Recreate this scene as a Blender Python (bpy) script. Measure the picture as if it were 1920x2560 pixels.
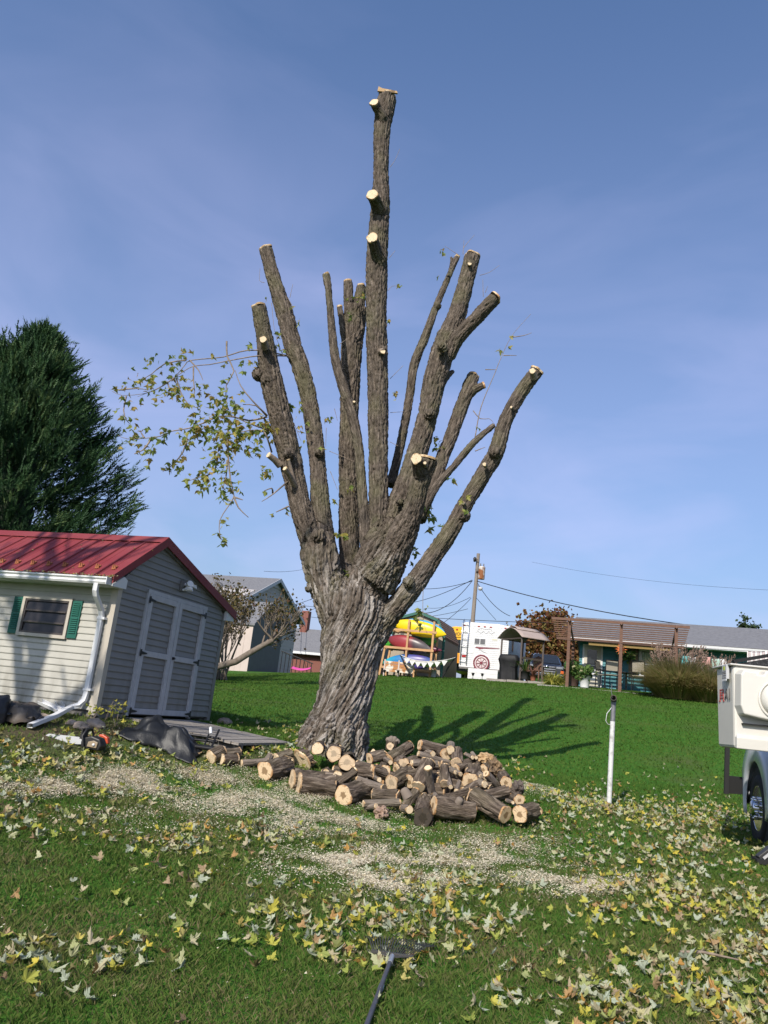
import bpy, bmesh, math, random
import numpy as np
from mathutils import Vector, Matrix, Euler

# ------------------------------------------------------------------ scene, camera, sky, sun
scene = bpy.context.scene
for o in list(bpy.data.objects): bpy.data.objects.remove(o)
COL = scene.collection
FPX, PITCH, ROLL, CAMZ = 1950.0, math.radians(14.35), math.radians(6.2), 1.55
FW = np.array([0, math.cos(PITCH), math.sin(PITCH)])
_r0 = np.array([1., 0, 0]); _u0 = np.array([0, -math.sin(PITCH), math.cos(PITCH)])
RT = math.cos(ROLL)*_r0 + math.sin(ROLL)*_u0
UP = math.cos(ROLL)*_u0 - math.sin(ROLL)*_r0
CPOS = np.array([0, 0, CAMZ])
cam_data = bpy.data.cameras.new('camera'); cam = bpy.data.objects.new('camera', cam_data); COL.objects.link(cam)
cam_data.sensor_fit = 'VERTICAL'; cam_data.sensor_height = 36.0; cam_data.lens = FPX/2560*36.0
cam_data.clip_start = 0.05; cam_data.clip_end = 4000
cam.matrix_world = Matrix(((RT[0], UP[0], -FW[0], 0), (RT[1], UP[1], -FW[1], 0), (RT[2], UP[2], -FW[2], CAMZ), (0, 0, 0, 1)))
scene.camera = cam
scene.render.resolution_x, scene.render.resolution_y = 768, 1024

SUN_AZ, SUN_EL = math.radians(-155), math.radians(36)     # azimuth from +Y (clockwise) towards the sun
sun_dir = Vector((math.sin(SUN_AZ)*math.cos(SUN_EL), math.cos(SUN_AZ)*math.cos(SUN_EL), math.sin(SUN_EL)))
world = bpy.data.worlds.new('World'); scene.world = world; world.use_nodes = True
wn = world.node_tree.nodes; wl = world.node_tree.links
for n in list(wn): wn.remove(n)
w_out = wn.new('ShaderNodeOutputWorld'); w_bg = wn.new('ShaderNodeBackground'); w_sky = wn.new('ShaderNodeTexSky')
w_sky.sky_type = 'NISHITA'; w_sky.sun_disc = False
w_sky.sun_elevation = SUN_EL; w_sky.sun_rotation = SUN_AZ % (2*math.pi)
w_sky.altitude = 0; w_sky.air_density = 1.4; w_sky.dust_density = 2.5; w_sky.ozone_density = 10.0
# faint streaks of high cirrus, fixed to the sky directions
w_tc = wn.new('ShaderNodeTexCoord'); w_map = wn.new('ShaderNodeMapping'); w_no = wn.new('ShaderNodeTexNoise')
w_map.inputs['Scale'].default_value = (1.2, 1.0, 3.2); w_map.inputs['Rotation'].default_value = (0.3, 0.45, 0.5)
w_no.inputs['Scale'].default_value = 2.2; w_no.inputs['Detail'].default_value = 5; w_no.inputs['Roughness'].default_value = 0.5
w_no.inputs['Distortion'].default_value = 0.6
w_rmp = wn.new('ShaderNodeMapRange'); w_rmp.inputs[1].default_value = 0.42; w_rmp.inputs[2].default_value = 0.78; w_rmp.inputs[3].default_value = 0.20; w_rmp.inputs[4].default_value = 0.48
w_mix = wn.new('ShaderNodeMix'); w_mix.data_type = 'RGBA'
w_mix.inputs[7].default_value = (4.9, 4.9, 7.5, 1)
wl.new(w_tc.outputs['Generated'], w_map.inputs['Vector']); wl.new(w_map.outputs[0], w_no.inputs['Vector'])
w_sep = wn.new('ShaderNodeSeparateXYZ'); wl.new(w_tc.outputs['Generated'], w_sep.inputs[0])      # the veil of cirrus thickens towards the horizon, all round
w_el = wn.new('ShaderNodeMapRange'); w_el.interpolation_type = 'SMOOTHSTEP'; w_el.inputs[1].default_value = 0.28; w_el.inputs[2].default_value = 0.82; w_el.inputs[3].default_value = 1.1; w_el.inputs[4].default_value = 0.16
w_mul = wn.new('ShaderNodeMath'); w_mul.operation = 'MULTIPLY'; wl.new(w_sep.outputs['Z'], w_el.inputs[0]); wl.new(w_el.outputs[0], w_mul.inputs[1])
wl.new(w_no.outputs['Fac'], w_rmp.inputs[0]); wl.new(w_rmp.outputs[0], w_mul.inputs[0]); wl.new(w_mul.outputs[0], w_mix.inputs[0])
wl.new(w_sky.outputs[0], w_mix.inputs[6]); wl.new(w_mix.outputs[2], w_bg.inputs['Color'])
w_bg.inputs['Strength'].default_value = 0.134
wl.new(w_bg.outputs[0], w_out.inputs[0])
sun_data = bpy.data.lights.new('sun', 'SUN'); sun_data.energy = 5.0; sun_data.angle = math.radians(0.5); sun_data.color = (1.0, 0.93, 0.82)
sun = bpy.data.objects.new('sun', sun_data); COL.objects.link(sun)
sun.rotation_euler = sun_dir.to_track_quat('Z', 'Y').to_euler()
vs = scene.view_settings; vs.view_transform = 'Standard'; vs.look = 'None'; vs.gamma = 1; vs.exposure = 0.18; vs.use_curve_mapping = False

# ------------------------------------------------------------------ helpers
RNG = random.Random(7); NR = np.random.default_rng(11)
def ray(px, py): return FW + (px-960)/FPX*RT - (py-1280)/FPX*UP
def P(px, py, D):                       # the point seen at photo pixel (px,py) standing D metres ahead
    d = ray(px, py); return CPOS + d*(D/d[1])
def PV(px, py, D): return Vector(P(px, py, D))
def ppm(pt): return FPX/float((np.asarray(pt, float)-CPOS) @ FW)       # photo pixels per metre at a point

# --- numpy gradient noise
_perm = np.random.default_rng(3).permutation(256); _perm = np.concatenate([_perm, _perm, _perm])
_g3 = np.random.default_rng(4).normal(size=(256, 3)); _g3 /= np.linalg.norm(_g3, axis=1)[:, None]
def noise3(p):
    p = np.asarray(p, float); i = np.floor(p).astype(int); f = p-i; i &= 255
    u = f*f*f*(f*(f*6-15)+10); out = 0
    for dx in (0, 1):
        for dy in (0, 1):
            for dz in (0, 1):
                h = _perm[_perm[_perm[(i[:, 0]+dx) & 255]+((i[:, 1]+dy) & 255)]+((i[:, 2]+dz) & 255)]
                g = _g3[h]; d = f-np.array([dx, dy, dz])
                w = (u[:, 0] if dx else 1-u[:, 0])*(u[:, 1] if dy else 1-u[:, 1])*(u[:, 2] if dz else 1-u[:, 2])
                out = out+w*(g*d).sum(1)
    return out*1.6

class MB:                                # collects shapes for ONE mesh
    def __init__(s): s.v = []; s.f = []; s.sm = []
    def add(s, vs, fs, smooth=False, mtx=None):
        n = len(s.v)
        if mtx is not None: vs = [mtx @ Vector(v) for v in vs]
        s.v += [tuple(v) for v in vs]; s.f += [tuple(i+n for i in f) for f in fs]; s.sm += [smooth]*len(fs); return s
    def box(s, x0, x1, y0, y1, z0, z1, mtx=None):
        return s.add([(x0,y0,z0),(x1,y0,z0),(x1,y1,z0),(x0,y1,z0),(x0,y0,z1),(x1,y0,z1),(x1,y1,z1),(x0,y1,z1)],
                     [(0,3,2,1),(4,5,6,7),(0,1,5,4),(1,2,6,5),(2,3,7,6),(3,0,4,7)], mtx=mtx)
    def prism(s, poly, axis, a, b, mtx=None):     # polygon (2D) extruded along axis between a and b
        n = len(poly)
        def pt(q, t): return {'x': (t, q[0], q[1]), 'y': (q[0], t, q[1]), 'z': (q[0], q[1], t)}[axis]
        vs = [pt(q, a) for q in poly]+[pt(q, b) for q in poly]
        fs = [tuple(range(n))[::-1], tuple(range(n, 2*n))]+[(i, (i+1) % n, n+(i+1) % n, n+i) for i in range(n)]
        return s.add(vs, fs, mtx=mtx)
    def bar(s, a, b, w, h=None, up=(0, 0, 1)):     # rectangular bar from a to b
        a = Vector(a); b = Vector(b); h = w if h is None else h
        d = (b-a); L = d.length; d.normalize(); u = Vector(up)
        if abs(d.dot(u)) > .98: u = Vector((0, 1, 0))
        x = d.cross(u).normalized(); u = x.cross(d)
        m = Matrix((( x.x, d.x, u.x, a.x), (x.y, d.y, u.y, a.y), (x.z, d.z, u.z, a.z), (0, 0, 0, 1)))
        return s.box(-w/2, w/2, 0, L, -h/2, h/2, m)
    def tube(s, pts, rad, n=8, cap=True, smooth=True):
        pts = [Vector(p) for p in pts]
        if not hasattr(rad, '__len__'): rad = [rad]*len(pts)
        vs = []; fs = []; prev = None
        for i, p in enumerate(pts):
            t = (pts[min(i+1, len(pts)-1)]-pts[max(i-1, 0)])
            t = t.normalized() if t.length > 1e-9 else Vector((0, 0, 1))
            if prev is None:
                e = t.cross(Vector((0, 0, 1)) if abs(t.z) < .9 else Vector((1, 0, 0))).normalized()
            else:
                e = (prev-t*prev.dot(t)).normalized()
            prev = e; g = t.cross(e)
            for k in range(n):
                an = 2*math.pi*k/n; vs.append(p+(e*math.cos(an)+g*math.sin(an))*rad[i])
        for i in range(len(pts)-1):
            for k in range(n):
                fs.append((i*n+k, i*n+(k+1) % n, (i+1)*n+(k+1) % n, (i+1)*n+k))
        s.add(vs, fs, smooth)
        if cap:
            m = (len(pts)-1)*n
            s.add([vs[k] for k in range(n)], [tuple(range(n))[::-1]]); s.add([vs[m+k] for k in range(n)], [tuple(range(n))])
        return s
    def lathe(s, prof, n=16, mtx=None, smooth=True):    # (r,z) profile about z
        vs = [(r*math.cos(2*math.pi*k/n), r*math.sin(2*math.pi*k/n), z) for r, z in prof for k in range(n)]
        fs = [(i*n+k, i*n+(k+1) % n, (i+1)*n+(k+1) % n, (i+1)*n+k) for i in range(len(prof)-1) for k in range(n)]
        s.add(vs, fs, smooth, mtx)
        if prof[0][0] > 1e-6: s.add(vs[:n], [tuple(range(n))[::-1]], mtx=mtx)
        if prof[-1][0] > 1e-6: s.add(vs[-n:], [tuple(range(n))], mtx=mtx)
        return s
    def grid(s, fn, nu, nv, smooth=True):              # fn(u,v)->point
        vs = [fn(i/nu, j/nv) for i in range(nu+1) for j in range(nv+1)]
        fs = [(i*(nv+1)+j, (i+1)*(nv+1)+j, (i+1)*(nv+1)+j+1, i*(nv+1)+j+1) for i in range(nu) for j in range(nv)]
        return s.add(vs, fs, smooth)
    def mesh(s, name, mat):
        me = bpy.data.meshes.new(name); me.from_pydata(s.v, [], s.f)
        me.polygons.foreach_set('use_smooth', s.sm); me.update()
        if mat: me.materials.append(mat)
        return me
    def build(s, name, mat, parent=None, bevel=0, solid=0, **kw):
        me = s.mesh(name, mat)
        bm = bmesh.new(); bm.from_mesh(me); bmesh.ops.recalc_face_normals(bm, faces=bm.faces); bm.to_mesh(me); bm.free()
        return link(name, me, parent, bevel, solid, **kw)

def link(name, me, parent=None, bevel=0, solid=0, loc=None, rot=None, mtx=None):
    o = bpy.data.objects.new(name, me); COL.objects.link(o)
    if parent is not None: o.parent = parent
    if loc is not None: o.location = loc
    if rot is not None: o.rotation_euler = rot
    if mtx is not None: o.matrix_basis = mtx
    if bevel:
        m = o.modifiers.new('bevel', 'BEVEL'); m.width = bevel; m.segments = 2; m.limit_method = 'ANGLE'; m.angle_limit = math.radians(40)
    if solid:
        m = o.modifiers.new('solid', 'SOLIDIFY'); m.thickness = solid; m.offset = 0
    return o
def np_mesh(name, V, Fc, mat, smooth=False, attrs=None):      # triangle/quad arrays -> mesh
    me = bpy.data.meshes.new(name); V = np.asarray(V, np.float32); Fc = np.asarray(Fc, np.int32); k = Fc.shape[1]
    me.vertices.add(len(V)); me.vertices.foreach_set('co', V.ravel())
    me.loops.add(Fc.size); me.loops.foreach_set('vertex_index', Fc.ravel())
    me.polygons.add(len(Fc)); me.polygons.foreach_set('loop_start', np.arange(0, Fc.size, k, dtype=np.int32))
    me.polygons.foreach_set('use_smooth', np.full(len(Fc), smooth))
    for an, (ty, arr) in (attrs or {}).items():
        a = me.attributes.new(an, ty, 'POINT'); a.data.foreach_set('value' if ty == 'FLOAT' else 'vector', np.asarray(arr, np.float32).ravel())
    me.update(calc_edges=True); me.validate()
    if mat: me.materials.append(mat)
    return me
def tag(o, label=None, cat=None, group=None, kind=None):
    if label: o['label'] = label
    if cat: o['category'] = cat
    if group: o['group'] = group
    if kind: o['kind'] = kind
    return o
def thing(name, loc, rz, label, cat, group=None):
    o = bpy.data.objects.new(name, None); COL.objects.link(o); o.empty_display_size = .2
    o.location = loc; o.rotation_euler = (0, 0, rz); return tag(o, label, cat, group)
def copy_tree(o, parent=None):
    c = o.copy(); COL.objects.link(c); c.parent = parent
    for ch in o.children: copy_tree(ch, c)
    return c

# --- materials
def nodes_of(name):
    m = bpy.data.materials.new(name); m.use_nodes = True; nt = m.node_tree
    return m, nt, nt.nodes['Principled BSDF'], nt.nodes.new, nt.links.new
def sset(b, **kw):
    for k, v in kw.items():
        k = k.replace('_', ' ')
        if k in b.inputs: b.inputs[k].default_value = v
def mat(name, col, rough=.6, col2=None, vscale=6, vamt=1.0, stretch=(1, 1, 1), bump=0, bscale=60, bstretch=None, metal=0, spec=.4, coat=0, detail=6, lo=.35, hi=.65, transmission=0, alpha=1, coord='Object', grime=0):
    m, nt, b, N, L = nodes_of(name)
    sset(b, Roughness=rough, Metallic=metal, Specular_IOR_Level=spec, Coat_Weight=coat, Transmission_Weight=transmission, Alpha=alpha)
    b.inputs['Base Color'].default_value = (*col, 1)
    tc = N('ShaderNodeTexCoord')
    if col2 is not None:
        mp = N('ShaderNodeMapping'); mp.inputs['Scale'].default_value = stretch; L(tc.outputs[coord], mp.inputs[0])
        no = N('ShaderNodeTexNoise'); no.inputs['Scale'].default_value = vscale; no.inputs['Detail'].default_value = detail; L(mp.outputs[0], no.inputs['Vector'])
        mr = N('ShaderNodeMapRange'); mr.inputs[1].default_value = lo; mr.inputs[2].default_value = hi; mr.inputs[4].default_value = vamt; L(no.outputs['Fac'], mr.inputs[0])
        mx = N('ShaderNodeMix'); mx.data_type = 'RGBA'; mx.inputs[6].default_value = (*col, 1); mx.inputs[7].default_value = (*col2, 1)
        L(mr.outputs[0], mx.inputs[0]); L(mx.outputs[2], b.inputs['Base Color'])
        if grime:                          # splashed soil and algae near the foot of the wall, plus faint vertical runs
            sp = N('ShaderNodeSeparateXYZ'); L(tc.outputs['Object'], sp.inputs[0]); m1 = N('ShaderNodeMapRange'); m1.inputs[1].default_value = .05; m1.inputs[2].default_value = .75; m1.inputs[3].default_value = 1; m1.inputs[4].default_value = .12; L(sp.outputs['Z'], m1.inputs[0])
            mp3 = N('ShaderNodeMapping'); mp3.inputs['Scale'].default_value = (1, 1, .22); L(tc.outputs['Object'], mp3.inputs[0]); n3 = N('ShaderNodeTexNoise'); n3.inputs['Scale'].default_value = 7; n3.inputs['Detail'].default_value = 7; L(mp3.outputs[0], n3.inputs['Vector'])
            m2 = N('ShaderNodeMapRange'); m2.inputs[1].default_value = .40; m2.inputs[2].default_value = .70; m2.inputs[4].default_value = grime; L(n3.outputs['Fac'], m2.inputs[0]); m3 = N('ShaderNodeMath'); m3.operation = 'MULTIPLY'; L(m1.outputs[0], m3.inputs[0]); L(m2.outputs[0], m3.inputs[1])
            mx2 = N('ShaderNodeMix'); mx2.data_type = 'RGBA'; mx2.inputs[7].default_value = (.11, .095, .065, 1); L(m3.outputs[0], mx2.inputs[0]); L(mx.outputs[2], mx2.inputs[6]); L(mx2.outputs[2], b.inputs['Base Color'])
    if bump:
        mp2 = N('ShaderNodeMapping'); mp2.inputs['Scale'].default_value = bstretch or stretch; L(tc.outputs[coord], mp2.inputs[0])
        n2 = N('ShaderNodeTexNoise'); n2.inputs['Scale'].default_value = bscale; n2.inputs['Detail'].default_value = 5; L(mp2.outputs[0], n2.inputs['Vector'])
        bp = N('ShaderNodeBump'); bp.inputs['Strength'].default_value = bump; bp.inputs['Distance'].default_value = .02
        L(n2.outputs['Fac'], bp.inputs['Height']); L(bp.outputs[0], b.inputs['Normal'])
    return m
def ramp(N, stops):
    r = N('ShaderNodeValToRGB'); e = r.color_ramp.elements
    while len(e) > 1: e.remove(e[len(e)-1])
    e[0].position = stops[0][0]; e[0].color = (*stops[0][1], 1)
    for p, c in stops[1:]: k = e.new(p); k.color = (*c, 1)
    return r

def bark_mat(name, c_dark, c_mid, c_light, moss=0.0, silver=0.0):
    m, nt, b, N, L = nodes_of(name); sset(b, Roughness=.92, Specular_IOR_Level=.15)
    at = N('ShaderNodeAttribute'); at.attribute_name = 'bc'
    mp = N('ShaderNodeMapping'); mp.inputs['Scale'].default_value = (1, 1, .16); L(at.outputs['Vector'], mp.inputs[0])
    n1 = N('ShaderNodeTexNoise'); n1.inputs['Scale'].default_value = 26; n1.inputs['Detail'].default_value = 8; n1.inputs['Roughness'].default_value = .65; L(mp.outputs[0], n1.inputs['Vector'])
    r1 = ramp(N, [(.30, c_dark), (.52, c_mid), (.72, c_light)]); L(n1.outputs['Fac'], r1.inputs[0])
    n2 = N('ShaderNodeTexNoise'); n2.inputs['Scale'].default_value = 1.6; n2.inputs['Detail'].default_value = 4; L(at.outputs['Vector'], n2.inputs['Vector'])
    mr = N('ShaderNodeMapRange'); mr.inputs[1].default_value = .48; mr.inputs[2].default_value = .68; mr.inputs[4].default_value = moss; L(n2.outputs['Fac'], mr.inputs[0])
    mx = N('ShaderNodeMix'); mx.data_type = 'RGBA'; mx.inputs[7].default_value = (.13, .135, .06, 1); L(mr.outputs[0], mx.inputs[0]); L(r1.outputs[0], mx.inputs[6])
    out = mx.outputs[2]
    if silver:
        mp3 = N('ShaderNodeMapping'); mp3.inputs['Scale'].default_value = (1, 1, .07); L(at.outputs['Vector'], mp3.inputs[0]); n3 = N('ShaderNodeTexNoise'); n3.inputs['Scale'].default_value = 19; n3.inputs['Detail'].default_value = 6; L(mp3.outputs[0], n3.inputs['Vector'])
        mr3 = N('ShaderNodeMapRange'); mr3.inputs[1].default_value = .44; mr3.inputs[2].default_value = .66; mr3.inputs[4].default_value = silver; L(n3.outputs['Fac'], mr3.inputs[0])
        mx3 = N('ShaderNodeMix'); mx3.data_type = 'RGBA'; mx3.inputs[7].default_value = (.40, .365, .335, 1); sa = N('ShaderNodeAttribute'); sa.attribute_name = 'sil'; sm = N('ShaderNodeMath'); sm.operation = 'MULTIPLY'; L(mr3.outputs[0], sm.inputs[0]); L(sa.outputs['Fac'], sm.inputs[1]); L(sm.outputs[0], mx3.inputs[0]); L(out, mx3.inputs[6]); out = mx3.outputs[2]
    L(out, b.inputs['Base Color'])
    n4 = N('ShaderNodeTexNoise'); n4.inputs['Scale'].default_value = 60; n4.inputs['Detail'].default_value = 6; L(mp.outputs[0], n4.inputs['Vector'])
    n5 = N('ShaderNodeTexNoise'); n5.noise_type = 'RIDGED_MULTIFRACTAL' if hasattr(n5, 'noise_type') else None; n5.inputs['Scale'].default_value = 20; n5.inputs['Detail'].default_value = 5; L(mp.outputs[0], n5.inputs['Vector'])
    hm = N('ShaderNodeMath'); hm.operation = 'MULTIPLY_ADD'; hm.inputs[1].default_value = -.55; L(n5.outputs['Fac'], hm.inputs[0]); L(n4.outputs['Fac'], hm.inputs[2])
    bp = N('ShaderNodeBump'); bp.inputs['Strength'].default_value = 1.0; bp.inputs['Distance'].default_value = .04; L(hm.outputs[0], bp.inputs['Height']); L(bp.outputs[0], b.inputs['Normal'])
    return m
def wood_face_mat(name, rim, heart, heart_r=.45, fresh=(.60, .45, .285)):
    m, nt, b, N, L = nodes_of(name); sset(b, Roughness=.75, Specular_IOR_Level=.2)
    tc = N('ShaderNodeTexCoord'); oi = N('ShaderNodeObjectInfo')
    ad = N('ShaderNodeVectorMath'); L(tc.outputs['Object'], ad.inputs[0])
    cb = N('ShaderNodeCombineXYZ'); mu = N('ShaderNodeMath'); mu.operation = 'MULTIPLY'; mu.inputs[1].default_value = 40; L(oi.outputs['Random'], mu.inputs[0]); L(mu.outputs[0], cb.inputs[2]); L(cb.outputs[0], ad.inputs[1])
    no = N('ShaderNodeTexNoise'); no.inputs['Scale'].default_value = 2.4; no.inputs['Detail'].default_value = 3; L(ad.outputs[0], no.inputs['Vector'])
    ln = N('ShaderNodeVectorMath'); ln.operation = 'LENGTH'; L(tc.outputs['Object'], ln.inputs[0])
    # discs are modelled with radius 1 and scaled: distance from the pith is 0..1
    a1 = N('ShaderNodeMath'); a1.operation = 'MULTIPLY_ADD'; a1.inputs[1].default_value = .75; L(no.outputs['Fac'], a1.inputs[0]); L(ln.outputs['Value'], a1.inputs[2])
    r1 = ramp(N, [((heart_r+.28)/1.5, heart), ((heart_r+.37)/1.5, fresh), (1.24/1.5, fresh), (1.38/1.5, rim)])
    dv = N('ShaderNodeMath'); dv.operation = 'MULTIPLY'; dv.inputs[1].default_value = 1.0; L(a1.outputs[0], dv.inputs[0])
    mrr = N('ShaderNodeMapRange'); mrr.inputs[1].default_value = 0; mrr.inputs[2].default_value = 1.5; L(dv.outputs[0], mrr.inputs[0])
    L(mrr.outputs[0], r1.inputs[0])
    wv = N('ShaderNodeMath'); wv.operation = 'SINE'; m5 = N('ShaderNodeMath'); m5.operation = 'MULTIPLY'; m5.inputs[1].default_value = 48; L(a1.outputs[0], m5.inputs[0]); L(m5.outputs[0], wv.inputs[0])
    n2 = N('ShaderNodeTexNoise'); n2.inputs['Scale'].default_value = 30; n2.inputs['Detail'].default_value = 4; L(ad.outputs[0], n2.inputs['Vector'])
    k = N('ShaderNodeMath'); k.operation = 'MULTIPLY_ADD'; k.inputs[1].default_value = .05; k.inputs[2].default_value = .95; L(wv.outputs[0], k.inputs[0])
    k2 = N('ShaderNodeMath'); k2.operation = 'MULTIPLY_ADD'; k2.inputs[1].default_value = .35; L(n2.outputs['Fac'], k2.inputs[0]); k2.inputs[2].default_value = -.17
    k3 = N('ShaderNodeMath'); L(k.outputs[0], k3.inputs[0]); L(k2.outputs[0], k3.inputs[1])
    hs = N('ShaderNodeHueSaturation'); L(k3.outputs[0], hs.inputs['Value']); L(r1.outputs[0], hs.inputs['Color'])
    gr = N('ShaderNodeTexGradient'); gr.gradient_type = 'RADIAL'; L(tc.outputs['Object'], gr.inputs[0])
    g2 = N('ShaderNodeMath'); g2.operation = 'MULTIPLY_ADD'; g2.inputs[1].default_value = 34; L(gr.outputs['Fac'], g2.inputs[0]); L(mu.outputs[0], g2.inputs[2])
    nc = N('ShaderNodeTexNoise'); nc.noise_dimensions = '2D'; cb2 = N('ShaderNodeCombineXYZ'); L(g2.outputs[0], cb2.inputs[0]); L(ln.outputs['Value'], cb2.inputs[1]); L(cb2.outputs[0], nc.inputs['Vector']); nc.inputs['Scale'].default_value = 1.0; nc.inputs['Detail'].default_value = 2
    mc = N('ShaderNodeMapRange'); mc.inputs[1].default_value = .66; mc.inputs[2].default_value = .72; mc.inputs[4].default_value = .75; L(nc.outputs['Fac'], mc.inputs[0])
    mxc = N('ShaderNodeMix'); mxc.data_type = 'RGBA'; mxc.inputs[7].default_value = (.10, .065, .035, 1); L(mc.outputs[0], mxc.inputs[0]); L(hs.outputs[0], mxc.inputs[6]); L(mxc.outputs[2], b.inputs['Base Color'])
    bp = N('ShaderNodeBump'); bp.inputs['Strength'].default_value = .35; bp.inputs['Distance'].default_value = .01; L(n2.outputs['Fac'], bp.inputs['Height']); L(bp.outputs[0], b.inputs['Normal'])
    return m
def leaf_mat(name, stops, trans=.25, spec=.25):     # colour picked per leaf from attribute 'rnd' plus the object's own random
    m, nt, b, N, L = nodes_of(name); sset(b, Roughness=.65, Specular_IOR_Level=spec)
    at = N('ShaderNodeAttribute'); at.attribute_name = 'rnd'; oi = N('ShaderNodeObjectInfo')
    ad = N('ShaderNodeMath'); L(at.outputs['Fac'], ad.inputs[0]); L(oi.outputs['Random'], ad.inputs[1]); fr = N('ShaderNodeMath'); fr.operation = 'FRACT'; L(ad.outputs[0], fr.inputs[0])
    r = ramp(N, stops); L(fr.outputs[0], r.inputs[0])
    tc = N('ShaderNodeTexCoord'); no = N('ShaderNodeTexNoise'); no.inputs['Scale'].default_value = 35; no.inputs['Detail'].default_value = 3; L(tc.outputs['Object'], no.inputs['Vector'])
    mr = N('ShaderNodeMapRange'); mr.inputs[3].default_value = .7; mr.inputs[4].default_value = 1.25; L(no.outputs['Fac'], mr.inputs[0])
    hs = N('ShaderNodeHueSaturation'); L(mr.outputs[0], hs.inputs['Value']); L(r.outputs[0], hs.inputs['Color']); L(hs.outputs[0], b.inputs['Base Color'])
    tr = N('ShaderNodeBsdfTranslucent'); L(hs.outputs[0], tr.inputs['Color'])
    mx = N('ShaderNodeMixShader'); mx.inputs[0].default_value = trans
    L(b.outputs[0], mx.inputs[1]); L(tr.outputs[0], mx.inputs[2]); L(mx.outputs[0], nt.nodes['Material Output'].inputs[0])
    return m

# ------------------------------------------------------------------ the ground: a lawn that is level near the camera and climbs to the neighbours' plateau
GA = math.radians(-18)                    # the plots, houses and sheds all stand on this grid
CTRL = [(0,0,0),(-3,1,.03),(3,1,0),(0,4.5,0),(-2.5,5,.04),(2.5,5,.0),(0,7.5,.03),(-3,7.5,.22),(3.2,7.5,.05),(-8,3,.2),(8,3,.05),(-7,-6,0),(7,-6,0),
        (8,8,.2),(-8,8,.75),(-12,14,1.3),(-20,30,2.2),(14,14,.9),(22,20,2.0),(24,30,3.4),(-6,12.5,1.02)]
for px, py, D in [(1000,2068,10.5),(1522,2016,14),(1891,2103,11.6),(235,1795,12),(521,1806,15.2),(838,1888,14),(640,2010,10.2),(200,1868,10.5),(700,1874,13),
                  (560,1692,39),(700,1685,40),(850,1684,39),(960,1691,38.6),(1180,1698,39.3),(1300,1708,36.5),(1417,1719,32.6),(1590,1739,31),(1690,1749,30.3),(1800,1758,29.6),(1050,1775,25),(1330,1990,12.4),(470,1990,10.4)]:
    CTRL.append(tuple(P(px, py, D)))
CTRL += [(-30,60,3.3),(-8,55,3.35),(0,50,3.6),(6,46,3.75),(14,40,3.75),(24,40,3.7),(0,90,3.7),(40,60,3.8),(-60,90,3.5),(60,90,3.8),(0,160,3.8),(-120,160,3.6),(120,160,3.8),(-60,20,2.2),(60,20,3),(-60,-20,.2),(60,-20,.3),(0,-20,0)]
_cp = np.array(CTRL); _n = len(_cp)
def _tps(r): return np.where(r > 1e-9, r*r*np.log(np.maximum(r, 1e-9)), 0)
_K = _tps(np.linalg.norm(_cp[:, None, :2]-_cp[None, :, :2], axis=2))+np.eye(_n)*.35
_A = np.zeros((_n+3, _n+3)); _A[:_n, :_n] = _K; _A[:_n, _n] = 1; _A[:_n, _n+1:] = _cp[:, :2]; _A[_n, :_n] = 1; _A[_n+1:, :_n] = _cp[:, :2].T
_W = np.linalg.solve(_A, np.concatenate([_cp[:, 2], [0, 0, 0]]))
def gz_arr(xy):
    xy = np.asarray(xy, float).reshape(-1, 2); out = np.empty(len(xy))
    q = xy.copy(); rr = np.linalg.norm(q, axis=1); k = np.minimum(1, 150/np.maximum(rr, 1e-6)); q *= k[:, None]
    for i in range(0, len(q), 20000):
        c = q[i:i+20000]; out[i:i+20000] = _tps(np.linalg.norm(c[:, None]-_cp[None, :, :2], axis=2)) @ _W[:_n]+_W[_n]+c @ _W[_n+1:]
    return out
def gz(x, y): return float(gz_arr([(x, y)])[0])
def on_ground(px, py):                    # where the pixel's ray meets the lawn
    d = ray(px, py); t = np.concatenate([np.linspace(2, 20, 700), np.linspace(20, 60, 400)]); q = CPOS+d*t[:, None]
    h = q[:, 2]-gz_arr(q[:, :2]); i = np.argmax(h < 0)
    if h[i] >= 0: return None
    k = h[i-1]/(h[i-1]-h[i]) if i else 0; return q[i-1]+(q[i]-q[i-1])*k if i else q[0]

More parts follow.
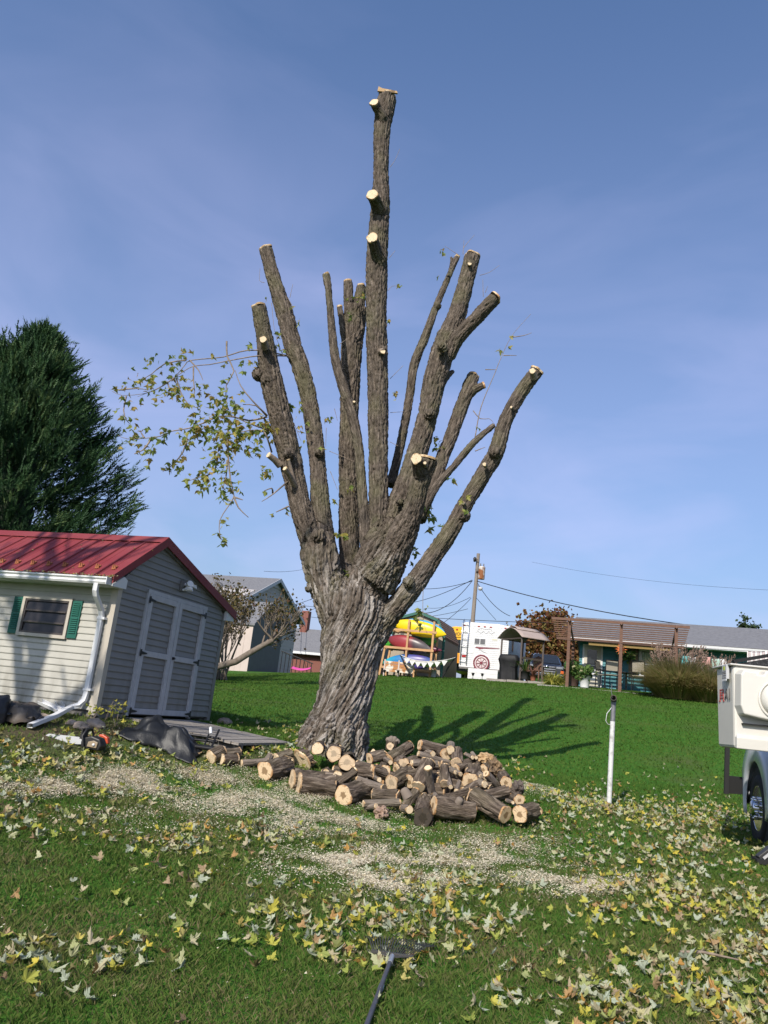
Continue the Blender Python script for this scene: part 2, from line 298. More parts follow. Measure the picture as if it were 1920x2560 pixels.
def lawn_mat():
    m, nt, b, N, L = nodes_of('lawn soil and thatch'); sset(b, Roughness=.95, Specular_IOR_Level=.1)
    tc = N('ShaderNodeTexCoord')
    n1 = N('ShaderNodeTexNoise'); n1.inputs['Scale'].default_value = .55; n1.inputs['Detail'].default_value = 6; L(tc.outputs['Object'], n1.inputs['Vector'])
    n2 = N('ShaderNodeTexNoise'); n2.inputs['Scale'].default_value = 9; n2.inputs['Detail'].default_value = 8; n2.inputs['Roughness'].default_value = .7; L(tc.outputs['Object'], n2.inputs['Vector'])
    r2 = ramp(N, [(.3, (.025, .075, .009)), (.5, (.042, .120, .013)), (.68, (.066, .140, .020))]); L(n2.outputs['Fac'], r2.inputs[0])
    mr = N('ShaderNodeMapRange'); mr.inputs[1].default_value = .52; mr.inputs[2].default_value = .72; mr.inputs[4].default_value = .55; L(n1.outputs['Fac'], mr.inputs[0])
    mx = N('ShaderNodeMix'); mx.data_type = 'RGBA'; mx.inputs[7].default_value = (.095, .085, .040, 1); L(mr.outputs[0], mx.inputs[0]); L(r2.outputs[0], mx.inputs[6])
    ba = N('ShaderNodeAttribute'); ba.attribute_name = 'bare'; so_ = N('ShaderNodeMix'); so_.data_type = 'RGBA'; so_.inputs[7].default_value = (.085, .062, .040, 1); L(ba.outputs['Fac'], so_.inputs[0]); L(mx.outputs[2], so_.inputs[6]); L(so_.outputs[2], b.inputs['Base Color'])
    n3 = N('ShaderNodeTexNoise'); n3.inputs['Scale'].default_value = 24; n3.inputs['Detail'].default_value = 6; L(tc.outputs['Object'], n3.inputs['Vector'])
    bp = N('ShaderNodeBump'); bp.inputs['Strength'].default_value = .8; bp.inputs['Distance'].default_value = .06; L(n3.outputs['Fac'], bp.inputs['Height']); L(bp.outputs[0], b.inputs['Normal'])
    return m
def _axis(a, fine, lim, step, grow):
    v = [0.0]
    while v[-1] < lim: v.append(v[-1]+(step if v[-1] < fine else max(step, (v[-1]-fine)*grow+step)))
    return np.array(v)
_gx = _axis(0, 16, 1500, .4, .25); _gx = np.concatenate([-_gx[:0:-1], _gx])
_gy = _axis(0, 46, 1500, .4, .25); _gy = np.concatenate([-_axis(0, 4, 200, 1.0, .4)[:0:-1], _gy])
_XX, _YY = np.meshgrid(_gx, _gy, indexing='ij'); _xy = np.stack([_XX.ravel(), _YY.ravel()], 1); _zz = gz_arr(_xy)
_nx, _ny = len(_gx), len(_gy); _i = (np.arange(_nx-1)[:, None]*_ny+np.arange(_ny-1)[None]).ravel()
lawn = link('lawn', np_mesh('lawn', np.column_stack([_xy, _zz]), np.column_stack([_i, _i+_ny, _i+_ny+1, _i+1]), lawn_mat(), True)); tag(lawn, kind='structure')

# ------------------------------------------------------------------ the topped maple: limbs given as (pixel x, pixel y, distance, width in pixels)
TD = 14.0
LIMBS = {
 'trunk': [(822,1905,TD,215),(830,1880,TD,185),(838,1854,TD,160),(848,1799,TD,150),(859,1744,TD,152),(870,1688,TD,158),(876,1633,TD,164),(883,1580,TD,172),(890,1535,TD,178),(880,1480,TD,170)],
 'L0': [(868,1590,TD,120),(840,1500,TD,116),(815,1450,TD,98),(800,1395,TD,104),(790,1340,TD,84)],
 'R0': [(880,1600,TD,120),(908,1500,TD-.05,126),(930,1440,TD-.1,122),(955,1385,TD-.15,134),(972,1340,TD-.15,112)],
 'L1': [(806,1440,TD,70),(786,1381,TD,66),(762,1305,TD,62),(742,1224,TD,60),(725,1143,TD,64),(702,1047,TD-.1,64),(674,930,TD-.2,60),(664,858,TD-.3,50),(647,766,TD-.4,41)],
 'L2': [(818,1440,TD+.05,70),(814,1356,TD+.1,56),(803,1285,TD+.15,58),(796,1183,TD+.25,48),(788,1102,TD+.35,47),(773,1001,TD+.45,48),(752,920,TD+.5,50),(733,870,TD+.55,50),(711,782,TD+.6,47),(684,696,TD+.65,41),(664,622,TD+.7,38)],
 'L3': [(925,1420,TD-.15,50),(912,1340,TD-.1,34),(907,1260,TD-.05,30),(902,1180,TD,28),(896,1115,TD+.02,28),(882,1042,TD+.05,29),(860,975,TD+.05,29),(840,905,TD+.05,27),(832,850,TD+.05,25),(826,782,TD+.05,21),(820,715,TD+.05,21),(815,686,TD+.05,22)],
 'L4': [(895,1500,TD+.45,70),(876,1420,TD+.72,58),(872,1356,TD+.76,58),(871,1229,TD+.8,54),(871,1103,TD+.82,53),(875,976,TD+.86,54),(879,880,TD+.9,58),(885,810,TD+.95,64),(890,770,TD+.95,62)],
 'L4a': [(878,830,TD+.9,34),(872,770,TD+.9,30),(870,705,TD+.9,27)],
 'L4b': [(890,790,TD+1,36),(899,750,TD+1,32),(903,716,TD+1,27)],
 'L4c': [(868,880,TD+.85,26),(856,820,TD+.8,20),(849,768,TD+.8,18)],
 'L5': [(935,1440,TD-.05,110),(944,1370,TD-.02,76),(947,1300,TD,58),(947,1229,TD,54),(946,1153,TD,54),(945,1052,TD,57),(945,960,TD,58),(942,858,TD,59),(941,757,TD,58),(942,646,TD,60),(948,560,TD,54),(951,504,TD,53),(952,428,TD,45),(955,327,TD,47),(962,275,TD,52),(968,243,TD,50)],
 'L5a': [(950,655,TD-.1,46),(940,625,TD-.28,36),(931,596,TD-.5,33)],
 'L5b': [(951,530,TD-.1,44),(940,505,TD-.28,36),(931,488,TD-.48,33)],
 'L5c': [(958,300,TD-.1,34),(945,275,TD-.2,28),(936,258,TD-.32,26)],
 'L6': [(975,1215,TD+.6,40),(985,1180,TD+.65,28),(1000,1118,TD+.75,26),(1018,1027,TD+.85,26),(1026,975,TD+.9,25),(1036,909,TD+.95,26),(1059,853,TD+1,25),(1078,800,TD+1,22),(1092,762,TD+1.05,21),(1118,700,TD+1.1,18),(1143,642,TD+1.1,16)],
 'L6a': [(1120,695,TD+1.1,14),(1128,665,TD+1.1,11),(1128,643,TD+1.1,9)],
 'L7': [(955,1390,TD-.05,110),(975,1340,TD,90),(1000,1265,TD+.1,74),(1026,1183,TD+.15,60),(1051,1103,TD+.2,58),(1071,1027,TD+.25,57),(1084,960,TD+.3,62),(1096,920,TD+.3,64),(1114,858,TD+.35,64),(1142,787,TD+.4,52),(1165,706,TD+.45,45),(1181,641,TD+.5,45)],
 'L7b': [(1118,890,TD+.3,50),(1140,850,TD+.2,44),(1168,818,TD+.1,40),(1203,782,TD,40),(1238,745,TD-.1,39)],
 'L7c': [(1100,960,TD+.4,30),(1118,940,TD+.6,20),(1132,928,TD+.75,14)],
 'L8': [(935,1455,TD-.2,120),(968,1405,TD-.3,105),(1002,1345,TD-.42,84),(1030,1280,TD-.55,62),(1046,1225,TD-.65,54),(1058,1180,TD-.72,55),(1068,1148,TD-.78,62)],
 'L8a': [(1052,1190,TD-.75,44),(1046,1165,TD-.92,36),(1041,1148,TD-1.1,31)],
 'L9': [(1045,1300,TD+.1,46),(1066,1250,TD+.25,38),(1087,1204,TD+.4,36),(1107,1143,TD+.5,38),(1127,1092,TD+.6,38),(1150,1027,TD+.7,38),(1168,980,TD+.75,40),(1183,940,TD+.8,34)],
 'L9a': [(1165,995,TD+.75,28),(1185,975,TD+.7,24),(1208,964,TD+.65,22)],
 'L10': [(1055,1280,TD+.1,34),(1071,1249,TD+.15,26),(1092,1214,TD+.2,23),(1132,1168,TD+.3,21),(1183,1108,TD+.35,21),(1212,1082,TD+.4,18),(1236,1062,TD+.4,17)],
 'L11': [(925,1590,TD+.0,100),(967,1543,TD-.08,70),(1008,1497,TD-.18,60),(1046,1447,TD-.25,58),(1087,1386,TD-.35,52),(1125,1330,TD-.4,49),(1152,1280,TD-.45,44),(1183,1229,TD-.5,44),(1215,1175,TD-.55,46),(1241,1128,TD-.6,47),(1262,1055,TD-.65,42),(1299,986,TD-.7,41),(1342,927,TD-.75,38)],
}
def catmull(pts, step=.12):
    pts = np.asarray(pts, float); n = len(pts); out = []
    q = np.vstack([2*pts[0]-pts[1], pts, 2*pts[-1]-pts[-2]])
    for i in range(n-1):
        p0, p1, p2, p3 = q[i:i+4]; L = np.linalg.norm((p2-p1)[:3]); m = max(2, int(L/step))
        for t in np.arange(m)/m:
            out.append(.5*((2*p1)+(-p0+p2)*t+(2*p0-5*p1+4*p2-p3)*t*t+(-p0+3*p1-3*p2+p3)*t**3))
    out.append(pts[-1]); return np.array(out)
AX = {}
for k, L in LIMBS.items():
    w = []
    for px, py, D, wd in L:
        p = P(px, py, D); r_ = wd/2/ppm(p); w.append([*p, r_*(.885 if k in ('trunk', 'L0', 'R0') else .90)-.006])
    AX[k] = catmull(w, .10)
# knots and burls on the bark: (x, y, D, radius px)
BURLS = [(668,1010-60,TD-.3,20),(795,1345-5,TD-.25,24),(955,875,TD-.2,17),(1105,868,TD-.1,19),(1238,1130,TD-.75,24),(1075,1035,TD,20),(798,1130,TD+.1,18),(1022,1455,TD-.45,20),(776,1470,TD-.05,18),
         (940,1440,TD-.34,32),(905,1462,TD-.36,24),(722,1135,TD-.3,20),(1093,765,TD+1,15),(648,935,TD-.25,24),(1160,1290,TD-.52,22),(1000,1255,TD-.3,16)]
mb = MB()
for k, a in AX.items(): mb.tube([Vector(v[:3]) for v in a], [v[3]*(1.0 if k != 'trunk' else 1.0) for v in a], 20)
tb = AX['trunk'][0]
for an in (-2.6, -1.9, -1.2, -.5, .3, 1.2, 2.2, 3.0):                 # root flares
    c0 = Vector(P(838, 1845, TD)); d = Vector((math.cos(an), math.sin(an), 0)); rr = AX['trunk'][8][3]
    g1 = c0+d*(rr+(.17 if d.x < 0 else .08)); g1.z = gz(g1.x, g1.y)-.10; g0 = c0+d*(rr*.62)
    mb.tube([g0+Vector((0, 0, .55)), g0+d*.12+Vector((0, 0, .12)), g1], [.13, .17, .09], 12)
for px, py, D, r in BURLS:
    p = P(px, py, D); rr = .74*r/ppm(p)
    mb.lathe([(0.001, -rr)]+[(rr*math.cos(t), rr*math.sin(t)) for t in np.linspace(-1.3, 1.3, 7)]+[(0.001, rr)], 12, Matrix.Translation(Vector(p)))
_o = bpy.data.objects.new('tmp', mb.mesh('tmp', None)); COL.objects.link(_o)
_m = _o.modifiers.new('r', 'REMESH'); _m.mode = 'VOXEL'; _m.voxel_size = .0185
_s = _o.modifiers.new('s', 'SMOOTH'); _s.iterations = 5; _s.factor = .5
_dg = bpy.context.evaluated_depsgraph_get(); _ev = _o.evaluated_get(_dg); _me = _ev.to_mesh()
TV = np.empty(len(_me.vertices)*3, np.float32); _me.vertices.foreach_get('co', TV); TV = TV.reshape(-1, 3).astype(float)
TN = np.empty(len(_me.vertices)*3, np.float32); _me.vertices.foreach_get('normal', TN); TN = TN.reshape(-1, 3).astype(float)
TF = np.empty(len(_me.polygons)*4, np.int32); _me.loops.foreach_get('vertex_index', TF); TF = TF.reshape(-1, 4)
_ev.to_mesh_clear(); bpy.data.objects.remove(_o)
# axis samples of all limbs with transported frames
SP, SR, SS, SE, SG, SK, ST = [], [], [], [], [], [], []
KEYS = list(AX)
for ki, k in enumerate(KEYS):
    a = AX[k]; s = 0; prev = None
    for i in range(0, len(a)):
        t = a[min(i+1, len(a)-1), :3]-a[max(i-1, 0), :3]; t = t/np.linalg.norm(t)
        if prev is None: e = np.cross(t, [0, 1., .1]); e /= np.linalg.norm(e)
        else: e = prev-t*(prev @ t); e /= np.linalg.norm(e)
        prev = e
        if i: s += np.linalg.norm(a[i, :3]-a[i-1, :3])
        SP.append(a[i, :3]); SR.append(a[i, 3]); SS.append(s); SE.append(e); SG.append(np.cross(t, e)); SK.append(ki); ST.append(t)
SP, SR, SS, SE, SG, SK, ST = map(np.array, (SP, SR, SS, SE, SG, SK, ST))
near = np.empty(len(TV), int)
for i in range(0, len(TV), 8000):
    c = TV[i:i+8000]
    d2 = (c*c).sum(1)[:, None]-2*c @ SP.T+(SP*SP).sum(1)[None]
    near[i:i+8000] = np.argmin(np.sqrt(np.maximum(d2, 0))-SR[None], axis=1)
q = TV-SP[near]; ss = SS[near]+(q*ST[near]).sum(1); lx = (q*SE[near]).sum(1); ly = (q*SG[near]).sum(1); rk = SR[near]; lk = SK[near]
is_tr = np.isin(lk, [KEYS.index(x) for x in ('trunk', 'L0', 'R0')])
tw = np.where(is_tr, -ss*.62, ss*.06); cx, sx = np.cos(tw), np.sin(tw)
bcx = cx*lx-sx*ly; bcy = sx*lx+cx*ly
bc = np.stack([bcx+lk*3.7, bcy+lk*1.3, ss+lk*5.1], 1)
# wobble the coordinates so the plates meander and break
wob = np.stack([noise3(bc*[3, 3, 2.2]), noise3(bc*[3, 3, 2.2]+17)], 1)*.020
bw = bc.copy(); bw[:, :2] += wob
fq = np.where(is_tr, 14, 21)[:, None]
n_a = np.abs(noise3(bw*np.array([1, 1, .085])*fq)); n_b = np.abs(noise3(bw*np.array([1, 1, .16])*fq*1.9+31)); n_c = noise3(bw*[30, 30, 12]); brk = np.abs(noise3(bw*np.array([.6, .6, .8])*fq*.5+9))
plate = np.minimum(1, n_a*4.2)*.68+np.minimum(1, n_b*3.6)*.32
amp = np.clip(rk*.20, .016, .07)*np.where(is_tr, 1.15, 1.2)
flake = np.minimum(1, brk*3.4)
big = noise3(TV*[1.6, 1.6, .9])*.022*np.clip(rk/.3, .3, 1.2)
disp = amp*(plate-.80)*(.62+.38*flake)*1.35+n_c*.007+big+amp*.5*np.maximum(0, noise3(bw*np.array([1, 1, .3])*fq*.8+55)-.25)
# long strips lifting on the trunk
strip = np.maximum(0, noise3(bw*[9, 9, .55])-.12)*is_tr
disp += strip*.06
TV2 = TV+TN*disp[:, None]
bcA = np.stack([bcx+lk*3.7, bcy+lk*1.3, ss+lk*5.1], 1)
sil = np.clip((4.4-TV[:, 2]+noise3(TV*2.0)*.8)/1.2, 0, 1)
M_BARK_T = M_BARK_L = bark_mat('maple bark', (.038, .030, .024), (.108, .087, .070), (.24, .195, .16), moss=.32, silver=.85)
TREE = thing('maple_tree', Vector((AX['trunk'][3][0], AX['trunk'][3][1], gz(AX['trunk'][3][0], AX['trunk'][3][1]))), 0, 'massive topped maple with bare sawn-off limbs rising behind the log pile', 'tree')
toff = np.array(TREE.location)
fk = lk[TF[:, 0]]
def islands(faces):                                # label connected groups of faces
    u, inv = np.unique(faces, return_inverse=True); f = inv.reshape(faces.shape); lab = np.arange(len(u))
    while True:
        old = lab.copy(); m = lab[f].min(1)
        for c in range(f.shape[1]): np.minimum.at(lab, f[:, c], m)
        lab = lab[lab]
        if (lab == old).all(): break
    return lab[f[:, 0]]
TRK_K = [KEYS.index(x) for x in ('trunk', 'L0', 'R0')]; fk[np.isin(fk, TRK_K)] = 0
for _ in range(3):                                 # stray bits of a limb go to the limb they touch
    moved = 0
    for ki, k in enumerate(KEYS):
        idx = np.where(fk == ki)[0]
        if len(idx) == 0: continue
        lab = islands(TF[idx]); ul, inv = np.unique(lab, return_inverse=True)
        if len(ul) < 2: continue
        best = np.bincount(inv).argmax(); vl = np.full(len(TV), -1); oth = np.where(fk != ki)[0]
        for c in range(4): vl[TF[oth, c]] = fk[oth]
        for j in range(len(ul)):
            if j == best: continue
            st = idx[inv == j]; c_ = vl[TF[st].ravel()]; c_ = c_[c_ >= 0]
            if len(c_): fk[st] = np.bincount(c_).argmax(); moved += 1
    if not moved: break
LIMB_OBJ = {}
for ki, k in enumerate(KEYS):
    sel = TF[fk == ki]
    if k in ('L0', 'R0'): continue
    if len(sel) == 0: continue
    u, inv = np.unique(sel, return_inverse=True)
    nm = 'trunk' if k == 'trunk' else ('limb' if k in ('L1','L2','L3','L4','L5','L6','L7','L8','L9','L10','L11') else 'limb_stub')
    me = np_mesh(nm, TV2[u]-toff, inv.reshape(-1, 4), M_BARK_T if k == 'trunk' else M_BARK_L, True, {'bc': ('FLOAT_VECTOR', bcA[u]), 'sil': ('FLOAT', sil[u])})
    par = TREE
    LIMB_OBJ[k] = link(nm, me, par)

# sawn faces: a disc of unit radius with an uneven rim, scaled to the limb
def disc_mesh(seed, n=26, th=.05):
    r = random.Random(seed); ph = [r.uniform(0, 6.28) for _ in range(4)]; am = [r.uniform(.02, .07) for _ in range(4)]
    def rad(a): return 1+sum(am[i]*math.sin((i+2)*a+ph[i]) for i in range(4))
    m = MB(); ring = [(rad(2*math.pi*k/n)*math.cos(2*math.pi*k/n), rad(2*math.pi*k/n)*math.sin(2*math.pi*k/n)) for k in range(n)]
    vs = [(0, 0, th)]; 
    for f in (.5, .96): vs += [(x*f, y*f, th) for x, y in ring]
    vs += [(x, y, th-.02) for x, y in ring]; vs += [(x, y, -th) for x, y in ring]
    fs = [(0, 1+k, 1+(k+1) % n) for k in range(n)]
    for b in range(3): fs += [(1+b*n+k, 1+(b+1)*n+k, 1+(b+1)*n+(k+1) % n, 1+b*n+(k+1) % n) for k in range(n)]
    m.add(vs, fs); return m
M_FACE = [wood_face_mat('fresh cut wood', (.42, .28, .15), (.52, .37, .22), .10, (.68, .54, .36)), wood_face_mat('cut wood with brown heart', (.40, .23, .11), (.25, .165, .09), .40), wood_face_mat('cut wood pale grey heart', (.38, .25, .14), (.38, .295, .20), .44, (.58, .44, .29)), wood_face_mat('dark rotten end', (.05, .04, .03), (.035, .028, .02), .5, (.06, .048, .038))]
DISCS = {}
def disc(seed, mi):
    if (seed, mi) not in DISCS: DISCS[(seed, mi)] = disc_mesh(seed).mesh('cut_face', M_FACE[mi])
    return DISCS[(seed, mi)]
def face_mtx(c, n, r, th=.012, roll=0):
    n = Vector(n).normalized(); return Matrix.Translation(Vector(c)) @ n.to_track_quat('Z', 'Y').to_matrix().to_4x4() @ Matrix.Rotation(roll, 4, 'Z') @ Matrix.Diagonal((r, r, th/.05, 1))
def stub_face(k, n=None, rs=1.0, mi=0, off=.01):
    a = AX[k]; t = Vector(a[-1, :3]-a[-3, :3]).normalized(); nn = Vector(n).normalized() if n else t
    par = LIMB_OBJ[k]; c = Vector(a[-1, :3]-toff)+t*off
    link('cut_face', disc(RNG.randrange(6), mi), par, mtx=face_mtx(c, nn, a[-1, 3]*rs, .02, RNG.random()*6))
for k, n, rs, mi in [('L1',None,.98,0),('L2',(-.45,-.1,.9),1.0,0),('L3',(-.5,-.3,.8),.95,0),('L4a',None,.95,0),('L4b',None,.95,0),('L4c',None,.95,0),('L5',None,1.0,0),('L5a',(-.2,-.98,.02),1.02,0),('L5b',(-.2,-.98,.0),1.02,0),('L5c',(-.25,-.94,.18),1.02,0),
                     ('L6',None,.95,0),('L7',None,1.0,0),('L7b',(.75,.1,.65),1.0,1),('L8',(.15,-.1,.98),1.0,0),('L8a',(-.2,-.97,-.05),1.05,0),('L9',None,1.0,0),('L9a',(.9,-.1,.4),1.0,1),('L11',(.5,-.1,.8),1.0,0)]:
    stub_face(k, n, rs, mi)
# small pruned twig stubs with pale ends: base px, tip px, width px, limb
def small_stub(k, b, t, D0, D1, w, n=None):
    p0 = Vector(P(*b, D0)-toff); p1 = Vector(P(*t, D1)-toff); r = w/2/ppm(P(*t, D1)); d = (p1-p0).normalized()
    m = MB(); m.tube([p0, (p0+p1)/2+Vector((0, 0, .01)), p1], [r*1.35, r*1.1, r], 10)
    o = m.build('pruned_stub', M_TWIG_BARK, LIMB_OBJ[k])
    link('cut_face', disc(RNG.randrange(6), 0), LIMB_OBJ[k], mtx=face_mtx(p1+d*.004, n or d, r*1.02, .012))
M_TWIG_BARK = mat('young smooth bark', (.17, .13, .10), .85, (.28, .22, .17), 14, bump=.3, bscale=40)
small_stub('L1', (700,1163), (672,1138), TD-.1, TD-.3, 15, (-.7,-.65,.3))
small_stub('L1', (738,1215), (713,1172), TD-.15, TD-.55, 12, (-.6,-.7,.3))
small_stub('L1', (738,1215), (721,1150), TD-.15, TD-.35, 9)
small_stub('L1', (662,868), (658,849), TD-.5, TD-.72, 17, (-.1,-.98,-.05))
small_stub('L11', (1335,945), (1331,928), TD-.85, TD-1.0, 15, (-.2,-.97,.0))
small_stub('L11', (1214,1165), (1211,1161), TD-.75, TD-.95, 9, (-.2,-.97,-.1))
small_stub('L11', (1160,1260), (1157,1258), TD-.6, TD-.82, 8, (-.2,-.97,-.1))
small_stub('L11', (1281,1020), (1278,1018), TD-.8, TD-.95, 6, (-.2,-.97,-.1))
small_stub('L8', (1064,1165), (1062,1158), TD-.95, TD-1.15, 8, (.1,-.95,.2))
small_stub('L3', (886,1010), (885,1005), TD-.1, TD-.2, 6, (.1,-.9,.3))
small_stub('L5', (952,878), (957,879), TD-.2, TD-.32, 13, (.1,-.95,.15))
small_stub('L7', (1108,872), (1109,873), TD+.05, TD-.1, 14, (0,-.98,.1))
small_stub('L7', (1173,662), (1174,660), TD+.35, TD+.22, 9, (0,-.98,.1))
# splinter tabs left at the top of the tall stem
mb = MB(); c = Vector(AX['L5'][-1, :3]-toff)
mb.prism([(-.21, -.02), (-.2, .10), (-.12, .06), (.02, .05), (.2, .03), (.22, -.02)], 'y', -.17, -.13, Matrix.Translation(c))
mb.build('splinter', M_FACE[0], LIMB_OBJ['L5'])

# ------------------------------------------------------------------ maple leaves: a five-lobed outline, cupped and curled differently in each variant
def leaf_shape(seed, detail=True):
    r = random.Random(seed)
    lobes = [(-2.25, .42), (-1.18, .78), (0, 1.0), (1.18, .78), (2.25, .42)]       # angle from tip, length
    out = []
    for i, (a, L) in enumerate(lobes):
        L *= r.uniform(.72, 1.15); a += r.uniform(-.14, .14); w = .25 if detail else .30
        out += [(a-w*1.25, L*.50), (a-w*1.45, L*.72), (a-w*.55, L*.76), (a, L), (a+w*.55, L*.76), (a+w*1.45, L*.72), (a+w*1.25, L*.50)] if (detail and L > .6) else [(a-w, L*.62), (a, L), (a+w, L*.62)]
        if i < 4:
            out.append(((a+lobes[i+1][0])/2, r.uniform(.38, .54)))
    c1, c2, tw, cu = r.uniform(-.7, 1.5), r.uniform(-.8, 1.3), r.uniform(-.6, .6), r.uniform(.0, .35); fold_ = r.uniform(-.15, .55)
    def bend(x, y):
        z = fold_*abs(x)+c1*x*x*.55+c2*y*y*.45+tw*x*y+cu*.35*(x*x+y*y)+.04*math.sin(9*x+seed)+.03*math.sin(11*y)
        return (x, y, z)
    vs = [bend(0, 0)]+[bend(L*math.sin(a), L*math.cos(a)) for a, L in out]
    n = len(out); fs = [(0, 1+(k+1) % n, 1+k) for k in range(n-1)]+[(0, 1, n)]
    # stalk
    b = len(vs); vs += [(.018, -.05, .0), (-.018, -.05, .0), (r.uniform(-.3, .3), -.95, .02)]; fs.append((b, b+1, b+2))
    V = np.array(vs); V *= .5
    return V, np.array(fs)
LEAVES = [leaf_shape(i) for i in range(18)]; LEAVES_LO = [leaf_shape(i+50, False) for i in range(8)]
def scatter_leaves(pos, size, tilt, kinds=LEAVES, yaw=None, nrm=None, hang=False):
    """one vertex/face array holding a leaf at every position"""
    Vs, Fs, Rn = [], [], []; n0 = 0
    for i, p in enumerate(pos):
        V, Fc = kinds[RNG.randrange(len(kinds))]; s = size[i] if hasattr(size, '__len__') else size*RNG.uniform(.7, 1.2)
        if hang: e = Euler((math.radians(RNG.uniform(200, 340)), math.radians(RNG.uniform(-40, 40)), RNG.uniform(0, 6.28)))
        else: e = Euler((RNG.gauss(0, tilt), RNG.gauss(0, tilt), RNG.uniform(0, 6.28)))
        M = np.array(e.to_matrix()); Vs.append(V @ M.T*s+np.asarray(p)); Fs.append(Fc+n0); n0 += len(V); Rn.append(np.full(len(V), RNG.random()))
    return np.vstack(Vs), np.vstack(Fs), np.concatenate(Rn)
M_LEAF_TREE = leaf_mat('maple leaf on twig', [(0, (.13, .19, .04)), (.3, (.22, .28, .07)), (.55, (.34, .36, .10)), (.75, (.46, .40, .10)), (.9, (.44, .31, .09)), (1, (.20, .15, .06))], .5)
M_LEAF_FALL = leaf_mat('fallen maple leaf', [(0, (.29, .33, .25)), (.13, (.35, .37, .26)), (.24, (.37, .37, .22)), (.36, (.21, .25, .05)), (.48, (.33, .33, .06)), (.58, (.46, .37, .05)), (.66, (.37, .35, .21)), (.78, (.36, .31, .20)), (.85, (.28, .20, .12)), (.90, (.37, .20, .05)), (.95, (.16, .19, .05)), (1, (.13, .085, .045))], .15)

# leafy sprays still hanging on the topped maple
def spray(limb, lines, leaf_pts, r0=.014, leaf=.15, per=1.0, spread=.10):
    """lines: list of pixel polylines (x,y,D); leaf_pts: (x,y,D,count,spread_px)"""
    for ln in lines:
        m = MB(); pts = catmull([[*P(x, y, D), 0] for x, y, D in ln], .15)[:, :3]-toff
        n = len(pts); m.tube([Vector(v) for v in pts], [max(.0036, r0*.72*(1-.8*i/n)) for i in range(n)], 5); m.build('twig', M_TWIG_BARK, LIMB_OBJ[limb])
    pos = []
    for x, y, D, c, s in leaf_pts:
        for _ in range(int(c*per)):
            pos.append(P(x+RNG.gauss(0, s), y+RNG.gauss(0, s), D+RNG.gauss(0, s/130))-toff)
    if pos:
        V, Fc, rn = scatter_leaves(pos, leaf*1.35, 1, LEAVES_LO, hang=True)
        o = link('leaves', np_mesh('leaves', V, Fc, M_LEAF_TREE, False, {'rnd': ('FLOAT', rn)}), LIMB_OBJ[limb]); tag(o, kind='stuff')
# crop coordinates of the left hanging branches -> photo pixels
def q(x, y, D=13.6): return (280+x/3.607, 820+y/3.607, D)
def ql(x, y, c, s, D=13.6): return (280+x/3.607, 820+y/3.607, D, c, s/3.607)
A = 13.9
spray('L2', [[q(1590,250,14.4), q(1310,200), q(1150,215), q(1000,262), q(720,290), q(660,330), q(560,450), q(430,540), q(300,590), q(95,608), q(0,570)],
             [q(1590,252,14.4), q(1330,250), q(1080,290), q(880,330), q(740,342), q(640,395), q(500,490), q(390,555), q(230,620)],
             [q(670,290), q(480,320), q(350,420), q(250,470)], [q(700,290), q(780,380), q(820,470)], [q(735,345), q(735,470), q(745,570), q(730,640)],
             [q(580,450), q(620,580), q(690,690), q(770,720)], [q(130,615), q(105,740), q(130,830), q(170,870)], [q(500,490), q(530,560), q(600,590)], [q(60,560), q(220,545), q(330,560)]],
      [ql(390,290,10,45), ql(280,440,13,50), ql(320,480,8,40), ql(560,330,10,45), ql(500,410,6,35), ql(560,255,3,20), ql(640,230,4,25), ql(700,240,3,25), ql(640,470,8,45), ql(590,540,14,50), ql(530,560,12,50), ql(440,590,9,40), ql(340,560,7,45), ql(200,520,8,40), ql(140,600,6,40),
       ql(770,550,10,40), ql(730,480,5,35), ql(860,520,2,15), ql(680,660,9,45), ql(690,690,5,35), ql(765,715,2,12), ql(100,820,6,28), ql(160,660,2,15), ql(255,670,2,12), ql(195,710,2,12), ql(50,745,2,10), ql(40,545,2,12), ql(890,230,2,15), ql(1030,320,4,25), ql(1160,310,3,20), ql(1180,415,2,12), ql(1260,160,3,18), ql(1300,320,4,22), ql(1540,190,8,35,14.3), ql(1500,70,2,12,14.3), ql(1265,310,3,14)], .022, .14)
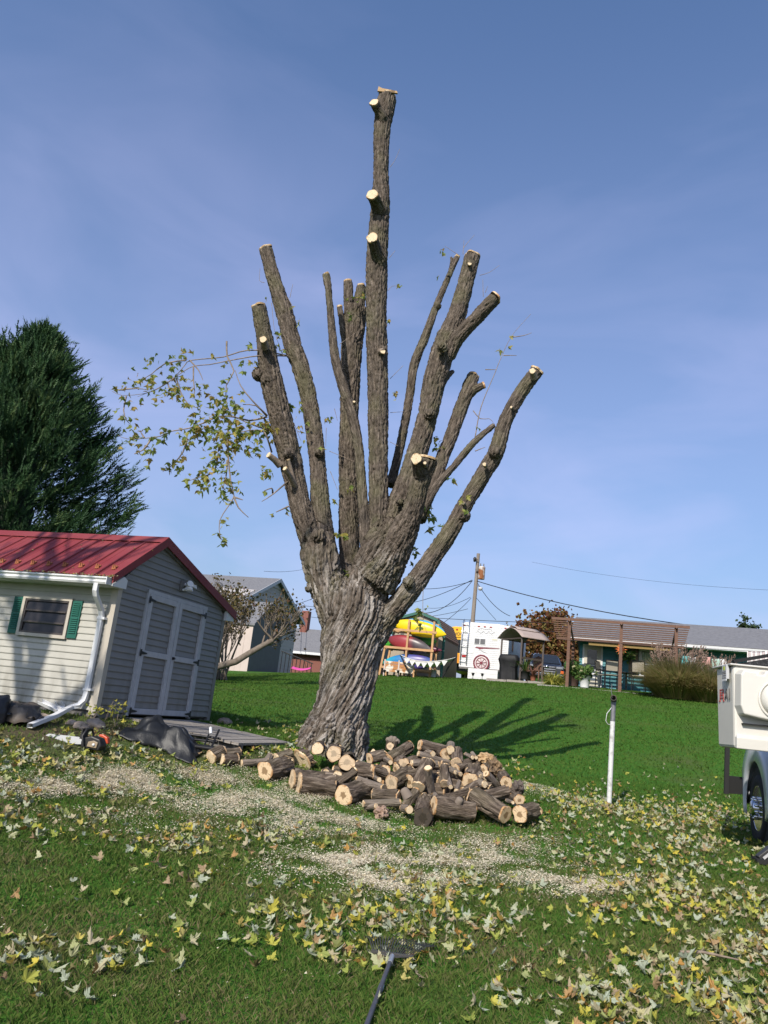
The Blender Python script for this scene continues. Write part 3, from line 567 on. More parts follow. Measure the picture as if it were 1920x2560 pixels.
spray('L1', [[q(1400,800,A), q(1240,835,A), q(1090,800), q(960,800), q(830,855), q(690,905), q(540,930), q(440,975), q(290,995), q(140,1000), q(55,970)],
             [q(1410,920,A), q(1290,880), q(1190,840), q(1060,780)], [q(1400,790,A), q(1270,660), q(1160,520), q(1110,380)], [q(1440,1120,A), q(1395,980), q(1350,925), q(1230,925), q(1080,955), q(960,935)],
             [q(1060,850), q(1040,980), q(1050,1180), q(1070,1380), q(1100,1520), q(1040,1620), q(970,1740), q(975,1880), q(1005,1920)], [q(1100,1520), q(1140,1620), q(1230,1708)], [q(1100,1525), q(1180,1550)],
             [q(1035,120), q(1040,260), q(1100,390), q(1030,520), q(1035,680), q(1050,770)], [q(960,1130), q(920,1300), q(800,1340), q(690,1380)], [q(680,1000), q(640,1120), q(560,1220), q(480,1290)],
             [q(350,1010), q(280,1100), q(200,1135)], [q(1040,1190), q(1030,1330), q(1000,1440)], [q(290,990), q(260,940)], [q(1390,790,A), q(1300,700), q(1180,690)], [q(1590,1380,A), q(1450,1500), q(1350,1565)], [q(1590,1610,A), q(1480,1660)], [q(1450,1490,A), q(1440,1445), q(1370,1470)]],
      [ql(1000,660,24,55), ql(960,720,14,45), ql(1060,770,16,50), ql(1160,720,10,40), ql(1080,640,3,20), ql(1165,585,3,18), ql(1240,740,2,12), ql(1045,470,4,25), ql(1010,560,3,18), ql(790,810,16,50), ql(880,840,14,50), ql(740,880,14,50), ql(640,960,8,40), ql(710,950,8,40), ql(690,1000,8,40), ql(830,930,9,40), ql(820,1020,6,35), ql(890,920,10,45), ql(970,950,14,45), ql(1010,980,20,55), ql(1050,930,10,45), ql(1110,870,14,50), ql(1180,960,10,40), ql(1240,900,12,50), ql(1290,950,14,50), ql(1200,1030,8,40), ql(1300,1050,10,45), ql(1210,1110,3,20), ql(1245,1130,3,18), ql(1380,840,9,35,A), ql(1400,920,14,35,A), ql(1420,900,8,30,A), ql(1310,780,4,25),
       ql(1040,1050,16,50), ql(950,1090,8,35), ql(1090,1080,9,45), ql(1040,1150,14,50), ql(960,1200,8,40), ql(890,1230,10,45), ql(870,1290,6,35), ql(740,1380,8,40), ql(820,1370,12,50), ql(840,1410,7,35), ql(900,1330,5,30), ql(790,1470,3,16), ql(1000,1300,5,30), ql(1060,1360,7,40), ql(1110,1300,3,18), ql(1080,1430,5,30), ql(1150,1450,4,20), ql(1010,1510,14,40), ql(1030,1400,4,30), ql(985,1450,4,25),
       ql(570,1230,12,45), ql(620,1220,7,30), ql(500,1280,6,28), ql(640,1080,5,28), ql(300,1090,7,35), ql(300,1140,9,32), ql(360,1080,4,18), ql(210,900,10,45), ql(320,915,3,14), ql(200,1000,6,30), ql(235,1045,3,14), ql(360,985,3,18), ql(440,1030,4,20), ql(490,970,6,35), ql(480,930,3,18), ql(130,1050,4,20), ql(1000,1780,4,18), ql(950,1840,3,14), ql(1010,1930,7,22), ql(1045,1710,1,6), ql(1395,1300,10,30), ql(1380,1330,4,20), ql(1340,1150,4,20), ql(1460,1690,2,8,A), ql(1575,1655,2,9,A), ql(1390,1490,2,8,A), ql(1600,690,3,14,14.2), ql(1640,720,3,16,14.2)], .026, .145)
# epicormic sprigs and single leaves along the limbs: crop with scale 1.975, origins (560,200) and (560,900)
def c1(x, y, D=TD-.4): return (560+x/1.975, 200+y/1.975, D)
def c2(x, y, D=TD-.4): return (560+x/1.975, 900+y/1.975, D)
def lf(f, x, y, c, s, D=TD-.4): a = f(x, y, D); return (a[0], a[1], D, c, s/1.975)
spray('L11', [[c2(1240,380,TD+.4), c2(1270,230,TD+.4), c2(1340,60,TD+.4), c1(1360,1390,TD+.4), c1(1420,1265,TD+.4), c1(1515,1155,TD+.4)], [c1(1425,1270,TD+.4), c1(1480,1262,TD+.4), c1(1520,1248,TD+.4)], [c1(1380,1360,TD+.4), c1(1445,1360,TD+.4)], [c2(1240,450,TD+.4), c2(1290,430,TD+.4)], [c2(1230,250,TD+.4), c2(1265,290,TD+.4), c2(1310,290,TD+.4), c2(1330,310,TD+.4)], [c1(1290,1430,TD+.4), c1(1345,1430,TD+.4)]],
      [lf(c1,1415,1265,1,3,TD+.4), lf(c1,1365,1335,2,6,TD+.4), lf(c1,1410,1325,1,4,TD+.4), lf(c2,1175,690,3,8,TD-.9), lf(c2,1190,750,3,8,TD-.9), lf(c2,1260,340,2,4,TD+.4)], .016, .12)
spray('L7', [[c1(1180,860,TD+.5), c1(1185,790,TD+.5)], [c1(1182,830,TD+.5), c1(1210,795,TD+.5), c1(1237,765,TD+.5)], [c1(1160,865,TD+.5), c1(1090,820,TD+.5)], [c1(1262,965,TD+.4), c1(1310,950,TD+.4), c1(1360,915,TD+.4)], [c1(1280,1070,TD+.1), c1(1278,985,TD+.1)], [c1(1290,1050,TD+.1), c1(1302,1018,TD+.1)]],
      [lf(c1,1085,850,4,7,TD+.6), lf(c1,1055,975,2,5,TD+.9), lf(c2,1045,390,9,18,TD+.4), lf(c2,1040,430,6,14,TD+.4)], .009, .13)
spray('L5', [[c1(820,430,TD), c1(845,395,TD), c1(868,340,TD)], [c1(815,880,TD), c1(846,842,TD)], [c1(810,1040,TD), c1(830,1018,TD), c1(860,1018,TD)], [c1(820,1475,TD+.1), c1(885,1410,TD+.1)], [c1(570,1305,TD), c1(640,1255,TD+.2), c1(690,1220,TD+.4)], [c2(820,260,TD+.2), c2(890,255,TD+.2)], [c2(820,405,TD), c2(860,425,TD)]],
      [lf(c1,862,1020,3,7,TD), lf(c1,812,1185,2,5,TD), lf(c1,850,1560,4,10,TD), lf(c2,850,175,4,9,TD)], .008, .12)
spray('L4', [[c2(525,550,TD), c2(560,640,TD)], [c2(545,240,TD+.3), c2(560,300,TD+.3)], [c2(520,450,TD+.2), c2(640,500,TD+.2)]],
      [lf(c1,615,1075,3,9,TD+.4), lf(c1,675,1070,7,12,TD+.5), lf(c1,620,1175,5,9,TD+.3), lf(c2,620,640,4,10,TD), lf(c2,605,870,6,13,TD-.1), lf(c2,565,860,3,10,TD), lf(c2,545,700,2,7,TD), lf(c2,610,1050,3,10,TD-.1), lf(c2,600,1085,4,12,TD-.1)], .008, .13)
spray('L2', [[c2(505,335,TD), c2(502,430,TD)], [c2(345,310,TD-.1), c2(380,400,TD)], [c1(325,1075,TD+.3), c1(340,1008,TD+.3)], [c1(200,1000,TD+.4), c1(175,990,TD+.4), c1(178,930,TD+.4)], [c1(315,1075,TD+.3), c1(345,1130,TD+.3)], [c1(235,1100,TD+.2), c1(250,1240,TD+.2), c1(280,1330,TD+.2)]],
      [lf(c2,500,290,7,16,TD), lf(c2,480,430,3,7,TD-.1), lf(c2,390,330,6,16,TD), lf(c2,350,240,6,20,TD), lf(c2,380,430,5,16,TD), lf(c1,355,1190,3,10,TD+.4), lf(c1,265,1260,2,7,TD), lf(c1,208,1080,2,6,TD), lf(c1,340,1130,2,6,TD+.2)], .008, .13)
spray('L8', [[(1023,1395,TD-.2), (1000,1440,TD-.3), (985,1480,TD-.3)], [(1058,1470,TD-.5), (1057,1520,TD-.5), (1060,1560,TD-.5), (1068,1584,TD-.5)]],
      [lf(c2,1010,740,6,14,TD), lf(c2,1012,825,4,9,TD), lf(c2,1020,770,4,12,TD), lf(c2,935,930,9,20,TD-.2), lf(c2,930,1000,3,6,TD-.2), lf(c2,900,960,4,14,TD-.2), (1046,1552,TD-.6,4,5), (1046,1570,TD-.6,5,5), (1055,1530,TD-.6,3,5), (1072,1515,TD-.6,1,2), (1042,1522,TD-.6,2,3), lf(c2,1120,590,3,9,TD), lf(c2,1075,815,2,5,TD-.2)], .008, .15)

# ------------------------------------------------------------------ garden shed (local frame: x along the long wall, gable at x=0 facing +x, y away from the camera)
def siding(mb_list, name, m, parent): pass
M_CREAM = mat('cream vinyl siding', (.385, .37, .325), .55, (.31, .30, .265), 2.2, .7, bump=.05, bscale=90, grime=.7)
M_TAUPE = mat('taupe vinyl siding', (.205, .198, .188), .5, (.175, .17, .162), 3, .6, bump=.05, bscale=90, grime=.6)
M_TRIM = mat('tan corner trim', (.40, .36, .30), .5)
M_RED = mat('red painted metal roofing', (.178, .026, .030), .55, (.215, .05, .052), 1.2, .7, spec=.25)
M_WHITE = mat('white painted metal', (.62, .62, .62), .4, (.52, .52, .52), 5, .4)
M_DOORW = mat('weathered white door frame', (.42, .42, .435), .6, (.26, .26, .265), 9, .35, bump=.1)
M_GREEN = mat('dark green shutter plastic', (.008, .085, .062), .5)
M_BLACK = mat('black iron', (.012, .012, .013), .5)
M_DGLASS = mat('dark window glass', (.018, .016, .018), .3, (.04, .036, .038), 7, .6, spec=.3)
M_BRONZE = mat('dark bronze window frame', (.055, .045, .042), .45)
M_GUARD = mat('rusty brown snow guard', (.26, .085, .03), .7)
M_BLOCK = mat('grey foundation timber', (.10, .095, .09), .9, (.16, .15, .14), 8)
so = P(235, 1792, 12)
SHED = thing('garden_shed', so, GA, 'tan sided garden shed with red metal roof and white double doors', 'shed')
LEN, WID, EV = 4.8, 3.42, 2.04; AY, AZ = .95, 2.78
mb = MB(); mb.prism([(.03, .05), (WID-.03, .05), (WID-.03, EV-.02), (AY, AZ-.03), (.03, EV-.02)], 'x', -LEN, -.03); mb.build('wall_core', M_BLOCK, SHED)
for xa in (-LEN+.1, -2.4, -.16):
    for ya in (.12, 1.7, WID-.12): mb = MB(); mb.box(xa-.1, xa+.1, ya-.1, ya+.1, -.35, .05); mb.build('foundation_block', M_BLOCK, SHED)
for ya in (.06, WID-.06): mb = MB(); mb.box(-LEN, -.02, ya-.045, ya+.045, -.10, .048); mb.build('skid', M_BLOCK, SHED)
mb = MB(); mb.box(-.05, -.008, .10, .72, -.30, .06); mb.build('skirt_board', M_TAUPE, SHED)
def lap_y(x0, x1, z0, h, parent, m, name='siding_board', y=0.0):        # lapped board on the long wall (faces -y)
    b = MB(); b.prism([(y+.028, z0), (y-.016, z0), (y-.018, z0+.012), (y-.002, z0+h), (y+.028, z0+h)], 'x', x0, x1); b.build(name, m, parent)
def lap_x(ya, yb, yc, yd, z0, h, parent, m, name='siding_board', x=0.0):  # lapped board on the gable (faces +x); ya..yb at the foot, yc..yd at the head
    b = MB(); vs = []
    for (y0, y1, z, xo) in ((ya, yb, z0, .016), (ya, yb, z0+.012, .018), (yc, yd, z0+h, .002)): vs += [(x+xo, y0, z), (x+xo, y1, z)]
    vs += [(x-.028, ya, z0), (x-.028, yb, z0), (x-.028, yc, z0+h), (x-.028, yd, z0+h)]
    b.add(vs, [(0, 1, 3, 2), (2, 3, 5, 4), (0, 6, 7, 1), (4, 5, 9, 8), (0, 2, 4, 8, 6), (1, 7, 9, 5, 3), (6, 8, 9, 7)]); b.build(name, m, parent)
BH = .1005
for i in range(20):
    z = .085+i*BH
    if z < EV-.05: lap_y(-LEN, -.09, z, min(BH, EV-z)+.004, SHED, M_CREAM)
def gy(z):                         # gable limits at height z
    if z <= EV: return .075, WID-.075
    return max(.075, AY*(z-EV)/(AZ-EV)), min(WID-.075, WID-(WID-AY)*(z-EV)/(AZ-EV))
DY0, DY1, DZ0, DZ1 = .80, 2.63, .07, 1.98
for i in range(28):
    z = .075+i*BH; z2 = min(z+BH+.004, AZ-.01)
    a, b = gy(z); c, d = gy(z2)
    if z2-z < .03 or b-a < .1: continue
    if z2 <= DZ1+.02:
        lap_x(a, DY0-.02, c, DY0-.02, z, z2-z, SHED, M_TAUPE); lap_x(DY1+.02, b, DY1+.02, d, z, z2-z, SHED, M_TAUPE)
    elif z < DZ1+.03:
        lap_x(a, DY0-.02, c, DY0-.02, z, z2-z, SHED, M_TAUPE); lap_x(DY1+.02, b, DY1+.02, d, z, z2-z, SHED, M_TAUPE); lap_x(DY0-.02, DY1+.02, DY0-.02, DY1+.02, DZ1+.03, z2-DZ1-.03, SHED, M_TAUPE)
    else: lap_x(a, b, c, d, z, z2-z, SHED, M_TAUPE)
mb = MB(); mb.box(-.095, .022, -.024, .0, .02, EV); mb.box(-.03, .022, .0, .08, .02, EV); mb.build('corner_trim', M_TRIM, SHED)
mb = MB(); mb.box(-.03, .022, WID-.08, WID+.024, .02, EV); mb.build('corner_trim', M_TAUPE, SHED)
# doors
def rail(p, y0, y1, z0, z1, name='door_frame', x1=.055): b = MB(); b.box(-.01, x1, y0, y1, z0, z1); b.build(name, M_DOORW, p, bevel=.004)
jamb = MB(); jamb.box(-.02, .04, DY0-.055, DY0-.002, DZ0-.03, DZ1+.06); jamb.box(-.02, .04, DY1+.002, DY1+.055, DZ0-.03, DZ1+.06); jamb.box(-.02, .042, DY0-.055, DY1+.055, DZ1+.003, DZ1+.065); jamb.build('door_jamb', M_DOORW, SHED)
for s in (0, 1):
    y0 = DY0 if s == 0 else (DY0+DY1)/2+.006; y1 = (DY0+DY1)/2-.006 if s == 0 else DY1
    mb = MB(); mb.box(-.02, .0, y0, y1, DZ0, DZ1); door = mb.build('door', M_BLOCK, SHED)
    rail(door, y0, y0+.095, DZ0, DZ1); rail(door, y1-.095, y1, DZ0, DZ1)
    for za, zb in ((DZ0, DZ0+.09), (.98, 1.07), (DZ1-.095, DZ1)): rail(door, y0+.095, y1-.095, za, zb, x1=.05)
    for za, zb in ((DZ0+.09, .98), (1.07, DZ1-.095)):
        n = 8; hh = (zb-za)/n
        for i in range(n): lap_x(y0+.095, y1-.095, y0+.095, y1-.095, za+i*hh, hh+.003, door, M_TAUPE, 'siding_board', .004)
    hy = y0 if s == 0 else y1; sg = 1 if s == 0 else -1
    for hz in (DZ0+.045, 1.025, DZ1-.10):
        mb = MB(); mb.box(.056, .064, hy-.02, hy+.02, hz-.055, hz+.055); mb.prism([(hy, hz-.03), (hy+sg*.17, hz-.008), (hy+sg*.17, hz+.008), (hy, hz+.03)], 'x', .056, .066); mb.build('strap_hinge', M_BLACK, door)
    if s == 1: mb = MB(); mb.box(.05, .075, y0+.02, y0+.10, 1.01, 1.035); mb.box(.05, .095, y0+.02, y0+.04, 1.0, 1.045); mb.build('latch', M_BLACK, door)
# window with three panes between shutters
WX0, WX1, WZ0, WZ1 = -1.63, -.80, 1.13, 1.66
mb = MB()
for b4 in ((WX0-.05, WX1+.05, WZ1, WZ1+.05), (WX0-.05, WX1+.05, WZ0-.05, WZ0), (WX0-.05, WX0, WZ0, WZ1), (WX1, WX1+.05, WZ0, WZ1)): mb.box(b4[0], b4[1], -.055, .0, b4[2], b4[3])
WIN = mb.build('window', M_TRIM, SHED)
mb = MB(); hh = (WZ1-WZ0)/3
mb.box(WX0, WX0+.03, -.04, -.01, WZ0, WZ1); mb.box(WX1-.03, WX1, -.04, -.01, WZ0, WZ1); mb.box(WX0+.03, WX1-.03, -.045, -.01, WZ0, WZ0+.03); mb.box(WX0+.03, WX1-.03, -.045, -.01, WZ1-.03, WZ1)
for i in (1, 2): mb.box(WX0+.03, WX1-.03, -.05, -.01, WZ0+i*hh-.012, WZ0+i*hh+.012)
mb.build('window_frame', M_BRONZE, WIN)
for i in range(3): mb = MB(); mb.prism([(-.022, WZ0+i*hh+.012), (-.036 if i else -.026, WZ0+i*hh+.012), (-.012, WZ0+(i+1)*hh-.012), (-.008, WZ0+(i+1)*hh-.012)], 'x', WX0+.03, WX1-.03); mb.build('pane', M_DGLASS, WIN)
for x0, x1 in ((-1.86, -1.69), (-.74, -.57)):
    mb = MB(); z0, z1 = 1.10, 1.68; mb.box(x0, x1, -.04, .0, z0, z1); sh = mb.build('shutter', M_GREEN, SHED, bevel=.004)
    zz = [z0+.075+i*.031 for i in range(8)]+[z0+.345+i*.031 for i in range(6)]
    for z in zz: b = MB(); b.prism([(-.041, z), (-.056, z+.003), (-.041, z+.025)], 'x', x0+.025, x1-.025); b.build('slat', M_GREEN, sh)
    b = MB(); b.prism([(x0+.03, z0+.535), (x1-.03, z0+.535), ((x0+x1)/2, z0+.56)], 'y', -.052, -.041); b.build('slat', M_GREEN, sh)
# roof: separate ribbed panels on both slopes, ridge cap, fascia, rake trim
RX = .09                                                    # overhang past the gable
sl1 = (AZ-EV)/AY; oy = .30                                  # front slope
yE, zE = -oy, EV-oy*sl1*.22+.06; zR = AZ+.13
nA = math.hypot(AY-yE, zR-zE)
def roof_pt(y, k=0): return zE+(zR-zE)*(y-yE)/(AY-yE)+k
pw = .305; roof = None
mb = MB(); mb.prism([(yE+.05, zE-.05), (AY, zR-.06), (WID+.25, EV-.0), (WID+.25, EV-.05), (AY, zR-.14), (yE+.05, zE-.10)], 'x', -LEN-.1, RX-.03); ROOF = mb.build('roof', M_BLOCK, SHED)
n = 17
yW, zW = WID+.30, EV+.03
for i in range(n):
    x1 = RX-.005-i*pw; x0 = x1-pw+.002
    for (ya, za, yb, zb, nm) in ((yE, zE, AY, zR, 'roof_panel'), (yW, zW, AY, zR, 'roof_panel')):
        d = Vector((0, yb-ya, zb-za)); L = d.length; d.normalize(); nrm = Vector((1, 0, 0)).cross(d)
        if nrm.z < 0: nrm = -nrm
        m4 = Matrix(((1, 0, 0, 0), (0, d.y, nrm.y, ya), (0, d.z, nrm.z, za), (0, 0, 0, 1)))
        b = MB(); pr = [(x0, 0), (x1, 0), (x1, .006), (x1-.008, .026), (x1-.026, .026), (x1-.036, .006), (x0+pw*.36, .006), (x0+pw*.34, .011), (x0+pw*.30, .011), (x0+pw*.28, .006), (x0, .006)]
        b.prism(pr, 'y', 0, L, m4 @ Matrix.Identity(4)); b.build(nm, M_RED, ROOF)
for i in range(n+1):
    x = RX-.02-i*pw; d = Vector((0, AY-yE, zR-zE)).normalized()
    for k, yy in enumerate([yE+.20]):
        b = MB(); z = roof_pt(yy, .01); b.prism([(x-.11, z), (x-.13, z+.07), (x-.14, z+.07), (x-.15, z), (x-.16, z+.07), (x-.17, z+.07), (x-.19, z)], 'y', yy-.008, yy+.008); b.prism([(yy-.03, z-.01), (yy+.06, z+.065), (yy+.06, z-.01)], 'x', x-.175, x-.125)
        b.build('snow_guard', M_GUARD, ROOF)
mb = MB(); mb.prism([(AY-.15, roof_pt(AY-.15, .034)), (AY-.15, roof_pt(AY-.15, .044)), (AY, zR+.055), (AY+.17, zR-.17*(zR-zW)/(yW-AY)+.05), (AY+.17, zR-.17*(zR-zW)/(yW-AY)+.04), (AY, zR+.042)], 'x', -LEN-.1, RX+.012); mb.build('ridge_cap', M_RED, ROOF)
mb = MB(); mb.prism([(yE-.01, zE-.10), (yE-.01, zE+.035), (AY, zR+.045), (yW, zW+.035), (yW, zW-.11), (AY, zR-.11)], 'x', RX, RX+.02); mb.build('rake_trim', M_RED, ROOF)
mb = MB(); mb.prism([(yE+.02, zE-.11), (-.02, zE-.0+.05), (.07, EV+.02), (.07, EV-.12), (yE+.02, zE-.14)], 'x', .026, RX-.004); mb.build('soffit_return', M_WHITE, ROOF)
mb = MB(); mb.prism([(WID-.05, EV+.06), (WID+.25, EV-.02), (WID+.25, EV-.12), (WID-.05, EV-.14)], 'x', .026, RX-.004); mb.build('soffit_return', M_WHITE, ROOF)
mb = MB(); mb.box(-LEN-.1, RX-.03, yE+.03, .02, zE-.14, zE-.125); mb.build('soffit', M_WHITE, ROOF)
# gutter and downspout
gz0 = zE-.13
mb = MB(); mb.prism([(yE+.02, gz0), (yE-.07, gz0), (yE-.09, gz0+.03), (yE-.075, gz0+.06), (yE-.105, gz0+.085), (yE-.105, gz0+.105), (yE-.09, gz0+.105), (yE-.085, gz0+.09), (yE-.06, gz0+.06), (yE-.06, gz0+.012), (yE+.01, gz0+.012), (yE+.01, gz0+.12), (yE+.02, gz0+.12)], 'x', -LEN-.1, RX-.04); GUT = mb.build('gutter', M_WHITE, SHED)
mb = MB(); mb.box(RX-.04, RX-.03, yE-.105, yE+.02, gz0, gz0+.11); mb.build('gutter_end_cap', M_WHITE, GUT)
dsx = -.16
def dpipe(pts, nm='downspout', par=SHED):
    b = MB(); pts = [Vector(p) for p in pts]; w = .052; vs = []; fs = []
    for i, p in enumerate(pts):
        t = (pts[min(i+1, len(pts)-1)]-pts[max(i-1, 0)]).normalized(); e = Vector((1, 0, 0)); e = (e-t*e.dot(t)).normalized(); g = t.cross(e)
        for a, c in ((-1, -1), (1, -1), (1, 1), (-1, 1)): vs.append(p+e*a*w*.75+g*c*w*.55)
    for i in range(len(pts)-1): fs += [(i*4+k, i*4+(k+1) % 4, i*4+4+(k+1) % 4, i*4+4+k) for k in range(4)]
    b.add(vs, fs); return b.build(nm, M_WHITE, par, bevel=.006)
kick = S_end = None
e0 = Vector((dsx-.02, -.07, .30)); ge = on_ground(72, 1826)
ROT = Matrix.Rotation(-GA, 3, 'Z'); le = ROT @ (Vector(ge)-Vector(so)); le.z += .06
dp = dpipe([(dsx+.02, yE-.05, gz0+.01), (dsx+.02, yE-.05, gz0-.10), (dsx+.015, yE-.01, gz0-.17), (dsx, -.10, gz0-.36), (dsx, -.07, gz0-.44), (dsx, -.065, 1.2), (dsx, -.065, .32), (dsx-.01, -.075, .22), (dsx-.05, -.12, .14), (dsx-.12, -.2, .10), (dsx+(le.x-dsx)*.5, -.2+(le.y+.2)*.5, (le.z+.10)/2+.01), (le.x, le.y, le.z)])
for z in (.36, 1.42): mb = MB(); mb.box(dsx-.05, dsx+.085, -.105, -.02, z, z+.035); mb.build('strap', M_WHITE, dp)
# flood light under the gable
mb = MB(); mb.box(.018, .05, 1.66, 1.80, 2.18, 2.36); LMP = mb.build('flood_light', M_BLOCK, SHED)
for (y, z, ang) in ((1.80, 2.27, .5), (1.72, 2.20, -.3)):
    mb = MB(); mb.lathe([(.02, 0), (.025, .05), (.05, .09), (.062, .16), (.055, .165)], 14, Matrix.Translation((.05, y, z)) @ Matrix.Rotation(math.radians(70), 4, 'Y') @ Matrix.Rotation(ang, 4, 'X')); mb.build('lamp_head', M_WHITE, LMP)
mb = MB(); mb.prism([(1.76, 2.33), (1.95, 2.33), (1.98, 2.27), (1.74, 2.29)], 'x', .05, .17); mb.build('lamp_hood', M_WHITE, LMP)

# ------------------------------------------------------------------ ramp, and the things lying about the shed
M_PLANK = mat('weathered grey plank', (.20, .175, .15), .9, (.34, .31, .28), 5, .9, (1, 8, 8), bump=.5, bscale=40)
def wv(l): return Vector(so)+Matrix.Rotation(GA, 3, 'Z') @ Vector(l)
RAMP = thing('wooden_ramp', wv((.05, 1.7, 0)), GA, 'grey weathered plank ramp leading down from the shed doors', 'ramp')
N_R = 15; x_e = 2.05; zt = .02
zend = gz(*wv((x_e, 1.7, 0))[:2])-so[2]+.07
for i in range(N_R):
    xa = .05+i*(x_e-.05)/N_R; k = (xa-.05)/(x_e-.05); za = zt+(zend-zt)*k
    b = MB(); ro = RNG.uniform(-.015, .015); b.box(0, (x_e-.05)/N_R-.012, -1.02+ro, .98+ro+RNG.uniform(-.02, .02), -.035, 0); b.build('plank', M_PLANK, RAMP, loc=(xa-.05, .05, za+RNG.uniform(-.004, .004)), rot=(0, math.atan2(zt-zend, x_e), 0))
for yy in (-.9, .0, .9): b = MB(); b.bar((0, yy+.05, zt-.10), (x_e-.06, yy+.05, zend-.08), .05, .10); b.build('stringer', M_BLOCK, RAMP)

def crumple(px, py, w, d, h, seed, name, label, cat, m, nu=15, nv=11, fold=1.0, rz=0, flat=.0):
    c = on_ground(px, py); T = thing(name, c, rz, label, cat); r = random.Random(seed)
    U, V = np.meshgrid(np.linspace(-1, 1, nu+1), np.linspace(-1, 1, nv+1), indexing='ij'); u = U.ravel(); v = V.ravel()
    ang = np.arctan2(v, u); rad = 1+.14*np.sin(3*ang+seed)+.08*np.sin(5*ang+2*seed)
    pts = np.stack([u*1.7+seed, v*1.5, np.full_like(u, seed*.7)], 1); rg = np.random.default_rng(seed)
    edge = np.clip(1.08-np.maximum(np.abs(u), np.abs(v))**2.5, 0, 1)
    z = h*edge*(.48+.55*noise3(pts*1.1)+.42*(1-2.2*np.abs(noise3(pts*1.7+5)))+rg.uniform(-.12, .12, len(u)))
    x = u*w/2*rad+rg.normal(0, .30*w/nu, len(u)); y = v*d/2*rad+rg.normal(0, .30*d/nv, len(u)); z = np.maximum(z, .02+.03*rg.uniform(0, 1, len(u)))
    W = np.stack([x, y], 1) @ np.array([[math.cos(rz), math.sin(rz)], [-math.sin(rz), math.cos(rz)]]); base = gz_arr(W+np.array(c)[:2])-c[2]
    V3 = np.stack([x, y, z+base], 1); i = (np.arange(nu)[:, None]*(nv+1)+np.arange(nv)[None]).ravel()
    o = link('sheet', np_mesh('sheet', V3, np.column_stack([i, i+nv+1, i+nv+2, i+1]), m, True), T)
    sb = o.modifiers.new('s', 'SUBSURF'); sb.levels = sb.render_levels = 2; sb.subdivision_type = 'CATMULL_CLARK'
    for e_ in o.data.edges: pass
    cr = o.data.attributes.new('crease_edge', 'FLOAT', 'EDGE'); cr.data.foreach_set('value', rg.choice([.0, .0, .55, .9], len(o.data.edges)))
    so_m = o.modifiers.new('solid', 'SOLIDIFY'); so_m.thickness = .006
    return T, c
M_TARP = mat('black rubber sheet', (.008, .0085, .0095), .45, (.022, .023, .025), 7, .6, spec=.35, bump=.2)
TARP, tc_ = crumple(410, 1862, 1.06, .70, .36, 3, 'black_tarp', 'crumpled black rubber sheet heaped beside the ramp', 'tarp', M_TARP, fold=1.0, rz=-.1)
tp = on_ground(480, 1868); FR = thing('folded_frame', tp, -.3, 'dark folded tube frame poking out from under the black sheet', 'frame')
M_DMET = mat('dark metal tube', (.03, .03, .032), .4, metal=.6)
for k, (a, b, r) in enumerate([((-.1, -.10, .04), (.42, -.16, .05), .018), ((-.1, -.04, .11), (.40, -.02, .12), .018), ((-.1, .06, .17), (.38, .12, .16), .018), ((.40, -.18, .03), (.32, .14, .28), .016), ((.28, -.18, .02), (.20, .10, .25), .014), ((-.1, -.2, .03), (.5, -.22, .03), .03)]):
    mb = MB(); mb.tube([a, b], r, 8); mb.build('tube', M_DMET, FR)
mb = MB(); mb.tube([(.24, .02, .30), (.30, -.06, .22)], .022, 8); mb.build('end_cap', M_WHITE, FR)
# chainsaw
M_ORANGE = mat('orange saw plastic', (.42, .055, .015), .4); M_BARM = mat('brushed saw bar', (.55, .56, .57), .35, metal=.3); M_BLK = mat('black plastic', (.018, .017, .017), .5); M_TANP = mat('cream saw casing', (.26, .20, .13), .5)
cs = on_ground(212, 1872); SAW = thing('chainsaw', cs, math.radians(-8), 'orange and black chainsaw lying on the leaves before the shed', 'chainsaw')
mb = MB(); pr = [(-.52, -.028), (-.50, -.042), (-.1, -.045), (0, -.035), (0, .035), (-.1, .045), (-.50, .042), (-.535, .02)]; mb.prism([(x-.02, y+.09) for x, y in pr], 'y', -.012, .012); mb.build('guide_bar', M_BARM, SAW)
mb = MB(); mb.prism([(-.02, .02), (.22, .0), (.25, .06), (.22, .14), (.10, .17), (0, .14), (-.03, .09)], 'y', -.09, .09); BODY = mb.build('engine_body', M_BLK, SAW, bevel=.015)
mb = MB(); mb.prism([(.07, .04), (.20, .03), (.21, .10), (.15, .12), (.08, .10)], 'y', -.11, -.09); mb.build('side_cover', M_TANP, BODY, bevel=.006)
mb = MB(); mb.prism([(.17, .175), (.25, .155), (.29, .09), (.31, .10), (.29, .17), (.22, .20), (.17, .20)], 'y', -.035, .035); mb.build('rear_handle', M_ORANGE, SAW, bevel=.01)
mb = MB(); mb.tube([(.03, -.12, .04), (.0, -.13, .16), (.01, -.06, .25), (.02, .06, .25), (.02, .12, .18), (.04, .12, .05)], .014, 8); mb.build('front_handle', M_BLK, SAW)
mb = MB(); mb.prism([(-.06, .12), (-.05, .25), (-.035, .25), (-.03, .12)], 'y', -.08, .08); mb.build('hand_guard', M_BLK, SAW)
mb = MB(); mb.lathe([(.018, 0), (.018, .012), (.0, .014)], 12, Matrix.Translation((.16, -.11, .07)) @ Matrix.Rotation(math.pi/2, 4, 'X')); mb.build('bolt_cap', M_WHITE, BODY)
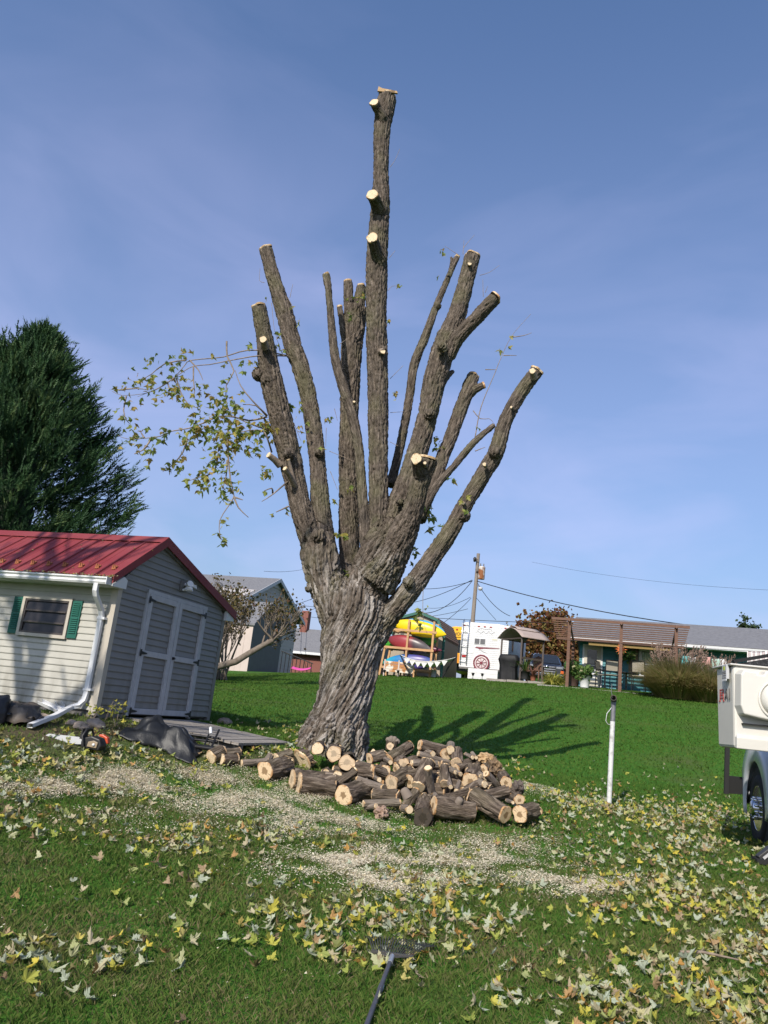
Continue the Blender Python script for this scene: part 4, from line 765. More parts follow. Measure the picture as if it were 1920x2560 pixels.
# white gutter offcuts leaning at the wall
def offcut(px, py, L, rz, tilt, label, w=.075, h=.055):
    c = Vector(on_ground(px, py)); b = MB(); t = .004
    b.prism([(-w/2, 0), (w/2, 0), (w/2, h), (w/2-t, h), (w/2-t, t), (-w/2+t, t), (-w/2+t, h), (-w/2, h)], 'x', -L/2, L/2)
    o = b.build('gutter_offcut', M_WHITE, None, loc=c+Vector((0, 0, .05+abs(math.sin(tilt))*L/2)), rot=(.5, tilt, rz)); tag(o, label, 'gutter offcut'); return o
offcut(122, 1786, .50, math.radians(-32), .18, 'longer white gutter offcut lying against the foot of the shed wall')
offcut(148, 1780, .20, math.radians(-45), .35, 'short white gutter offcut lying beside the longer one', .08, .06)
M_BAG = mat('dusty black plastic bag', (.035, .032, .03), .5, (.14, .11, .085), 3, .9, lo=.45, hi=.62, bump=.3, bscale=20)
def sack(px, py, w, d, h, seed, label, m, rz=0):
    c = on_ground(px, py); T = thing('plastic_sack', c, rz, label, 'sack'); r = []
    nu, nv = 44, 22; b = MB()
    def fn(u, v):
        a = u*2*math.pi; t = v*math.pi/2; ca, sa = math.cos(a), math.sin(a); e = .55
        X = math.copysign(abs(ca)**e, ca)*w/2; Y = math.copysign(abs(sa)**e, sa)*d/2; k = math.cos(t)**.4
        return (X*k, Y*k, h*math.sin(t)**.8)
    vs = np.array([fn(i/nu, j/nv) for i in range(nu) for j in range(nv+1)]); vs += (noise3(vs*7+seed)[:, None]*[.035, .035, .05])+(1-2*np.abs(noise3(vs*14+seed)))[:, None]*[.012, .012, .022]; vs[:, 2] += 0
    fs = [(i*(nv+1)+j, ((i+1) % nu)*(nv+1)+j, ((i+1) % nu)*(nv+1)+j+1, i*(nv+1)+j+1) for i in range(nu) for j in range(nv)]
    b.add([tuple(v) for v in vs], fs, True); b.build('sack_body', m, T)
    b = MB(); b.grid(lambda u, v: (w/2*.9+u*.07, (v-.5)*d*.5, h*.35+.03*math.sin(9*v)), 3, 8); b.build('sack_seam', m, T, solid=.004)
sack(45, 1806, .50, .5, .23, 4, 'dusty dark sack of soil slumped by the shed wall', M_BAG, -.3)
sack(-20, 1806, .34, .4, .34, 9, 'black plastic sack at the left edge beside the soil sack', mat('black bin bag', (.015, .015, .017), .35, bump=.4, bscale=18), .2)
# stones at the foot of the shed corner
M_STONE = mat('brown field stone', (.17, .13, .10), .9, (.28, .23, .19), 6, bump=.4, bscale=25)
def stone(px, py, r, seed, label):
    c = Vector(on_ground(px, py)); b = bmesh.new(); bmesh.ops.create_icosphere(b, subdivisions=3, radius=1)
    V = np.array([v.co[:] for v in b.verts]); V *= (1+.35*noise3(V*1.2+seed*3)[:, None]); V *= [r, r*.8, r*.62]
    for v, q_ in zip(b.verts, V): v.co = q_
    me = bpy.data.meshes.new('stone'); b.to_mesh(me); b.free(); me.materials.append(M_STONE); o = link('stone', me, None, loc=c+Vector((0, 0, r*.25))); tag(o, label, 'stone', 'stones by the shed corner')
for px, py, r, s, lb in [(236,1818,.14,1,'rounded brown stone under the shed corner beside the downspout elbow'),(200,1822,.11,2,'low flat stone in front of the downspout outlet pipe'),(560,1810,.13,3,'brown stone beside the far shed corner at the ramp'),(180,1812,.08,5,'small stone just behind the lying downspout pipe'),(110,1798,.09,6,'small stone below the white gutter offcuts')]: stone(px, py, r, s, lb)

# leaf crumbs lying in the gutter and on the lower roof
pos = []
for k in range(150): pos.append(tuple(wv((RNG.uniform(-2.6, .2), yE-.06+RNG.gauss(0, .03), gz0+.115+RNG.uniform(0, .025)))))
for k in range(26): y_ = RNG.uniform(yE+.05, AY-.1); pos.append(tuple(wv((RNG.uniform(-2.6, .2), y_, roof_pt(y_, .03)))))
V, Fc, rn = scatter_leaves(pos, .055, .5, LEAVES_LO); tag(link('leaf_debris', np_mesh('leaf_debris', V, Fc, M_LEAF_FALL, False, {'rnd': ('FLOAT', rn)})), 'dry leaf crumbs caught along the shed gutter', 'leaf debris', kind='stuff')

# ------------------------------------------------------------------ the pile of cut logs
M_LOGB = bark_mat('log bark', (.032, .024, .018), (.115, .088, .068), (.30, .245, .195), moss=.15)
M_LOGS = bark_mat('smooth branch bark', (.11, .088, .070), (.19, .155, .128), (.28, .235, .195), moss=.15)
def lp(x, y): return 600+x/2.127, 1700+y/2.127
def heapD(py): return 12.4-(py-1850)/180*1.7
def log_mesh(L, r0, r1, seed, rough=1.0, m=None, bend=0.0, split=False):
    nl, na = max(5, int(L/.05)), 30; rr = random.Random(seed)
    s = np.linspace(0, 1, nl+1); a = np.linspace(0, 2*np.pi, na, endpoint=False); S, A_ = np.meshgrid(s, a, indexing='ij'); S = S.ravel(); A_ = A_.ravel()
    R = r0+(r1-r0)*S; R = R*(1+.06*np.sin(2*A_+seed)+.04*np.sin(3*A_+seed*2.1))
    q_ = np.stack([np.cos(A_)*R*1.0, np.sin(A_)*R*1.0, S*L], 1)+seed*2.7
    n1 = np.abs(noise3(q_*np.array([15, 15, 2.6]))); n2 = noise3(q_*[28, 28, 8]); n0 = noise3(q_*[3, 3, 3])
    if rough > .3: R = R+rough*(np.minimum(1, n1*3.6)-.85)*min(.05, r0*.30)+rough*n2*.009+n0*.03*r0/.15
    else: R = R*(1+.10*n0)+n2*.002
    X = np.cos(A_)*R+bend*np.sin(S*np.pi)*L; Y = np.sin(A_)*R
    if split: Y = np.where(Y > r0*.12, r0*.12+(Y-r0*.12)*.06+n2*.012, Y)      # split log: one flat side
    V = np.stack([X, Y, S*L], 1); i = (np.arange(nl)[:, None]*na+np.arange(na)[None]).ravel(); j = (np.arange(nl)[:, None]*na+((np.arange(na)+1) % na)[None]).ravel()
    bcv = np.stack([np.cos(A_)*r0+seed, np.sin(A_)*r0+seed*1.7, S*L+seed], 1)
    return np_mesh('bark', V, np.column_stack([i, j, j+na, i+na]), m, True, {'bc': ('FLOAT_VECTOR', bcv), 'sil': ('FLOAT', np.zeros(len(V)))})
LOGN = [0]
def log(p0, p1, r0, label, r1=None, faces=(0, 0), rough=1.0, bend=0, split=False, cat='log', group='cut logs in the pile', n0=None, knobs=()):
    LOGN[0] += 1; sd = LOGN[0]; p0 = Vector(p0); p1 = Vector(p1); r1 = r1 or r0; d = (p1-p0); L = d.length; d.normalize()
    T = thing('cut_log', p0, 0, label, cat, group); rot = d.to_track_quat('Z', 'Y').to_matrix().to_4x4()
    if split: rot = rot @ Matrix.Rotation(RNG.uniform(0, 6.28), 4, 'Z')
    link('bark', log_mesh(L, r0, r1, sd*1.37, rough, M_LOGB if rough > .3 else M_LOGS, bend, split), T, mtx=rot)
    for e, (c, nn, rr, fi) in enumerate(((Vector((0, 0, 0)), -d, r0, faces[0]), (d*L, d, r1, faces[1]))):
        if e == 0 and n0: nn = Vector(n0)
        sy = .6 if split else 1
        mt = face_mtx(c+nn*.002, nn, rr*.955, .012, RNG.random()*6)
        if split: mt = Matrix.Translation(c+nn*.001) @ rot @ Matrix.Translation((0, -r0*.38, 0)) @ Matrix.Diagonal((rr*.9, rr*.55, .2, 1))
        link('cut_face', disc(RNG.randrange(6), fi), T, mtx=mt)
    for (t, an, kr, kl) in knobs:                         # stubs of side branches
        ax = Vector(an).normalized() if isinstance(an, tuple) else rot.to_3x3() @ Vector((math.cos(an), math.sin(an), .35))
        b = MB(); c0 = d*L*t
        b.tube([c0+ax*r0*.5, c0+ax*(r0+kl*.5), c0+ax*(r0+kl*.85), c0+ax*(r0+kl)], [kr*1.25, kr*1.05, kr*.9, kr*.45], 12); b.build('side_branch', M_LOGS, T)
    return T
# face centre (crop px), radius px, far end (crop px), far-end distance offset, face kind, options
LOGS = [
 (125,550,52,245,495,.42,1,'big log at the far left front with a three-lobed brown heart'),
 (307,617,57,487,603,.14,2,'large log lying lengthwise at the left front, pale end facing left'),
 (272,585,52,440,548,.16,2,'log lying lengthwise just behind the large left front log'),
 (547,645,55,668,600,.45,1,'large front log with a long grey-brown heart, right of the lengthwise log'),
 (412,365,33,425,352,.50,0,'small round end with two dark smudges, topmost against the trunk'),
 (500,393,42,508,380,.50,2,'round end with a short crack, beside the topmost one against the trunk'),
 (567,440,43,572,425,.50,2,'orange round end half shaded, third along the trunk foot'),
 (456,507,30,462,492,.45,0,'small clean round end in the lower row before the trunk, left one'),
 (517,512,28,520,498,.45,0,'small clean round end in the lower row before the trunk, right one'),
 (770,483,32,765,462,.42,1,'round end with a square brown heart in the middle of the pile'),
 (722,490,42,618,470,.12,1,'dark log lying crosswise, left of the square-hearted end'),
 (807,545,42,905,492,.35,2,'oval end with one dark blot above the centre of the pile'),
 (950,567,39,1003,440,.28,0,'oval clean end of a log leaning up in the middle of the pile'),
 (1090,550,28,1085,462,.25,2,'narrow oval end of a log standing steeply right of centre'),
 (1150,443,33,1152,380,.30,2,'tan round end with a nick, upper right of the pile'),
 (1095,395,34,1030,372,.38,1,'oval end with an orange ring at the top right of the pile'),
 (1225,540,48,1243,490,.38,1,'large splintered end with torn fibres on the right side'),
 (1295,475,25,1330,445,.30,1,'small brown-hearted end at the upper right edge'),
 (1258,460,17,1275,435,.28,2,'tiny oval end left of the brown-hearted end at the upper right'),
 (1485,637,30,1445,602,.35,1,'small ringed end sitting on the rightmost log'),
 (1490,713,46,1568,695,.30,1,'rightmost front log with a ragged brown heart'),
 (1410,715,50,1240,615,.40,1,'long log slanting down to the right front, wide orange end'),
 (972,733,53,985,690,.45,3,'black rotten log end at the centre front'),
 (1000,665,19,980,615,.25,0,'small pale branch end above the black rotten log'),
 (870,450,34,835,432,.35,2,'flat tan end half hidden in the upper middle of the pile'),
 (1415,545,33,1395,508,.30,1,'orange-faced chunk at the far right behind the pile'),
 (840,622,34,712,607,.14,1,'log lying crosswise in the left middle with a reddish end'),
 (708,382,14,690,402,.30,0,'tiny pale disc end right of the trunk foot'),
]
SIDE = [  # lying across the view: end a, end b, radius px, extra depth, kind
 (1030,668,1238,700,54,.10,'heavy knotted log lying crosswise at the right front with a side stub',1.0,[(.55,(.25,-.55,.80),.045,.05)]),
 (957,345,1150,392,29,.15,'dark log lying across the top of the pile',1.0,[]),
 (790,425,903,352,33,.30,'log slanting up at the top middle of the pile',1.0,[]),
 (690,420,768,402,30,.15,'short brown log beside the trunk on the right',1.0,[]),
 (1300,622,1420,597,36,.15,'dark hollow-barked log lying at the right middle',1.0,[]),
 (868,690,935,590,27,.20,'forked thick branch slanting in the left middle front',.6,[(.5,1.0,.06,.10)]),
 (700,470,850,520,22,.2,'dark log wedged in the left middle of the pile',1.0,[]),
 (1310,500,1385,580,20,.2,'grey slanting pole near the right end of the pile',.2,[]),
 (830,470,960,420,30,.3,'long rough log in the upper centre of the pile',1.0,[]),
 (900,540,990,480,38,.35,'rough log under the leaning centre log',1.0,[]),
 (1150,470,1240,430,24,.25,'dark log behind the splintered end',1.0,[]),
 (1200,600,1290,560,34,.2,'dark log below the splintered end',1.0,[]),
]
BRANCH = [
 (658,658,848,652,19,.10,'smooth straight branch lying at the left front of the pile'),
 (722,672,672,677,15,.10,'short smooth branch piece under the straight front branch'),
 (755,572,625,528,19,.15,'grey branch poking out right above the large front log'),
 (950,392,1112,442,15,.10,'long grey branch across the upper right of the pile'),
 (915,442,1050,452,19,.10,'grey branch below the long one in the upper middle'),
 (1018,592,1000,470,20,-.2,'upright grey branch beside the leaning centre log'),
 (1310,640,1385,690,19,.1,'smooth branch resting on the long right front log'),
 (1120,568,1105,520,12,.25,'white-tipped thin branch right of centre, lowest one'),
 (1150,590,1165,545,13,.25,'broken pale branch below the splintered end'),
 (1145,490,1090,470,12,.2,'white-tipped thin branch in the right middle, left one'),
 (1172,500,1120,470,12,.2,'white-tipped thin branch in the right middle, right one'),
 (1278,512,1210,480,13,.2,'white-tipped branch right of the splintered end, upper one'),
 (1305,522,1260,490,12,.2,'white-tipped branch right of the splintered end, lower one'),
 (1025,392,980,380,15,.2,'pale-ended branch at the top of the pile under the dark log'),
 (1120,345,1120,372,22,-.2,'rounded grey branch stub standing at the top right'),
 (1050,628,1030,600,13,.2,'small branch end above the knotted log'),
 (1235,412,1200,395,10,.2,'thin white-tipped twig at the upper right, left one'),
 (1255,412,1235,390,10,.2,'thin white-tipped twig at the upper right, right one'),
 (800,438,770,420,13,.25,'small branch end above the square-hearted round'),
 (740,530,720,520,13,.2,'curled small branch left of the oval blotted end'),
 (900,690,870,680,22,.15,'stubby branch at the foot of the forked branch'),
 (1300,555,1240,545,20,.2,'slit-faced branch right of the splintered end'),
 (1450,652,1420,640,9,.2,'stub of pale branch beside the small ringed end'),
]
def z_fix(p, r):
    g = gz(p[0], p[1])+r*.88
    if p[2] < g: p = np.array([p[0], p[1], g])
    return p
for fx, fy, r, x2, y2, dD, fk_, lb in LOGS:
    a = lp(fx, fy); b = lp(x2, y2); D = heapD(a[1]); p0 = P(*a, D); R = r/2.127/ppm(p0); p0 = z_fix(p0, R); p1 = z_fix(P(*b, D+dD), R)
    log(p0, p1, R, lb, R*RNG.uniform(.9, 1.08), (fk_, RNG.choice((0, 1, 2))))
for x1, y1, x2, y2, r, dD, lb, ro, kn in SIDE:
    a = lp(x1, y1); b = lp(x2, y2); D = heapD((a[1]+b[1])/2)-.02; p0 = P(*a, D); R = r/2.127/ppm(p0); p0 = z_fix(p0, R); p1 = z_fix(P(*b, D+dD), R)
    log(p0, p1, R, lb, R*.95, (1, 1), ro, knobs=kn)
for x1, y1, x2, y2, r, dD, lb in BRANCH:
    a = lp(x1, y1); b = lp(x2, y2); D = heapD(a[1])-.08; p0 = P(*a, D); R = r/2.127/ppm(p0); p0 = z_fix(p0, R); p1 = z_fix(P(*b, D+dD), R)
    log(p0, p1, R, lb, R*1.05, (0, 0), .1, cat='branch', group='cut branches in the pile', bend=RNG.uniform(-.04, .04))
# the big leaning butt log against the trunk, sawn face tilted upwards
a = lp(357, 416); D = 12.35; p0 = P(*a, D); R = 62/2.127/ppm(p0); p1 = P(*lp(318, 535), D-.06); p1 = z_fix(p1, R*.5)
log(p0, p1, R, 'thick leaning butt log with its thin pale sawn edge up, left of the round ends', R*1.08, (2, 0), n0=(.36, -.02, .93))
# split quarter logs
for x1, y1, x2, y2, r, lb in [(482,592,622,492,36,'split log showing torn bark, slanting above the large front log'),(1085,635,1222,588,20,'thin bark-edged split slab in front of the splintered end'),(1000,470,870,500,22,'split slab bridging the upper centre of the pile'),(1330,560,1260,530,22,'split pale-faced piece near the right end')]:
    a = lp(x1, y1); b = lp(x2, y2); D = heapD((a[1]+b[1])/2)-.1; p0 = P(*a, D); R = r/2.127/ppm(p0); log(p0, P(*b, D+.1), R, lb, R, (0, 0), split=True, group='split logs in the pile', cat='split log')
# knuckled stump on top and a broken chunk at the right
def knuckle(x, y, w, D, label, n=5, m=M_LOGB):
    c = P(*lp(x, y), D); s = w/2.127/ppm(c); T = thing('knotted_stump', c, 0, label, 'stump'); r = random.Random(int(x))
    b = MB()
    mesh = log_mesh(s*.9, s*.55, s*.45, x*.11, 1.0, m); link('bark', mesh, T, mtx=Matrix.Translation((0, 0, -s*.35)) @ Matrix.Rotation(.4, 4, 'X'))
    for k in range(n):
        an = k/n*3.6-.3; b = MB(); d = Vector((math.cos(an)*.75, -.25, abs(math.sin(an))*.8+.25)).normalized()
        b.tube([d*s*.1, d*s*.5, d*s*.74, d*s*.82], [s*.26, s*.25, s*.22, s*.10], 12); b.build('knob', M_LOGS, T)
    link('cut_face', disc(2, 2), T, mtx=face_mtx((-.03, -s*.56, -.02), (0, -1, .1), s*.34, .02))
knuckle(808, 345, 58, 12.5, 'knuckled stump with rounded knobs at the top of the pile near the trunk')
def chunk(x, y, w, h, D, label, m, seed):
    c = P(*lp(x, y), D); k = 2.127*ppm(c); b = bmesh.new(); bmesh.ops.create_icosphere(b, subdivisions=4, radius=1); V = np.array([v.co[:] for v in b.verts])
    V *= 1+.38*noise3(V*2.2+seed)[:, None]+.16*(1-2*np.abs(noise3(V*4+seed)))[:, None]; V *= [w/k, .16, h/k]
    for v, q_ in zip(b.verts, V): v.co = q_
    me = bpy.data.meshes.new('wood_chunk'); b.to_mesh(me); b.free(); me.materials.append(m); tag(link('wood_chunk', me, None, loc=c), label, 'wood chunk')
M_BROKEN = mat('splintered yellow wood', (.50, .34, .18), .85, (.20, .12, .06), 9, .9, bump=.6, bscale=30)
chunk(1308, 420, 46, 28, 12.0, 'splintered yellow broken wood chunk at the upper right of the pile', M_BROKEN, 3)
chunk(1345, 470, 40, 45, 11.9, 'dark decayed wood chunk below the splintered yellow one', mat('decayed wood', (.10, .07, .045), .9, (.26, .17, .09), 8, .8, bump=.6, bscale=25), 8)
chunk(1480, 575, 26, 34, 11.3, 'dark stump end standing at the far right of the pile', mat('dark weathered wood', (.07, .055, .045), .9, (.15, .12, .10), 8, .8, bump=.6, bscale=25), 12)
chunk(752, 705, 34, 30, 10.75, 'small forked root piece lying on the grass before the pile', mat('pinkish root wood', (.24, .16, .12), .9, (.36, .25, .18), 6, .8, bump=.4, bscale=25), 15)
# hidden interior of the heap
for k in range(26):
    px = RNG.uniform(1030, 1175); py = RNG.uniform(1890, 1990); D = heapD(py)+.28; p = P(px, py, D); r = RNG.uniform(.07, .13); g = gz(p[0], p[1]); p[2] = max(g+r, p[2]-.12); an = RNG.uniform(-.9, .9)
    q1 = np.array(p)+np.array([math.cos(an)*.42, math.sin(an)*.42, RNG.uniform(-.06, .06)]); q1 = z_fix(q1, r)
    log(p, q1, r, 'dark log showing only in the gaps deep inside the pile', None, (1, 2), group='logs deep inside the pile')
for k in range(7):
    px = RNG.uniform(760, 990); py = RNG.uniform(1900, 1975); D = heapD(py)+.35; p = P(px, py, D); r = RNG.uniform(.07, .12); p[2] = max(gz(p[0], p[1])+r, p[2]-.12); an = RNG.uniform(-.9, .9); q1 = z_fix(np.array(p)+np.array([math.cos(an)*.4, math.sin(an)*.4, 0]), r)
    log(p, q1, r, 'dark log showing only in the gaps deep inside the pile', None, (1, 2), group='logs deep inside the pile')
# loose pieces left of the trunk
for x1, y1, x2, y2, r, lb in [(554,1898,590,1903,15,'short log with a pale oval end left of the pile near the ramp'),(605,1908,668,1903,9,'smooth thin branch piece lying left of the trunk'),(660,1912,676,1890,10,'stubby pale-tipped branch piece between trunk and loose logs'),(528,1893,556,1878,17,'rounded bark-covered log nearest the ramp end'),(560,1885,598,1880,12,'reddish log piece behind the pale oval-ended one'),(690,1898,725,1885,16,'rough log end lying at the left foot of the trunk')]:
    g = on_ground(x1, y1+r); D = g[1]; p0 = P(x1, y1, D); R = r/ppm(p0); p0 = z_fix(p0, R); p1 = z_fix(P(x2, y2, D+.15), R)
    log(p0, p1, R, lb, R*.95, (0, 2), .1 if r < 12 else .8, group='loose pieces left of the trunk')

# ------------------------------------------------------------------ grass, fallen leaves and sawdust
def to_px(w):
    v = np.asarray(w, float)-CPOS; z = v @ FW; return 960+FPX*(v @ RT)/z, 1280-FPX*(v @ UP)/z
def field(px, py, G, base):
    d = np.full(len(px), base)
    for x, y, sx, sy, a in G: d = np.maximum(d, a*np.exp(-.5*(((px-x)/sx)**2+((py-y)/sy)**2)))
    return d
def wedge(y0, y1, dens, half=.60, pad=1.2):
    n = int(dens*(y1-y0)*(half*(y0+y1)+2*pad)); y = np.sqrt(NR.uniform(0, 1, n)*(y1**2-y0**2)+y0**2) if y0 > 3 else NR.uniform(y0, y1, n)
    x = NR.uniform(-1, 1, n)*(half*y+pad); return np.stack([x, y], 1)
so2 = np.array(so[:2]); _cg, _sg = math.cos(-GA), math.sin(-GA)
def keep_out(xy):                        # not under the shed or through the trunk
    d = xy-so2; lx_ = _cg*d[:, 0]-_sg*d[:, 1]; ly_ = _sg*d[:, 0]+_cg*d[:, 1]
    inside = (lx_ < -.0) & (lx_ > -LEN) & (ly_ > .0) & (ly_ < WID); ramp = (lx_ > 0) & (lx_ < 2.0) & (ly_ > .75) & (ly_ < 2.75)
    tr = np.linalg.norm(xy-np.array(AX['trunk'][6][:2]), axis=1) < .55
    return ~(inside | ramp | tr)
CHIP = [(350,1955,210,24,1.1),(120,1972,110,20,.8),(640,2010,160,26,.8),(820,2060,170,28,.6),(890,2165,130,30,1.0),(1000,2205,100,22,1),(1120,2150,170,24,.7),(1250,2115,120,20,.45),(1440,2212,110,20,.9),(1290,2185,130,25,.5),(1330,1965,90,16,.4),(560,1935,60,18,.5),(690,1985,90,18,.6),(240,1940,100,14,.5),(1000,2080,250,40,.22),(520,2040,250,40,.25)]
LEAFG = [(1720,2510,200,70,1.5),(1870,2370,75,95,1.4),(1640,2262,130,36,1.3),(1790,2300,90,33,.75),(1850,2250,60,28,.5),(1000,2305,140,50,1.2),(1110,2230,120,36,.75),(1170,2345,90,55,.7),(960,2390,90,36,.95),(1400,2480,120,60,.35),
         (110,2440,110,42,.5),(340,2390,90,32,.4),(480,2340,60,28,.35),(620,2330,130,36,.35),(560,2210,150,36,.35),(700,2290,80,25,.35),(655,2090,85,22,1.0),(410,2110,120,26,.7),(150,2060,130,26,.7),(60,2025,80,36,.7),(250,1985,150,20,.4),
         (150,1905,170,34,1.0),(50,1960,90,36,.9),(420,1905,80,22,1.0),(330,1845,60,16,.9),(560,1890,90,20,1.0),(640,1882,70,14,1.0),(450,1985,150,22,.35),(760,1830,80,18,.25),(1700,2040,190,30,1.0),(1480,2008,130,20,.95),(1650,2120,150,22,.85),(1560,2165,150,26,.55),(1400,2060,80,28,.45),(1050,2130,200,36,.25),(880,2110,140,30,.3),(1700,2180,170,26,.7),(1750,1890,110,40,.10),(1250,1940,70,26,.3),(240,1850,90,14,1.0),(420,1840,50,12,.8)]
BARE = [(120,1835,180,26,1.0),(330,1825,110,22,1.0),(150,1875,190,26,.7),(470,1885,120,18,.6),(60,1800,120,20,1.0),(620,1890,70,14,.6)]
# blades
M_GRASS = leaf_mat('grass blade', [(0, (.054, .122, .018)), (.30, (.086, .160, .030)), (.46, (.105, .155, .034)), (.65, (.138, .165, .048)), (.85, (.175, .155, .072)), (1, (.22, .18, .10))], .4, .06)
_w3 = np.column_stack([_xy, _zz]); _fr = (_w3-CPOS) @ FW > 1; _bp = np.zeros(len(_xy)); _px, _py = to_px(_w3[_fr]); _bp[_fr] = field(_px, _py, BARE, 0); _bp[_xy[:, 1] > 30] = 0
_at = lawn.data.attributes.new('bare', 'FLOAT', 'POINT'); _at.data.foreach_set('value', _bp.astype(np.float32))
GV, GF, GR = [], [], []; gn = 0
for y0, y1, dens, w, h in ((2.2, 5.5, 5200, .0032, .050), (5.5, 9.5, 2700, .0052, .052), (9.5, 17, 900, .010, .052), (17, 42, 255, .018, .05)):
    xy = wedge(y0, y1, dens); xy = xy[keep_out(xy)]; n = len(xy); z = gz_arr(xy)
    px, py = to_px(np.column_stack([xy, z])); thin = np.minimum(1.5, field(px, py, CHIP, 0)+1.35*field(px, py, BARE, 0)); tw2 = np.clip((xy[:, 1]-11.8)/2.0, 0, 1); worn = 1-tw2*tw2*(3-2*tw2)
    pat = noise3(np.column_stack([xy*.9, np.zeros(n)])); pat2 = noise3(np.column_stack([xy*3.1, np.ones(n)]))
    k = NR.uniform(0, 1, n) > .55*thin; xy, z, pat, pat2, worn = xy[k], z[k], pat[k], pat2[k], worn[k]; n = len(xy)
    an = NR.uniform(0, 2*np.pi, n); hh = h*NR.uniform(.45, 1.25, n)*(1+.5*pat2); lean = NR.uniform(.2, 1.1, n); la = NR.uniform(0, 2*np.pi, n)
    ww = w*NR.uniform(.6, 1.3, n); B = np.column_stack([xy, z-.006]); s_ = np.column_stack([np.cos(an), np.sin(an), np.zeros(n)])*ww[:, None]
    t_ = np.column_stack([np.cos(la)*lean*hh, np.sin(la)*lean*hh, hh])
    V = np.stack([B-s_, B+s_, B+t_*.55+s_*.7+np.array([0, 0, .1])*hh[:, None], B+t_*[1, 1, .9]], 1).reshape(-1, 3); i = np.arange(n)*4+gn
    GF.append(np.column_stack([i, i+1, i+2])); GF.append(np.column_stack([i, i+2, i+3])); GV.append(V); gn += len(V)
    rr = np.clip(.27+.28*worn+(.2+.10*worn)*pat+NR.normal(0, 1, n)*(.07+.10*worn)+np.where(NR.uniform(0, 1, n) < .06*worn, .4, 0), .0, .995); GR.append(np.repeat(rr, 4))
grass = link('grass', np_mesh('grass', np.vstack(GV), np.vstack(GF), M_GRASS, False, {'rnd': ('FLOAT', np.concatenate(GR))}))
tag(grass, 'short green lawn grass covering the whole slope', 'grass', kind='stuff')
# object random is constant for the single grass object: cancel it by using the attribute only
for nd in M_GRASS.node_tree.nodes:
    if nd.type == 'OBJECT_INFO':
        for lk_ in list(M_GRASS.node_tree.links):
            if lk_.from_node == nd: lk_.to_socket.default_value = 0; M_GRASS.node_tree.links.remove(lk_)
# sawdust and chips
xy = wedge(4.5, 15, 2100, .60, .5); xy = xy[keep_out(xy)]; z = gz_arr(xy); px, py = to_px(np.column_stack([xy, z])); d = field(px, py, CHIP, .006)
d *= np.clip(.85+1.6*noise3(np.column_stack([xy*2.3, np.zeros(len(xy))])), .05, 1.3)
k = NR.uniform(0, 1, len(xy)) < d; xy, z, d = xy[k], z[k], d[k]; cnt = (3+23*np.clip(d, 0, 1)).astype(int)      # drifts: many small flakes round each spot
xy = np.repeat(xy, cnt, 0); z = np.repeat(z, cnt); n = len(xy); xy = xy+NR.normal(0, .035, (n, 2))
an = NR.uniform(0, 6.28, n); L = .0028+.0095*NR.uniform(0, 1, n)**2.5; W_ = L*NR.uniform(.4, .9, n); e = np.column_stack([np.cos(an), np.sin(an), NR.uniform(-.4, .4, n)])*L[:, None]; g_ = np.column_stack([-np.sin(an), np.cos(an), NR.uniform(-.4, .4, n)])*W_[:, None]
c_ = np.column_stack([xy, z+NR.uniform(.012, .045, n)]); V = np.stack([c_-e-g_, c_+e-g_*.6, c_+g_*1.2], 1).reshape(-1, 3)
M_CHIP = leaf_mat('fresh wood chip', [(0, (.70, .62, .46)), (.6, (.78, .71, .55)), (.88, (.60, .50, .33)), (1, (.40, .30, .18))], .05)
tag(link('wood_chips', np_mesh('wood_chips', V, np.arange(n*3).reshape(-1, 3), M_CHIP, False, {'rnd': ('FLOAT', np.repeat(NR.uniform(0, .99, n), 3))})), 'pale sawdust and wood chips strewn over the lawn', 'wood chips', kind='stuff')
# fallen leaves
xy = wedge(2.3, 19, 200, .60, .6); xy = xy[keep_out(xy)]; z = gz_arr(xy); px, py = to_px(np.column_stack([xy, z])); d = field(px, py, LEAFG, .014)
d *= np.clip(.72+1.1*noise3(np.column_stack([xy*1.7, np.full(len(xy), 4.)])), .15, 1.3)
k = NR.uniform(0, 1, len(xy)) < d; xy, z, px, py = xy[k], z[k], px[k], py[k]
order = np.argsort(xy[:, 1]); xy, z, px, py = xy[order], z[order], px[order], py[order]
inview = (px > 5) & (px < 1915) & (py < 2555); big = np.where(inview)[0][:300]; rest = np.setdiff1d(np.arange(len(xy)), big)
V, Fc, rn = scatter_leaves(np.column_stack([xy[rest], z[rest]+NR.uniform(.02, .06, len(rest))]), .13, .55, LEAVES)
tag(link('leaf_litter', np_mesh('leaf_litter', V, Fc, M_LEAF_FALL, False, {'rnd': ('FLOAT', rn)})), 'yellow and pale maple leaves scattered across the lawn', 'leaf litter', kind='stuff')
LME = [np_mesh('fallen_leaf', V_, F_, M_LEAF_FALL, False) for V_, F_ in LEAVES]
for i in big:
    o = link('fallen_leaf', LME[RNG.randrange(len(LME))], None, loc=(xy[i, 0], xy[i, 1], z[i]+RNG.uniform(.022, .055)), rot=(RNG.gauss(0, .5), RNG.gauss(0, .5), RNG.uniform(0, 6.28)))
    s_ = RNG.uniform(.085, .165); o.scale = (s_, s_, s_); tag(o, 'single fallen maple leaf lying on the grass in the foreground', 'leaf', 'fallen leaves in the foreground')
